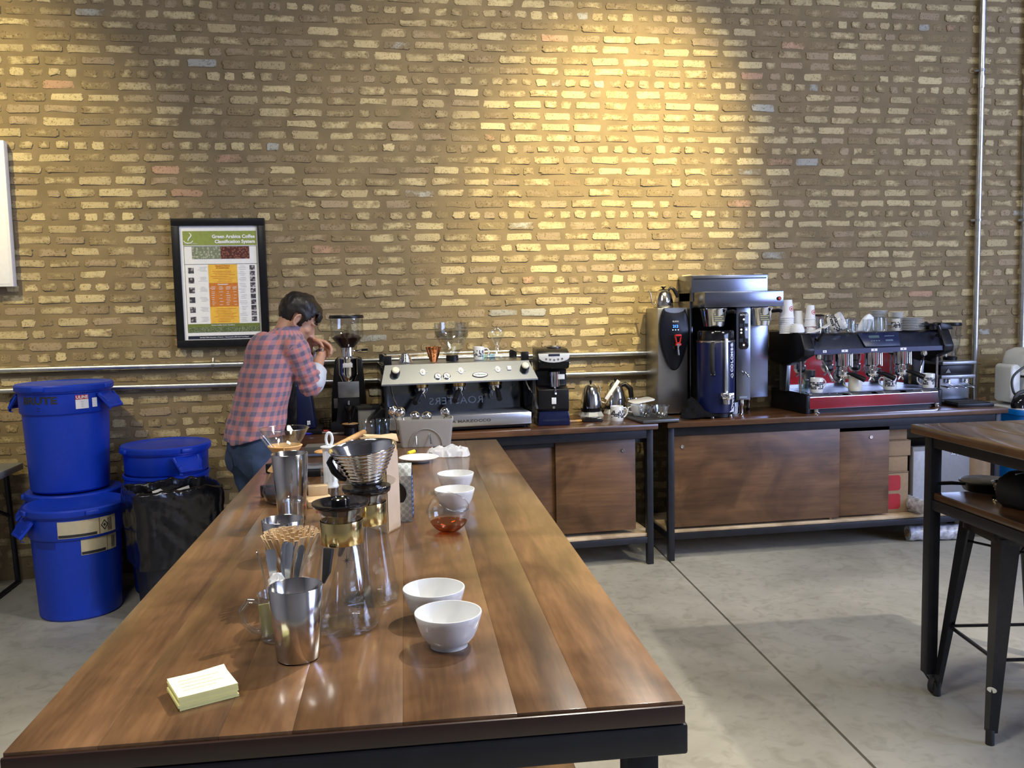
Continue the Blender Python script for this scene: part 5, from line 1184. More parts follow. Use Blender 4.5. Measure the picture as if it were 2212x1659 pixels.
# under the table
bk = thing('lidded_bucket', 'bucket with grey lid on the lower shelf under the work table', 'bucket', (-0.0466, -4.0084, SZ2+.0008))
MB().lathe([(0, .0), (.055, 0), (.063, .165), (0, .165)], 28).build('bucket', mat('bucket_white', (.5, .52, .55), .5), bk); MB().lathe([(.066, .16), (.067, .176), (.06, .18), (0, .178)], 32).build('lid', mat('grey_lid', (.3, .31, .3), .5), bk)
pj = thing('plastic_jug', 'white plastic jug with handle behind the lidded bucket under the work table', 'jug', (-0.0398, -4.0016, SZ2+.0008), 0)
MB().surf([[(x*s, y*s, z) for x, y in rrect(.14, .11, .03)] for s, z in ((.9, 0), (1, .02), (1, .19), (.9, .215), (.88, .216))], cu=True, cap0=True, cap1=True).build('body', mat('jug_white', (.6, .64, .72), .4), pj, 50)
MB().tube([(.07, 0, .2), (.094, 0, .185), (.09, 0, .1), (.07, 0, .09)], .009, 8).build('handle', MATS['jug_white'], pj, 60)
sb_ = thing('steel_bowl', 'steel bowl in the dark under the left end of the work table', 'bowl', (-0.2987, -3.9372, SZ2+.0008))
MB().lathe([(0, .004), (.05, 0), (.09, .06), (.1, .12), (.103, .121), (.096, .118), (.086, .06), (.045, .008), (0, .008)], 32).build('bowl', CHROME, sb_, 60)

# ---- things on the work table (TZ)
def on(u_, dz=.0004): return (u_[0], u_[1], TZ+dz)
BRST = mat('cup_steel', (.62, .6, .57), .16, 1, .04, 40, 0, (1, 1, .05))
nt_ = thing('sticky_notes', 'pad of pale yellow square sticky notes at the front left of the table', 'notepad', on((-0.2604, -4.3722)), math.radians(24))
YEL = mat('yellow_paper', (.86, .82, .33), .75, 0, .04); PYEL = mat('pale_yellow_paper', (.9, .87, .6), .75, 0, .02)
m = MB(); rn = random.Random(2)
for i in range(9):
    d = rn.uniform(-.0012, .0012); q = .0022; m.box(-.041+d, .041+d, -.037+d*.5, .037+d*.5, i*q, i*q+q*.94)
m.build('pad', YEL, nt_, 0)
MB().surf([[(-.041, -.037, .0199), (0, -.037, .0197), (.041, -.037, .02)], [(-.041, .02, .0199), (0, .02, .02), (.041, .02, .0202)], [(-.041, .037, .021), (0, .037, .0206), (.041, .037, .0235)]]).build('top_sheet', PYEL, nt_, 60)
m = MB()
for i in range(4): m.box(-.03, .028-.012*(i % 2), .018-.012*i, .0186-.012*i, .0203, .0206)
m.build('faint_writing', mat('pencil', (.6, .58, .42), .8), nt_, 0)
def cup(name, label, cat, loc, r0, r1, h, m_, th=.0012, seg=40, rot=None, group=None):
    t = thing(name, label, cat, loc, 0, group, rot)
    MB().lathe([(0, .0), (r0*.93, 0), (r0, .003), (r1, h), (r1-th*.5, h+th*.5), (r1-th, h), (r0-th, .006), (0, .005)], seg).build('wall', m_, t, 60)
    return t
cup('steel_cup', 'front brushed steel tumbler nearest the sticky notes', 'cup', on((-0.1337, -4.2621)), .034, .0425, .118, BRST)
cup('steel_cup', 'tall steel mixing tumbler in front of the wood-collared glass coffee maker', 'cup', on((-0.2219, -3.3509)), .035, .0465, .186, BRST)
cup('steel_cup', 'short steel tin behind the wooden stirrers', 'cup', on((-0.2126, -3.6698)), .04, .0465, .088, BRST)
tg = thing('glass_vial', 'narrow clear glass with thick rim in front of the tall steel tumbler', 'glass', on((-0.1943, -3.5964)))
MB().lathe([(0, .0), (.019, 0), (.02, .004), (.0205, .105), (.025, .112), (.0255, .118), (.023, .121), (.0185, .112), (.018, .006), (0, .006)], 28).build('wall', HVG, tg, 60)
# glass mug with spoons
gj = thing('glass_mug', 'clear glass mug with handle holding teaspoons and tea bags', 'mug', on((-0.1704, -4.1679)), .1)
MB().lathe([(0, .002), (.03, 0), (.033, .004), (.035, .075), (.0365, .078), (.034, .079), (.0315, .07), (.03, .01), (0, .01)], 30).build('wall', HVG, gj, 60)
MB().tube([(-.034, 0, .066), (-.05, 0, .07), (-.062, 0, .055), (-.06, 0, .035), (-.046, 0, .018), (-.034, 0, .014)], [.006, .0055, .005, .005, .0055, .006], 10).build('handle', HVG, gj, 60)
gp = gj.location
SPM = mat('spoon_steel', (.6, .62, .63), .2, 1, .06)
def spoon(label, dx0, dy0, dx1, dy1, L, w=.0085, spin=0, group='teaspoons in the glass mug'):
    t = thing('teaspoon', label, 'spoon', (gp.x+dx0, gp.y+dy0, TZ+.012), 0, group)
    d = Vector((dx1-dx0, dy1-dy0, math.sqrt(max(1e-6, L*L-(dx1-dx0)**2-(dy1-dy0)**2))))
    t.rotation_euler = d.to_track_quat('Z', 'Y').to_euler(); t.rotation_euler.rotate_axis('Z', spin)
    rows = []
    for f, ww, b in ((.0, .003, 0), (.3, .003, 0), (.5, .0035, .001), (.7, .006, .002), (.9, w, .001), (.97, w*.9, 0), (1, w*.4, -.001)):
        rows.append([(-ww, b-.0006, f*L), (0, b-.0016, f*L), (ww, b-.0006, f*L), (ww, b+.0006, f*L), (0, b-.0002, f*L), (-ww, b+.0006, f*L)])
    MB().surf(rows, cu=True, cap0=True, cap1=True).build('stem', SPM, t, 60)
    MB().ball((0, 0, .012), .011, .003, .012, 12).build('bowl', SPM, t, 60)
for i, (a, b, c, d, L, s) in enumerate(((-.01, .0, -.034, .012, .142, .5), (-.004, -.006, -.013, .02, .14, -.1), (.008, -.004, .02, .018, .15, .1), (.004, .002, .03, .012, .152, -.2), (.012, .004, .04, .02, .145, .4), (.0, .008, .012, .03, .148, .1))):
    spoon('steel teaspoon standing stem up in the glass mug, %s' % ('leftmost', 'second from left', 'third from left', 'second from right', 'rightmost', 'hindmost')[i], a, b, c, d, L, .0088 if i < 2 else .0075, s, 'teaspoons in the glass mug')
def crumple(name, label, cat, loc, r, m_, seed, sz=1.0, sx=1, sy=1):
    q = random.Random(seed); b = MB().ball((0, 0, r*sz), r*sx, r*sy, r*sz, 14)
    for v in b.bm.verts: v.co *= q.uniform(.72, 1.12); v.co.z = max(v.co.z, 0)
    o = b.build(name, m_, None, 25, loc, (0, 0, q.random()*6)); return tag(o, label, cat)
crumple('tea_bag', 'white crumpled tea bag wrapper sticking out of the glass mug', 'wrapper', (gp.x-.0, gp.y-.012, TZ+.082), .016, PAPER, 4)
TEAL = mat('olive_packet', (.5, .48, .18), .6)
for i, (dx, dz, m_) in enumerate(((-.022, .008, TEAL), (-.012, .01, PAPER), (.0, .009, TEAL))):
    tp_ = thing('sweetener_packet', ('olive green sweetener packet low in the glass mug', 'white sweetener packet standing in the glass mug', 'second olive green sweetener packet against the steel tumbler side of the mug')[i], 'packet', (gp.x+dx*.8, gp.y-.012+.004*i, TZ+dz), 0, None, (.1, -.1+.12*i, .3*i))
    MB().prism(rrect(.018, .055, .002), -.0016, .0016, 'XZ').build('packet', m_, tp_, 0, (0, 0, .032))
# hourglass of wooden stirrers
sg = thing('glass_decanter', 'clear hourglass vessel packed with wooden stirrers behind the glass mug', 'decanter', on((-0.1667, -3.9684)))
MB().lathe([(0, .002), (.036, 0), (.04, .006), (.034, .022), (.018, .042), (.0165, .052), (.022, .064), (.044, .082), (.051, .098), (.049, .098), (.042, .084), (.02, .066), (.0145, .052), (.016, .042), (.032, .022), (.036, .008), (0, .006)], 32).build('wall', GLASS, sg, 60)
LWS = wood('birch_stick', (.8, .58, .32), (.95, .76, .5), .6, 'Z', 3)
sl = sg.location; me_ = None; rs = random.Random(9)
for i in range(80):
    a = i*2.39996; f = math.sqrt((i+.5)/80); top = .06*f; bot = .0115*f
    p0 = Vector((sl.x+bot*math.cos(a), sl.y+bot*math.sin(a), TZ+.034+rs.uniform(-.002, .002))); p1 = Vector((sl.x+top*math.cos(a), sl.y+top*math.sin(a), TZ+.136+rs.uniform(-.006, .004)))
    if me_ is None:
        st0 = MB().box(-.0038, .0038, -.0008, .0008, 0, .106, .0003).build('wooden_stirrer', LWS, None, 0); me_ = st0.data; o = st0
    else: o = bpy.data.objects.new('wooden_stirrer', me_); COL.objects.link(o)
    o.location = p0; o.rotation_euler = (p1-p0).to_track_quat('Z', 'Y').to_euler(); o.rotation_euler.rotate_axis('Z', rs.uniform(-.5, .5))
    tag(o, 'flat wooden coffee stirrer fanned out in the glass hourglass vessel', 'stirrer', 'wooden stirrers')
# carafes
GOLD = mat('gold_band', (.72, .56, .24), .14, 1, .05)
STAR = mat('star_print', (.05, .045, .05), .5)
def carafe(label, loc, rz, h=.227, r=.06):
    t = thing('coffee_carafe', label, 'carafe', loc, rz)
    k = r/.06
    MB().lathe([(0, .003), (r*.9, 0), (r*.985, .005), (r, .014), (r*.97, .03), (.0375*k, .142), (.035, .15), (.035, .19), (.037, .198), (.0425, .212), (.0435, .216), (.042, .216), (.0355, .199), (.0335, .19), (.0335, .15), (.036*k, .142), (r*.94, .03), (r*.96, .014), (r*.9, .006), (0, .006)], 40).build('glass_body', GLASS, t, 60)
    MB().lathe([(.0365, .15), (.0368, .151), (.0368, .189), (.0365, .19)], 40).build('gold_band', GOLD, t)
    MB().prism([(-.009, 0), (.009, 0), (.007, -.04), (-.003, -.06), (-.006, -.055)], -.008, .0, 'XZ', .002).build('handle_strap', mat('handle_black', (.012, .012, .013), .6), t, 40, (-.0225, -.033, .15), (-.25, 0, -.6))
    m = MB()
    for k_ in range(8):
        a = k_*PI/4; L = (.013 if k_ % 4 == 2 else .009 if k_ % 2 == 0 else .006); m.surf([[(.0008*math.cos(a+PI/2), 0, .0008*math.sin(a+PI/2)), (-.0008*math.cos(a+PI/2), 0, -.0008*math.sin(a+PI/2))], [(L*math.cos(a)+.0002, 0, L*math.sin(a)), (L*math.cos(a)-.0002, 0, L*math.sin(a))]])
    m.build('starburst_print', STAR, t, 0, (.004, -.0405, .128), (-.2, 0, 0))
    return t
cf = carafe('front clear glass carafe with gold band and black lid', on((-0.0638, -4.1338)), .1)
MB().lathe([(.0, .2), (.03, .2), (.034, .203), (.0345, .21), (.046, .214), (.0495, .219), (.0495, .222), (.046, .222), (.03, .213), (.0165, .2115), (.0155, .2265), (.0135, .2285), (.012, .227), (.012, .208), (0, .208)], 40).build('lid', BLACKG, cf)
MB().lathe([(0, .2235), (.0132, .2235)], 24).build('lid_core', mat('lid_olive', (.4, .36, .17), .5), cf, 0)
cf2 = carafe('second clear glass carafe with gold band, under the ribbed steel dripper', on((-0.0205, -4.0012)), -.5, .227, .056)
m = MB()
for z in (.125, .1, .07): m.tube([(.0025*math.cos(i*PI/6), 0, z+.0035*math.sin(i*PI/6)) for i in range(12)], .0006, 5, closed=True)
m.build('drop_marks', STAR, cf2, 0, (-.002, -.047, 0), (0, 0, .5))
MB().lathe([(.034, .196), (.0345, .2), (.038, .206), (.0445, .211), (.046, .217), (.0455, .221), (.042, .221), (.036, .211), (.031, .204), (.03, .196)], 40).build('black_collar', BLACKG, cf2)
c2p = cf2.location
kd = thing('coffee_dripper', 'large ribbed chrome pour-over dripper with black handle resting on the second carafe', 'dripper', (c2p.x+.002, c2p.y+.004, TZ+.2225), 0, None, (.06, -.1, .2))
prof = []
for i in range(49):
    f = i/48; r = .028+(.0625-.028)*f**.92; prof.append((r+.0009*math.sin(f*9*2*PI), .006+.066*f))
prof += [(.064, .0735), (.0635, .0745), (.0605, .073)]+[(.0262+(.0605-.0262)*(i/12), .008+.064*(i/12)) for i in range(11, -1, -1)]+[(.008, .008)]
MB().lathe(prof, 48).build('cone', CHROME, kd, 60)
MB().lathe([(.026, .006), (.03, .003), (.052, .0045), (.0545, .0025), (.052, .001), (.024, .0)], 40).build('base_plate', GLASS, kd, 60)
MB().lathe([(.022, .0), (.026, .0035), (.031, .006), (.029, .008)], 32).build('base_ring', BLACK, kd, 60)
MB().tube([(-.06, -.005, .066), (-.066, -.008, .058), (-.06, -.01, .04), (-.048, -.01, .024), (-.04, -.008, .02)], [.004, .006, .0065, .006, .004], 10).build('handle', BLACK, kd, 60)
# chemex style maker
cm = thing('pour_over_maker', 'hourglass pour-over coffee maker with wooden collar and a little coffee', 'coffee maker', on((-0.2612, -3.0650)), -.3)
MB().lathe([(0, .002), (.05, .0), (.062, .006), (.07, .03), (.066, .052), (.05, .082), (.026, .112), (.0225, .126), (.027, .14), (.07, .214), (.0715, .2155), (.069, .2155), (.0255, .141), (.021, .126), (.0245, .112), (.048, .082), (.064, .052), (.068, .03), (.06, .008), (0, .005)], 44).build('glass_body', GLASS, cm, 60)
col = MB().lathe([(.053, .094), (.05, .098), (.034, .116), (.03, .13), (.033, .142), (.047, .16), (.05, .165), (.047, .167), (.031, .144), (.0275, .13), (.0315, .115), (.048, .096)], 40, a0=-1.2, a1=2*PI-1.28).build('wooden_collar', mat('collar_wood', (.68, .4, .16), .35, 0, .08, 12, 0, (1, 1, 6)), cm, 60)
MB().lathe([(.033, .123), (.0335, .127), (.033, .131)], 30).build('leather_tie', mat('leather', (.3, .16, .07), .6), cm); MB().ball((.02, -.029, .127), .006, None, None, 10).build('tie_bead', LWOOD, cm)
AMB = glass('coffee_amber', (.72, .33, .1), .6, .04)
COFF = glass('dark_coffee', (.2, .045, .012), .6, .04)
MB().lathe([(0, .006), (.058, .009), (.066, .028), (.0645, .036), (0, .036)], 36).build('coffee', COFF, cm, 60)
MB().tube([(-.05, -.045, .2), (-.03, -.03, .165), (-.018, -.02, .14)], [.008, .0065, .005], 10).build('spout_groove', HVG, cm, 60)
for i, (u, v, lab) in enumerate(((575, 1062, 'small black timer lying left of the pour-over maker'), (582, 1018, 'second small black timer lying behind the pour-over maker'))):
    p = ((-0.3278, -2.9762), (-0.3566, -2.5867))[i]
    t = thing('kitchen_timer', lab, 'timer', on(p), .5+.4*i); MB().box(-.018, .018, -.014, .014, 0, .034, .004).build('case', BLACK, t); MB().box(-.014, .014, -.0145, -.013, .012, .028).build('screen', BLACKG, t, 0)
MB().tube([(.0705*math.cos(i*PI/24), .0705*math.sin(i*PI/24), .2155) for i in range(48)], .0014, 8, closed=True).build('rim', HVG, cm, 60)
# plunger in a glass cylinder
gc = cup('glass_cylinder', 'clear glass cylinder holding the white plunger', 'glass', on((-0.1347, -3.0659)), .028, .029, .098, GLASS, .002)
pg = thing('plunger', 'white plastic plunger with loop handle standing in the clear glass cylinder', 'plunger', (gc.location.x, gc.location.y, TZ+.0105))
FRW = mat('frosted_white_plastic', (.78, .82, .86), .3, 0, .02)
MB().lathe([(.023, .026), (.024, .028), (.0225, .032), (.0205, .036), (.0205, .142), (.026, .144), (.0262, .147), (.0, .148)], 28, cap0=True).build('tube', FRW, pg, 50)
MB().lathe([(.022, 0), (.0225, .02), (.0235, .025), (0, .026)], 28, cap0=True).build('seal', RUBBER, pg)
MB().tube([(.009*math.cos(a), 0, .168+.019*math.sin(a)) for a in [i*2*PI/20 for i in range(20)]], .0042, 8, closed=True).build('loop_handle', FRW, pg, 60)
m = MB()
for x in (-.01, .0, .01): m.box(x-.0015, x+.0015, -.0215, -.019, .045, .135)
m.build('ribs', FRW, pg, 0)
rcap = thing('bottle_cap', 'small red bottle cap on the flat kraft packet', 'cap', (-0.1521, -3.33, TZ+.0215)); MB().lathe([(.0, .0), (.009, 0), (.0095, .002), (.009, .012), (0, .0125)], 20).build('cap', REDP, rcap)
kp = thing('kraft_packet', 'small kraft paper packet lying behind the carafes', 'packet', on((-0.1657, -3.1329)), .15)
MB().surf([[(x*s, y*s, z) for x, y in rrect(.07, .09, .006, 2)] for s, z in ((.95, 0), (1, .006), (.98, .018), (.85, .021), (.01, .0208))], cu=True, cap0=True).build('packet', KRAFT, kp, 40)
MB().box(-.028, .028, .02, .05, .02, .05, .003).build('folded_top', KRAFT, kp)
# dark scales behind
s1_ = thing('coffee_scale', 'flat dark grey scale with black platform behind the white plunger', 'scale', on((-0.1786, -2.6358)), -.06)
MB().box(-.075, .075, -.06, .07, 0, .02, .005).build('body', BLACK, s1_); MB().box(-.065, .065, -.04, .065, .02, .026, .003).build('platform', mat('slate_platform', (.1, .11, .13), .4), s1_)
s2_ = thing('storage_box', 'dark grey box with pale stripe standing behind the scale', 'box', on((-0.1976, -2.2715)), -.05)
MB().box(-.07, .07, -.02, .06, 0, .04, .003).build('box', mat('box_grey', (.07, .068, .062), .6), s2_); MB().box(-.0705, .0705, -.0205, -.0195, .006, .012).build('stripe', mat('stripe_blue', (.1, .13, .25), .5), s2_, 0)
# kraft bag, silver bag
kbx, kby = 0.0221, -3.5114
kg = thing('kraft_bag', 'tall open kraft paper coffee bag standing edge-on behind the carafes', 'paper bag', on((kbx, kby+.0)), 0)
o_ = [(0, 0), (.032, .06), (.0, .13), (-.045, .075)]
KR2 = mat('kraft_gusset', (.55, .41, .24), .75, 0, .06, 25, .3)
rows = [[(x*s+dx, y*s, z+zz) for (x, y), zz in zip(o_, q)] for s, dx, z, q in ((1, 0, 0, (0, 0, 0, 0)), (1.0, 0, .1, (0, 0, 0, 0)), (1.02, -.003, .19, (0, .004, 0, .006)), (1.06, -.006, .228, (-.012, .006, .0, .012)))]
b = MB().surf(rows, cu=True, cap0=True).build('bag', KRAFT, kg, 20); b.modifiers.new('t', 'SOLIDIFY').thickness = .0008
b = MB().surf([[(-.05, .03, .225), (.034, .03, .226)], [(-.062, .05, .236), (.03, .06, .24)], [(-.064, .09, .23), (.02, .1, .236)]]).build('folded_flap', KRAFT, kg, 20); b.modifiers.new('t', 'SOLIDIFY').thickness = .0008
MB().surf([[(.0025, .001, .004), (.0335, .059, .004)], [(.0025, .0005, .1), (.0335, .058, .1)], [(.001, -.002, .2), (.031, .056, .2)]]).build('glossy_gusset', mat('waxed_gusset', (.55, .44, .33), .3, 0, .04), kg, 0)
text('-------', .014, INK, kg, (-.0115, .018, .1), (PI/2, -PI/2, -1.03), name='small_print', space=.8)
svb = thing('coffee_bag', 'silver dotted coffee bag with black round label behind the kraft bag', 'coffee bag', on((0.0515, -3.3678)), -.12)
def dot_mat():
    m, nt, b = _nt('silver_dots'); N, L = nt.nodes, nt.links
    tc = N.new('ShaderNodeTexCoord'); mp = N.new('ShaderNodeMapping'); mp.inputs['Scale'].default_value = (80, 0, 80); mp.inputs['Rotation'].default_value = (0, PI/4, 0)
    fr_ = N.new('ShaderNodeVectorMath'); fr_.operation = 'FRACTION'; sb2 = N.new('ShaderNodeVectorMath'); sb2.operation = 'SUBTRACT'; sb2.inputs[1].default_value = (.5, 0, .5)
    ln = N.new('ShaderNodeVectorMath'); ln.operation = 'LENGTH'; rp = N.new('ShaderNodeValToRGB'); rp.color_ramp.interpolation = 'CONSTANT'
    rp.color_ramp.elements[0].color = (.36, .39, .39, 1); rp.color_ramp.elements[1].position = .43; rp.color_ramp.elements[1].color = (.52, .56, .56, 1)
    L.new(tc.outputs['Object'], mp.inputs[0]); L.new(mp.outputs[0], fr_.inputs[0]); L.new(fr_.outputs[0], sb2.inputs[0]); L.new(sb2.outputs[0], ln.inputs[0]); L.new(ln.outputs['Value'], rp.inputs[0]); L.new(rp.outputs[0], b.inputs['Base Color'])
    b.inputs['Metallic'].default_value = .5; b.inputs['Roughness'].default_value = .35; return m
w_, d_, h_ = .04, .03, .15
SD = dot_mat()
bag = MB(); bag.surf([[(-w_, -d_, 0), (w_, -d_, 0)], [(-w_, -d_-.004, .05), (w_, -d_-.004, .05)], [(-w_, -d_+.004, .12), (w_, -d_+.004, .12)], [(-w_, -.003, h_), (w_, -.003, h_)], [(-w_, .003, h_), (w_, .003, h_)], [(-w_, d_-.004, .12), (w_, d_-.004, .12)], [(-w_, d_, 0), (w_, d_, 0)]])
bag.build('front_and_back', SD, svb, 20)
SIDEM = mat('bag_side_navy', (.01, .014, .05), .4)
for s in (-1, 1):
    MB().surf([[(s*w_, -d_, 0), (s*(w_-.004), 0, 0), (s*w_, d_, 0)], [(s*w_, -d_-.004, .05), (s*(w_-.006), 0, .05), (s*w_, d_, .05)], [(s*w_, -d_+.004, .12), (s*(w_-.014), 0, .12), (s*w_, d_-.004, .12)], [(s*w_, -.003, h_), (s*(w_-.003), 0, h_), (s*w_, .003, h_)]]).build('gusset', SIDEM, svb, 20)
lbm = MB().lathe([(.033, 0), (.033, .0012)], 36, cap1=True).build('round_label', BLACK, svb, 0, (-.006, -d_-.0035, .075), (PI/2+.04, 0, 0))
for ch, lx_, ly_ in (('S', .012, .006), ('E', .012, -.008), ('E', -.016, .004), ('D', -.016, -.008)): text(ch, .013, WINK, lbm, (lx_, ly_, .0014), (0, 0, 0))
m = MB(); 
for k_ in range(9): m.box(w_+.0002, w_+.001, -.02, .004, .015+.012*k_, .021+.012*k_)
m.build('side_print', mat('side_print_blue', (.12, .2, .45), .5), svb, 0); MB().lathe([(.005, 0), (.005, .001)], 12, cap1=True).build('valve', BLACK, svb, 0, (-.02, -d_-.003, .018), (PI/2, 0, 0))
# glass server behind the dripper
gs = thing('glass_server', 'clear round glass server standing behind the ribbed chrome dripper', 'jug', on((-0.0494, -2.9812)))
MB().lathe([(0, .003), (.05, 0), (.056, .008), (.055, .05), (.046, .1), (.04, .13), (.041, .152), (.043, .155), (.04, .156), (.037, .13), (.043, .1), (.052, .05), (.053, .01), (0, .007)], 36).build('wall', HVG, gs, 60)
# far end
for i, (p, r, h, m_, lab) in enumerate((((-0.0281, -1.9889), .0265, .096, GLASS, 'clear straight glass at the far end of the table, left of its bluish twin'), ((0.0317, -1.9676), .0285, .096, BGL, 'bluish straight glass at the far end of the table beside the grey caddy'))):
    cup('glass_tumbler', lab, 'glass', on(p), r*.97, r, h, m_, .002)
wsx, wsz = -0.1373, 1.1235; wex, wez = -0.0435, 1.1387
ws = thing('wooden_spoon', 'long wooden spoon handle leaning across behind the dripper', 'spoon', (wsx, -2.5, max(wsz, TZ+.012)))
d_v = Vector((wex-wsx, .2, wez-max(wsz, TZ+.012)))
MB().tube([-d_v*.35+Vector((0, 0, .0)), (0, 0, 0), d_v], [.008, .009, .0115], 10).build('stem', LWOOD, ws, 60); MB().ball(tuple(-d_v*.5+Vector((0, 0, .003))), .028, .035, .007, 14).build('bowl', LWOOD, ws)
GCAD = mat('caddy_grey', (.36, .35, .32), .5, 0, .03)
cdx, cdy = 0.2023, -2.1710
cd = thing('utensil_caddy', 'grey plastic utensil caddy with arched groove at the far end of the table', 'caddy', on((cdx, cdy+.045)), -.07)
def cadr(s): return rrect(.226*s, .092*s, .012, 3)
MB().surf([[(x*a, y*a, z) for x, y in cadr(1)] for a, z in ((.86, 0), (.88, .004), (.985, .1), (1, .103), (1, .113), (.965, .113), (.96, .1), (.85, .008))], cu=True, cap0=True, cap1=True).build('body', GCAD, cd, 35)
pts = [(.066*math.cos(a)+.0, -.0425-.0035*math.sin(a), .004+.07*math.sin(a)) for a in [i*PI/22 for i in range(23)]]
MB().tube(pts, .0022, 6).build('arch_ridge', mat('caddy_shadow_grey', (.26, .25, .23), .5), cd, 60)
def cspoon(label, x, y, z, rot):
    t = thing('cupping_spoon', label, 'spoon', (x, y, z), 0, None, rot)
    MB().lathe([(0, -.0115), (.012, -.009), (.019, -.002), (.021, .004), (.0205, .0045), (.018, -.001), (.0115, -.008), (0, -.0105)], 24, sx=1.0).build('bowl', CHROME, t, 60)
    MB().tube([(.0, .02, .003), (.0, .045, -.004), (.0, .12, -.008)], [.004, .0032, .004], 8, flat=.5).build('stem', CHROME, t, 60)
cz = TZ+.125
for i, (u, dz, rot) in enumerate(((852, .022, (-1.2, -.35, .5)), (868, .016, (-1.7, -.3, .25)), (900, -.002, (-1.9, .1, .2)), (925, -.004, (-2.0, -.1, 0)), (965, .008, (-1.5, .25, -.4)))):
    x_ = cdx+(u-922)/545
    cspoon(('cupping spoon hanging furthest left out of the grey caddy', 'cupping spoon with bowl turned sideways, second from left in the grey caddy', 'cupping spoon with upturned bowl in the middle of the grey caddy', 'small cupping spoon bowl right of the caddy middle', 'large shiny cupping spoon bowl at the right end of the grey caddy')[i], x_, cdy+.04, cz+dz, rot)
mk = thing('marker_pen', 'short yellow marker with black end lying before the grey caddy', 'pen', on((0.1337, -2.3349), .0085), 1.05)
MB().lathe([(0, -.028), (.006, -.027), (.0078, -.022), (.008, .022), (.005, .026)], 14).build('barrel', mat('marker_yellow', (.8, .62, .04), .4), mk, 50, rot=(0, PI/2, 0)); MB().cyl((.018, 0, 0), (.034, 0, 0), .007, .006, 12).build('cap', BLACK, mk)
sc_ = thing('saucer', 'white saucer on the work table before the crumpled plastic bag', 'saucer', on((0.1532, -2.4967)))
MB().lathe([(0, .003), (.036, .003), (.038, 0), (.041, .002), (.046, .006), (.071, .015), (.0725, .017), (.07, .018), (.045, .009), (0, .007)], 44).build('plate', PORC, sc_, 60)
rq = random.Random(14); rows = []
for i in range(9):
    v = i/8; rows.append([((u-.5)*.17*(1-.35*abs(v-.5))+rq.uniform(-.006, .006), (v-.5)*.085+rq.uniform(-.006, .006), (0 if i in (0, 8) or u in (0, 1) else .012+.03*math.sin(v*PI)*math.sin(u*PI)**.5*rq.uniform(.45, 1.1))) for u in [j/14 for j in range(15)]])
def film_mat():
    m, nt, b = _nt('bag_film'); N, L = nt.nodes, nt.links
    b.inputs['Base Color'].default_value = (.82, .85, .88, 1); b.inputs['Roughness'].default_value = .18
    tr = N.new('ShaderNodeBsdfTransparent'); mx = N.new('ShaderNodeMixShader'); mx.inputs[0].default_value = .5
    L.new(tr.outputs[0], mx.inputs[1]); L.new(b.outputs[0], mx.inputs[2]); L.new(mx.outputs[0], N['Material Output'].inputs['Surface']); return m
pbag = MB().surf(rows).build('plastic_bag', film_mat(), None, 30, on((0.2669, -2.3952), .001), (0, 0, -.1)); tag(pbag, 'crumpled clear plastic bag lying right of the white saucer', 'bag')
# cupping bowls
def bowl(label, p, r=.0555, h=.057):
    t = thing('cupping_bowl', label, 'bowl', on(p), 0, 'white cupping bowls')
    MB().lathe([(0, .002), (r*.5, .002), (r*.52, 0), (r*.56, 0), (r*.57, .005), (r*.64, .009), (r*.78, h*.32), (r*.88, h*.55), (r*.955, h*.8), (r, h*.97), (r*.99, h), (r*.955, h), (r*.915, h*.8), (r*.83, h*.55), (r*.72, h*.33), (r*.55, .013), (0, .011)], 48).build('bowl', PORC, t, 60)
bowl('front white porcelain cupping bowl, nearest the table edge', (0.1075, -4.2612))
bowl('white cupping bowl partly behind the front one', (0.0933, -4.1310))
bowl('white cupping bowl directly behind the round glass of amber coffee', (0.2100, -3.2879))
bowl('furthest white cupping bowl, behind the one at the round glass', (0.2349, -3.0562))
# round glass with slanted mouth
gl = thing('globe_glass', 'round glass vessel with slanted mouth holding a little amber coffee', 'glass', on((0.1724, -3.5252)))
R_ = .0525; b = MB().ball((0, 0, R_-.003), R_, R_, R_, 40)
nrm = Vector((.3, -.32, .9)).normalized(); dd = R_-.003+.026
cutp = Vector((0, 0, R_-.003))+nrm*.030
bmesh.ops.bisect_plane(b.bm, geom=b.bm.verts[:]+b.bm.edges[:]+b.bm.faces[:], plane_co=cutp, plane_no=nrm, clear_outer=True)
for v in b.bm.verts: v.co.z = max(v.co.z, .0005)
b.build('glass_ball', GLASS, gl, 180)
rr_ = math.sqrt(R_*R_-.030**2); u_ = nrm.orthogonal().normalized(); w2 = nrm.cross(u_)
MB().tube([cutp+(u_*math.cos(i*PI/18)+w2*math.sin(i*PI/18))*rr_ for i in range(36)], .0013, 8, closed=True).build('rim', HVG, gl, 60)
zz = [.0025, .006, .012, .02, .026]
MB().lathe([(max(0, math.sqrt(max(0, R_*R_-(z-R_+.003)**2))-.0015), z) for z in zz]+[(0, .026)], 36, cap0=True).build('coffee', AMB, gl, 60)
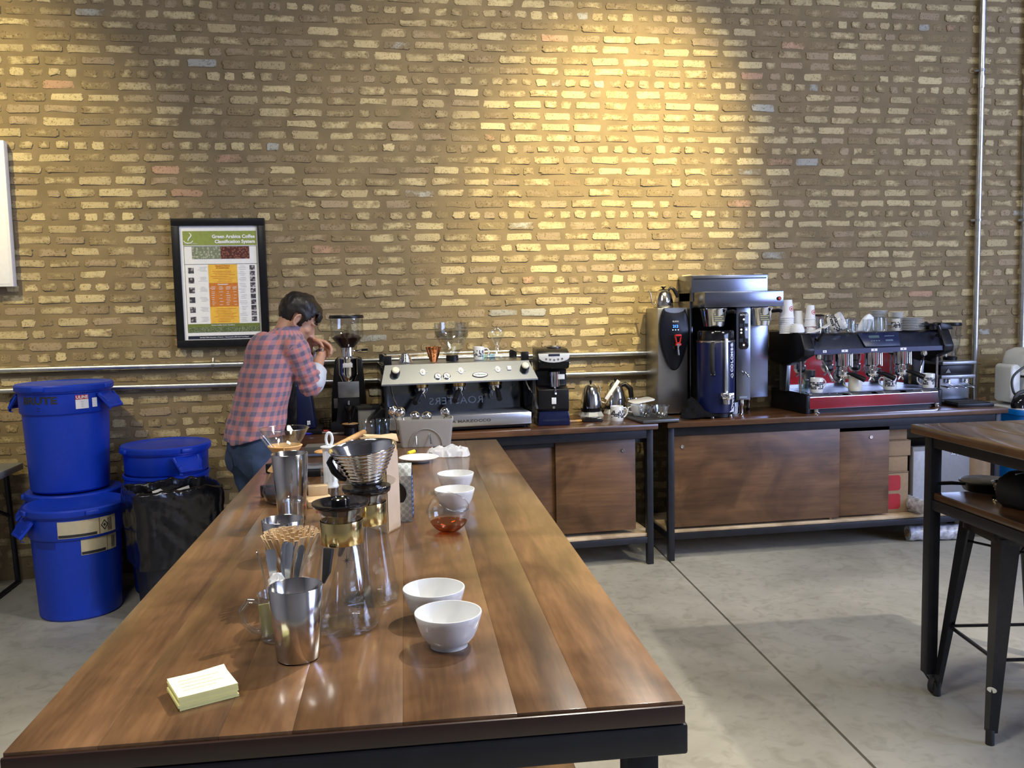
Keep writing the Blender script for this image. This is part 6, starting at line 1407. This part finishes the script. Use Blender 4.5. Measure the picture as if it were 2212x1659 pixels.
# ================================================================== THE MAN AT THE GRINDER
SKIN = mat('skin', (.52, .29, .19), .5, 0, .08, 30, 0, Subsurface_Weight=.12)
def plaid_mat():
    m, nt, b = _nt('gingham_shirt'); N, L = nt.nodes, nt.links
    at = N.new('ShaderNodeAttribute'); at.attribute_name = 'weave'
    sx = N.new('ShaderNodeSeparateXYZ'); L.new(at.outputs['Vector'], sx.inputs[0])
    def band(sock):
        a = N.new('ShaderNodeMath'); a.operation = 'MULTIPLY'; a.inputs[1].default_value = 1/.0465; L.new(sock, a.inputs[0])
        f = N.new('ShaderNodeMath'); f.operation = 'FRACT'; L.new(a.outputs[0], f.inputs[0])
        r = N.new('ShaderNodeValToRGB'); e = r.color_ramp.elements; e[0].position = .46; e[0].color = (0, 0, 0, 1); e[1].position = .54; e[1].color = (1, 1, 1, 1)
        L.new(f.outputs[0], r.inputs[0]); return r.outputs[0]
    u, v = band(sx.outputs[0]), band(sx.outputs[1])
    s_ = N.new('ShaderNodeMath'); s_.operation = 'ADD'; L.new(u, s_.inputs[0]); L.new(v, s_.inputs[1])
    h = N.new('ShaderNodeMath'); h.operation = 'MULTIPLY'; h.inputs[1].default_value = .5; L.new(s_.outputs[0], h.inputs[0])
    r = N.new('ShaderNodeValToRGB'); e = r.color_ramp.elements; e[0].color = (.6, .22, .2, 1); e[1].color = (.16, .13, .2, 1)
    k = r.color_ramp.elements.new(.5); k.color = (.36, .2, .24, 1)
    L.new(h.outputs[0], r.inputs[0])
    nz = N.new('ShaderNodeTexNoise'); nz.inputs['Scale'].default_value = 55; tc = N.new('ShaderNodeTexCoord'); L.new(tc.outputs['Object'], nz.inputs['Vector'])
    mx = N.new('ShaderNodeMix'); mx.data_type = 'RGBA'; mx.blend_type = 'OVERLAY'; mx.inputs['Factor'].default_value = .25; L.new(r.outputs[0], mx.inputs[6]); L.new(nz.outputs['Color'], mx.inputs[7])
    L.new(mx.outputs[2], b.inputs['Base Color']); b.inputs['Roughness'].default_value = .85; b.inputs['Sheen Weight'].default_value = .2
    return m
PLAID = plaid_mat()
JEAN = mat('blue_denim', (.03, .052, .105), .85, 0, .3, 14, .25)
HAIR = mat('dark_hair', (.012, .009, .008), .45, 0, .5, 90, .8, (1, 1, .25))
man = thing('person', 'dark-haired person in pink and grey checked shirt leaning over the counter, hands raised', 'person', (-.50, -1.1, 0))
O = Vector(man.location)
TH = math.radians(36)
D = Vector((math.cos(TH), math.sin(TH), 0)); R = Vector((math.sin(TH), -math.cos(TH), 0)); UP = Vector((0, 0, 1))
def cap_pts(mb, p0, p1, r0, r1, n=8, seg=16):
    """tapered limb with rounded ends"""
    p0, p1 = Vector(p0), Vector(p1); d = (p1-p0); L_ = d.length; d.normalize(); pts, rs = [], []
    for i in range(5): a = PI/2*(1-i/4.0)*.98; pts.append(p0-d*r0*math.sin(a)); rs.append(max(1e-3, r0*math.cos(a)))
    for i in range(1, n): pts.append(p0+d*L_*i/n); rs.append(r0+(r1-r0)*i/n)
    for i in range(5): a = PI/2*(i/4.0)*.98; pts.append(p1+d*r1*math.sin(a)); rs.append(max(1e-3, r1*math.cos(a)))
    mb.tube(pts, rs, seg)
def torso(mb, secs, seg=32, pw=2.3):
    rows = []
    for c, a, b in secs:
        row = []
        for k in range(seg):
            t = 2*PI*k/seg; cx, sy = math.cos(t), math.sin(t)
            ex = math.copysign(abs(cx)**(2/pw), cx); ey = math.copysign(abs(sy)**(2/pw), sy)
            row.append(Vector(c)+R*a*ex+D*b*ey)
        rows.append(row)
    mb.surf(rows, cu=True, cap0=True, cap1=True)
def ell(mb, c, ax, rad, seg=24):
    n = seg//2; rows = []
    for i in range(n+1):
        a = PI*i/n
        rows.append([Vector(c)+ax[0]*rad[0]*math.sin(a)*math.cos(2*PI*k/seg)+ax[1]*rad[1]*math.sin(a)*math.sin(2*PI*k/seg)-ax[2]*rad[2]*math.cos(a) for k in range(seg)])
    rows[0] = [r_+(rows[1][i]-r_)*.02 for i, r_ in enumerate(rows[0])]; rows[-1] = [r_+(rows[-2][i]-r_)*.02 for i, r_ in enumerate(rows[-1])]
    mb.surf(rows, cu=True, cap0=True, cap1=True)
def fuse(mb, name, m, vox, smooth_n, par=man):
    """one continuous skin from overlapping volumes"""
    bmesh.ops.recalc_face_normals(mb.bm, faces=mb.bm.faces)
    for v in mb.bm.verts: v.co -= O
    o = mb.build(name, m, par, 180)
    md = o.modifiers.new('r', 'REMESH'); md.mode = 'VOXEL'; md.voxel_size = vox
    s = o.modifiers.new('s', 'SMOOTH'); s.factor = .5; s.iterations = smooth_n
    bpy.context.view_layer.update()
    me = bpy.data.meshes.new_from_object(o.evaluated_get(bpy.context.evaluated_depsgraph_get())); me.name = name
    o.modifiers.clear(); o.data = me; me.materials.clear(); me.materials.append(m)
    me.polygons.foreach_set('use_smooth', [True]*len(me.polygons)); return o
# joints
HIP = Vector((-.605, -1.115, .93)); WA = Vector((-.585, -1.095, 1.10)); CH = Vector((-.535, -1.06, 1.30)); SHO = Vector((-.487, -1.03, 1.42)); NB = Vector((-.445, -1.005, 1.495)); NK = Vector((-.405, -.985, 1.545))
RS = SHO+R*.165+UP*.012+D*.015; LS = SHO-R*.165+UP*.03+D*.02
RE = Vector((-.318, -1.12, 1.235)); RW = Vector((-.272, -.975, 1.362))
LE = LS+D*.2+Vector((.02, 0, -.12)); LW_ = Vector((-.325, -.93, 1.452))
KN = (Vector((-.50, -1.155, .49)), Vector((-.60, -1.0, .49))); AN = (Vector((-.475, -1.16, .09)), Vector((-.575, -1.0, .09)))
HJ = (HIP+R*.085-UP*.03, HIP-R*.085-UP*.03)
# head frame
hy, hp_ = math.radians(14), math.radians(36)
HF = Vector((math.cos(hy)*math.cos(hp_), math.sin(hy)*math.cos(hp_), -math.sin(hp_))); HR = Vector((math.sin(hy), -math.cos(hy), 0)); HU = HR.cross(HF)
HC = Vector((-.378, -.985, 1.566))
def hd(r, f, u): return HC+HR*r+HF*f+HU*u
AXH = (HR, HF, HU)
body = MB()
torso(body, [(HIP-UP*.06, .15, .1), (HIP, .16, .105), (WA, .14, .095), (CH, .155, .1), (SHO, .145, .085), (NB, .066, .058), (NK, .052, .055)])
for i in range(2):
    cap_pts(body, HJ[i], KN[i], .08, .055); cap_pts(body, KN[i], AN[i], .05, .036)
    ell(body, AN[i]+D*.07-UP*.045, (R, D, UP), (.04, .12, .035))
for S_, E_, W_ in ((RS, RE, RW), (LS, LE, LW_)): cap_pts(body, S_, E_, .046, .04); cap_pts(body, E_, W_, .04, .026)
cap_pts(body, NB, hd(0, -.03, -.03), .058, .056)
ell(body, hd(0, -.012, .028), AXH, (.073, .094, .088)); ell(body, hd(0, .04, -.035), AXH, (.056, .058, .075)); ell(body, hd(0, .062, -.085), AXH, (.032, .03, .028)); ell(body, hd(0, .0, -.05), AXH, (.06, .055, .05))
cap_pts(body, hd(0, .092, .002), hd(0, .113, -.036), .0085, .0125); ell(body, hd(0, .104, -.04), AXH, (.017, .012, .009))
for s in (-1, 1):
    cap_pts(body, hd(s*.012, .088, .022), hd(s*.045, .072, .018), .0075, .007, 4); ell(body, hd(s*.04, .062, -.028), AXH, (.02, .02, .018))
cap_pts(body, hd(-.018, .09, -.066), hd(.018, .09, -.066), .0065, .0065, 4); cap_pts(body, hd(-.015, .088, -.076), hd(.015, .088, -.076), .0065, .0065, 4)
for s in (-1, 1):                                   # ears: rim, bowl and lobe
    rim = [hd(s*(.073+.012*math.sin(t)), -.012+.017*math.cos(t*1.0+2.6), -.012+.03*math.sin(t+1.2)) for t in [i*PI*1.55/10 for i in range(11)]]
    ec = hd(s*.077, -.012, -.012); fx = (HF*.93-HR*s*.36)
    rim = [ec+fx*(.0175*math.cos(t))*-1+HU*.031*math.sin(t)+HR*s*.007 for t in [-1.9+i*3.9/12 for i in range(13)]]
    body.tube(rim, .0058, 8); ell(body, ec-fx*.0, (HR, fx, HU), (.006, .014, .026)); ell(body, ec+fx*.006-HU*.03+HR*s*.003, (HR, fx, HU), (.006, .008, .009))
def hand(mb, wrist, fd, pn, side, curls, spread=.5, thumb=(.55, .3), rel=1.0):
    """palm, four unequal fingers and a thumb. fd finger direction, pn palm normal (the way fingers curl)"""
    fd = Vector(fd).normalized(); pn = (Vector(pn)-fd*Vector(pn).dot(fd)).normalized(); ax = fd.cross(pn)*side
    ell(mb, wrist+fd*.048, (ax, pn, fd), (.040, .0155, .052)); cap_pts(mb, wrist-fd*.02, wrist+fd*.03, .025, .026, 4)
    tips = []
    for i, (off, l) in enumerate(((.029, .95), (.0098, 1.06), (-.0098, .98), (-.028, .77))):
        p = wrist+fd*(.088-.006*abs(i-1.2))+ax*off; d = (fd+ax*off*spread*4).normalized(); c = curls[i]
        cap_pts(mb, wrist+fd*.05+ax*off*.8, p, .0115, .0105, 3, 10)
        for q, (sl, r0, r1, cc) in enumerate(((.041, .0102, .0092, .8), (.026, .0092, .0084, 1.1), (.021, .0084, .0072, .8))):
            a = c*cc; nd = (d*math.cos(a)+pn*math.sin(a)).normalized(); npn = (pn*math.cos(a)-d*math.sin(a)).normalized()
            e = p+nd*sl*l; cap_pts(mb, p, e, r0, r1, 3, 10); p, d = e, nd; pn_ = pn; pn = npn
        tips.append(p); pn = (Vector(pn)).normalized()
        # restore the palm frame for the next finger
        pn = ax.cross(fd)*side if ax.cross(fd).dot(pn0 := Vector(PNN)) > 0 else fd.cross(ax)*side
        if pn.dot(pn0) < 0: pn = -pn
    p = wrist+fd*.022+ax*.026; d = (fd*.62+ax*.75+pn*.25).normalized()
    cap_pts(mb, wrist+fd*.01+ax*.01, p, .015, .0135, 3, 10); e = p+d*.038; cap_pts(mb, p, e, .0132, .0112, 3, 10)
    d2 = (d*math.cos(thumb[0])+(fd*.75+pn*.66-ax*.35).normalized()*math.sin(thumb[0])).normalized(); e2 = e+d2*.03; cap_pts(mb, e, e2, .0108, .0098, 3, 10)
    d3 = (d2*math.cos(thumb[1])+(pn*.9-ax*.5).normalized()*math.sin(thumb[1])).normalized(); e3 = e2+d3*.024; cap_pts(mb, e2, e3, .0096, .008, 3, 10)
    return e3
# left hand comes in from the left, back of the hand up, fingers bent down onto the piece held; right hand rises from the forearm and closes on it
rfd = (RW-RE).normalized()*.75+Vector((.25, .35, .25)); PNN = (-.75, .45, .1)
hand(body, RW+(RW-RE).normalized()*.012, rfd, PNN, -1, (.75, .85, .95, 1.05), .3, (.6, .5))
lfd = Vector((.93, -.1, -.2)); PNN = (.1, -.35, -1)
hand(body, LW_, lfd, PNN, -1, (.6, .75, .8, .85), .35, (.5, .4))
fuse(body, 'body', SKIN, .0052, 3)
# jeans
j = MB()
torso(j, [(HIP-UP*.1, .165, .112), (HIP-UP*.02, .178, .122), (HIP+UP*.06, .168, .115)])
for i in range(2):
    cap_pts(j, HJ[i]-UP*.02, KN[i], .1, .07); cap_pts(j, KN[i], AN[i], .07, .06); 
    ell(j, HJ[i]-D*.035-UP*.04, (R, D, UP), (.085, .08, .095))
jo = fuse(j, 'jeans', JEAN, .011, 5)
for v in jo.data.vertices:
    p = v.co+O; n = math.sin(p.z*70+p.x*25)*.5+math.sin(p.z*42-p.y*60+1)*.5
    v.co += v.normal*(.0028*n if p.z < .9 else .001*n)
bmj = bmesh.new(); bmj.from_mesh(jo.data); bmesh.ops.bisect_plane(bmj, geom=bmj.verts[:]+bmj.edges[:]+bmj.faces[:], plane_co=(0, 0, .045), plane_no=(0, 0, -1), clear_outer=True); bmj.to_mesh(jo.data); bmj.free()
# patch pockets and belt
for s in (1, -1):
    c = HIP+R*s*.085-D*.128-UP*.075-O
    w = []
    for zz in (.055, .0, -.05, -.07): w.append([c+R*x_*(1 if zz > -.06 else .55)+UP*zz-D*(.012-(abs(s*.085+x_)/.19)**2*.055+(.008 if zz < .03 else 0)) for x_ in (-.062, -.03, 0, .03, .062)])
    q = MB().surf(w).build('back_pocket', mat('denim_pocket', (.036, .06, .115), .85, 0, .25, 20, .2), man, 180); sw = q.modifiers.new('w', 'SHRINKWRAP'); sw.target = jo; sw.offset = .003; sw.wrap_mode = 'OUTSIDE_SURFACE'
# shoes
for i in range(2):
    sh = MB(); a = AN[i]-O; rows = []
    for f, w, h in ((-.055, .026, .07), (-.045, .036, .09), (.0, .042, .1), (.06, .045, .08), (.13, .048, .055), (.175, .04, .045), (.195, .018, .03)):
        rows.append([a+D*f+R*x_*w+Vector((0, 0, -a.z+z_*h)) for x_, z_ in ((-.9, 0), (-1, .25), (-.8, .75), (-.35, 1), (.35, 1), (.8, .75), (1, .25), (.9, 0))])
    sh.surf(rows, cu=True, cap0=True, cap1=True); sh.build('shoe', mat('shoe_leather', (.04, .025, .015), .5), man, 50, recalc=True)
# shirt with rolled sleeves
s_ = MB()
LEAN = (NB-HIP).normalized()
torso(s_, [(HIP-UP*.07, .188, .128), (HIP+UP*.0, .19, .13), (HIP+UP*.07, .182, .124), (WA, .168, .116), (WA.lerp(CH, .5), .168, .118), (CH, .168, .12), (CH.lerp(SHO, .5), .17, .116), (SHO, .162, .105), (NB-UP*.02, .118, .088), (NB+UP*.004, .09, .078), (NB+UP*.02, .07, .068)], 40)
ell(s_, CH.lerp(SHO, .4)-D*.035, (R, D, UP), (.15, .085, .16))
CUT = {}
for S_, E_, W_ in ((RS, RE, RW), (LS, LE, LW_)):
    cap_pts(s_, S_-LEAN*.012, E_, .0625, .058, 10, 20); cap_pts(s_, E_, E_+(W_-E_)*.3, .061, .058, 4, 20)
    ell(s_, S_-UP*.015-R*0, (R, D, UP), (.062, .07, .07))
sh = fuse(s_, 'shirt', PLAID, .0085, 14)
bs = bmesh.new(); bs.from_mesh(sh.data)
def cutp(co, no):
    bmesh.ops.bisect_plane(bs, geom=bs.verts[:]+bs.edges[:]+bs.faces[:], plane_co=Vector(co)-O, plane_no=Vector(no), clear_outer=True)
hole = [v for v in bs.verts if (v.co+O).z > NB.z+.006+.25*(((v.co+O)-NB).dot(D)) and (((v.co+O)-NB)-UP*((v.co+O)-NB).z).length < .066]
bmesh.ops.delete(bs, geom=hole, context='VERTS')
# shirt tail: longer at the back than at the sides
for f in [f for f in bs.faces if False]: pass
def seg_d(p, a, b):
    t = max(0, min(1, (p-a).dot(b-a)/(b-a).length_squared)); return (p-(a+(b-a)*t)).length, t
kill = []
for v in bs.verts:
    p = v.co+O; lat = (p-HIP).dot(R); fr = (p-HIP).dot(D)
    hem = .945+.045*(abs(lat)/.19)**1.7+.012*max(0, fr)/.1
    if p.z < hem: kill.append(v)
    else:
        for S_, E_, W_ in ((RS, RE, RW), (LS, LE, LW_)):
            df, tf = seg_d(p, E_, W_); du, tu = seg_d(p, S_, E_)
            if df < du-.001 and df < .085 and tf > .0 and (p-E_).dot((W_-E_).normalized()) > .004: kill.append(v)
bmesh.ops.delete(bs, geom=list(set(kill)), context='VERTS')
for _ in range(6):
    ed = [v for v in bs.verts if v.is_boundary]; new = {}
    for v in ed:
        nb = [e.other_vert(v) for e in v.link_edges if e.is_boundary]
        if len(nb) == 2: new[v] = v.co*.4+(nb[0].co+nb[1].co)*.3
    for v, c in new.items(): v.co = c
# folds, then the weave coordinates (body: round the trunk and up; sleeve: round and along the arm)
lay = bs.verts.layers.float_vector.new('weave')
bs.normal_update()
for v in bs.verts:
    p = v.co+O
    best = None
    for S_, E_, W_ in ((RS, RE, RW), (LS, LE, LW_)):
        d1, t1 = seg_d(p, S_+(E_-S_)*.18, E_); d2, t2 = seg_d(p, E_, E_+(W_-E_)*.4)
        d, t, a, b = (d1, t1, S_, E_) if d1 <= d2 else (d2, t2, E_, W_)
        if best is None or d < best[0]: best = (d, t, a, b, S_, E_)
    f = max(0, min(1, (p.z-HIP.z)/(NB.z-HIP.z))); c = HIP.lerp(NB, f)
    q = p-c; lat, fr = q.dot(R), q.dot(D)
    if best[0] < .078 and not (abs(lat) < .15 and best[1] < .05 and best[0] > .069):
        a, b = best[2], best[3]; dr = (b-a).normalized(); e1 = dr.cross(D).normalized(); e2 = dr.cross(e1)
        w = p-a; ang = math.atan2(w.dot(e1), w.dot(e2)); al = (p-best[4]).dot((best[5]-best[4]).normalized()) if a is best[4] else (best[5]-best[4]).length+w.dot(dr)
        v[lay] = (ang*.062, al, 0)
        fold = .0045*math.sin(al*95+ang*1.7)*math.sin(al*38+ang*2.6+1)+.002*math.sin(al*160-ang*2)
        v.co += v.normal*fold*(1.3 if al > .1 else .6)
    else:
        ang = math.atan2(lat/.18, -fr/.12); v[lay] = (ang*.15, p.z, 0)
        tw = p.z*30+lat*38
        fold = .004*math.sin(tw)*math.sin(p.z*17-lat*20+.6)*max(0, min(1, (1.32-p.z)*6))+.0028*math.sin(lat*75+p.z*22)*max(0, min(1, (1.25-p.z)*5))+.003*math.sin(p.z*60+lat*55)*max(0, min(1, (1.14-p.z)*9))
        v.co += v.normal*fold
bs.to_mesh(sh.data); bs.free()
sh.data.polygons.foreach_set('use_smooth', [True]*len(sh.data.polygons))
so = sh.modifiers.new('t', 'SOLIDIFY'); so.thickness = .003; so.offset = 0
# collar
m = MB(); rows = []
nd_ = (NK-NB).normalized()
for up, rad, fold in ((-.005, .07, 0), (.042, .0635, 0), (.05, .066, 0), (.044, .072, 0), (.004, .08, 1)):
    rows.append([NB+nd_*up+(R*math.cos(a)*rad+D*math.sin(a)*rad*.95)-O-D*.004 for a in [-PI/2-2.5+i*5.0/28 for i in range(29)]])
co = m.surf(rows).build('collar', PLAID, man, 180)
at = co.data.attributes.new('weave', 'FLOAT_VECTOR', 'POINT'); at.data.foreach_set('vector', [x for v in co.data.vertices for x in (math.atan2(v.co.x, v.co.y)*.07, v.co.z, 0)]); co.modifiers.new('t', 'SOLIDIFY').thickness = .002
sm = co.modifiers.new('s', 'SUBSURF'); sm.levels = sm.render_levels = 1
# pale undersleeves turned back at the elbow
WSL = mat('pale_grey_cuff', (.6, .63, .68), .85, 0, .05, 60, .2)
for E_, W_ in ((RE, RW), (LE, LW_)):
    d = (W_-E_).normalized(); e1 = d.cross(Vector((.3, .2, 1))).normalized(); e2 = d.cross(e1); rows = []
    for t, r_ in ((-.03, .04), (-.02, .058), (.0, .065), (.03, .067), (.06, .065), (.102, .058), (.11, .052), (.108, .045), (.094, .041)):
        rows.append([E_+d*t+(e1*math.cos(2*PI*k/28)+e2*math.sin(2*PI*k/28))*r_*(1+.025*math.sin(k*1.3+t*40))-O for k in range(28)])
    MB().surf(rows, cu=True, cap0=True).build('cuff', WSL, man, 180)
# hair
h = MB(); n1, n2 = 64, 44; rows = []; rh = random.Random(6)
for i in range(n2+1):
    a = PI*i/n2; rows.append([hd(.0815*math.sin(a)*math.cos(2*PI*k/n1), -.014+.104*math.sin(a)*math.sin(2*PI*k/n1), .03+.1*math.cos(a)) for k in range(n1)])
h.surf(rows, cu=True)
from mathutils import noise as mn
kill = []
for v in h.bm.verts:
    q = v.co-HC; r_, f_, u_ = q.dot(HR), q.dot(HF), q.dot(HU)
    line = (.062 if f_ > .06 else .062-(.06-f_)*2.2 if f_ > .035 else max(-.088, .007-(.035-f_)*.75))
    if .0 < f_ < .03 and abs(r_) > .05: line = -.038+.0*f_        # sideburn before the ear
    elif -.035 < f_ <= .0 and abs(r_) > .05: line = .016           # over the ear
    line += .004*math.sin(r_*260)*(1 if f_ > .03 else .6)
    if u_ < line: kill.append(v)
    else:
        nn = mn.noise(q*42)*.006+mn.noise(q*16)*.006; k_ = .004 if u_ > .06 else 0
        if f_ > .03 and u_ > .045: k_ += .010*min(1, (f_-.03)/.05)
        if u_ < .03 and f_ < .03: nn -= .012*min(1, (.03-u_)/.08)
        v.co += q.normalized()*(nn+k_)
bmesh.ops.delete(h.bm, geom=kill, context='VERTS')
# fringe falling over the forehead
for i in range(13):
    a = -.055+i*.009
    h.tube([hd(a*.9, .075-abs(a)*.35, .098-abs(a)*.3), hd(a, .096-abs(a)*.45, .078), hd(a*1.05+rh.uniform(-.004, .004), .1-abs(a)*.5, .052+rh.uniform(-.006, .01)), hd(a*1.1, .097-abs(a)*.5, .036+rh.uniform(-.012, .012))], [.009, .0085, .006, .0015], 7)
for v in h.bm.verts: v.co -= O
ho = h.build('hair', HAIR, man, 180); so = ho.modifiers.new('t', 'SOLIDIFY'); so.thickness = .006; so.offset = -1
# stubble beard and eyebrows, eyes
STB = mat('stubble', (.11, .065, .045), .7, 0, .4, 160)
b = MB(); rows = []
for i in range(9):
    t = i/8
    rows.append([hd(s*(.0655-.026*t-.006*abs(w)), -.002+.075*t*.9+.004, -.03-.062*t-.022*w+.0) for s in (1,) for w in (-1, -.4, .2, .8)])
for s in (1, -1):
    rows = [[hd(s*x, f, u) for x, f, u in ((.0675-.03*t**1.4, .012+.066*t, -.028-.048*t), (.064-.032*t**1.3, .01+.068*t, -.052-.038*t), (.054-.03*t, .006+.068*t, -.08-.026*t))] for t in [i/8 for i in range(9)]]
    rows = [[p-O for p in r_] for r_ in rows]
    q = MB().surf(rows).build('stubble', STB, man, 180); sw = q.modifiers.new('w', 'SHRINKWRAP'); sw.target = bpy.data.objects['body']; sw.offset = .0012; sw.wrap_mode = 'ABOVE_SURFACE'
eb = MB()
for s in (-1, 1): eb.tube([hd(s*.012, .098, .03), hd(s*.03, .09, .034), hd(s*.048, .074, .026)], [.003, .0042, .002], 6)
for v in eb.bm.verts: v.co -= O
eb.build('eyebrows', HAIR, man, 180)
for s in (-1, 1):
    e_ = MB(); e_.ball(tuple(hd(s*.031, .0595, .004)-O), .0115); eo = e_.build('eye', WPLAS, man, 180)
    i_ = MB(); i_.ball(tuple(hd(s*.031, .0672, .002)-O), .0055); i_.build('iris', mat('iris_brown', (.03, .015, .008), .2), eo, 180)
# small steel piece held between the hands
hx = thing('portafilter_basket', 'small dark steel piece held between the hands of the person', 'tool', tuple((RW+LW_)/2+Vector((.035, -.012, -.012))), .5)
MB().lathe([(.014, 0), (.019, .012), (.0195, .015), (.018, .014), (.012, .003), (0, .003)], 24).build('cup', CHROME, hx, 60); MB().tube([(-.016, 0, .01), (-.035, .0, .0)], .005, 8).build('tab', BLACK, hx)
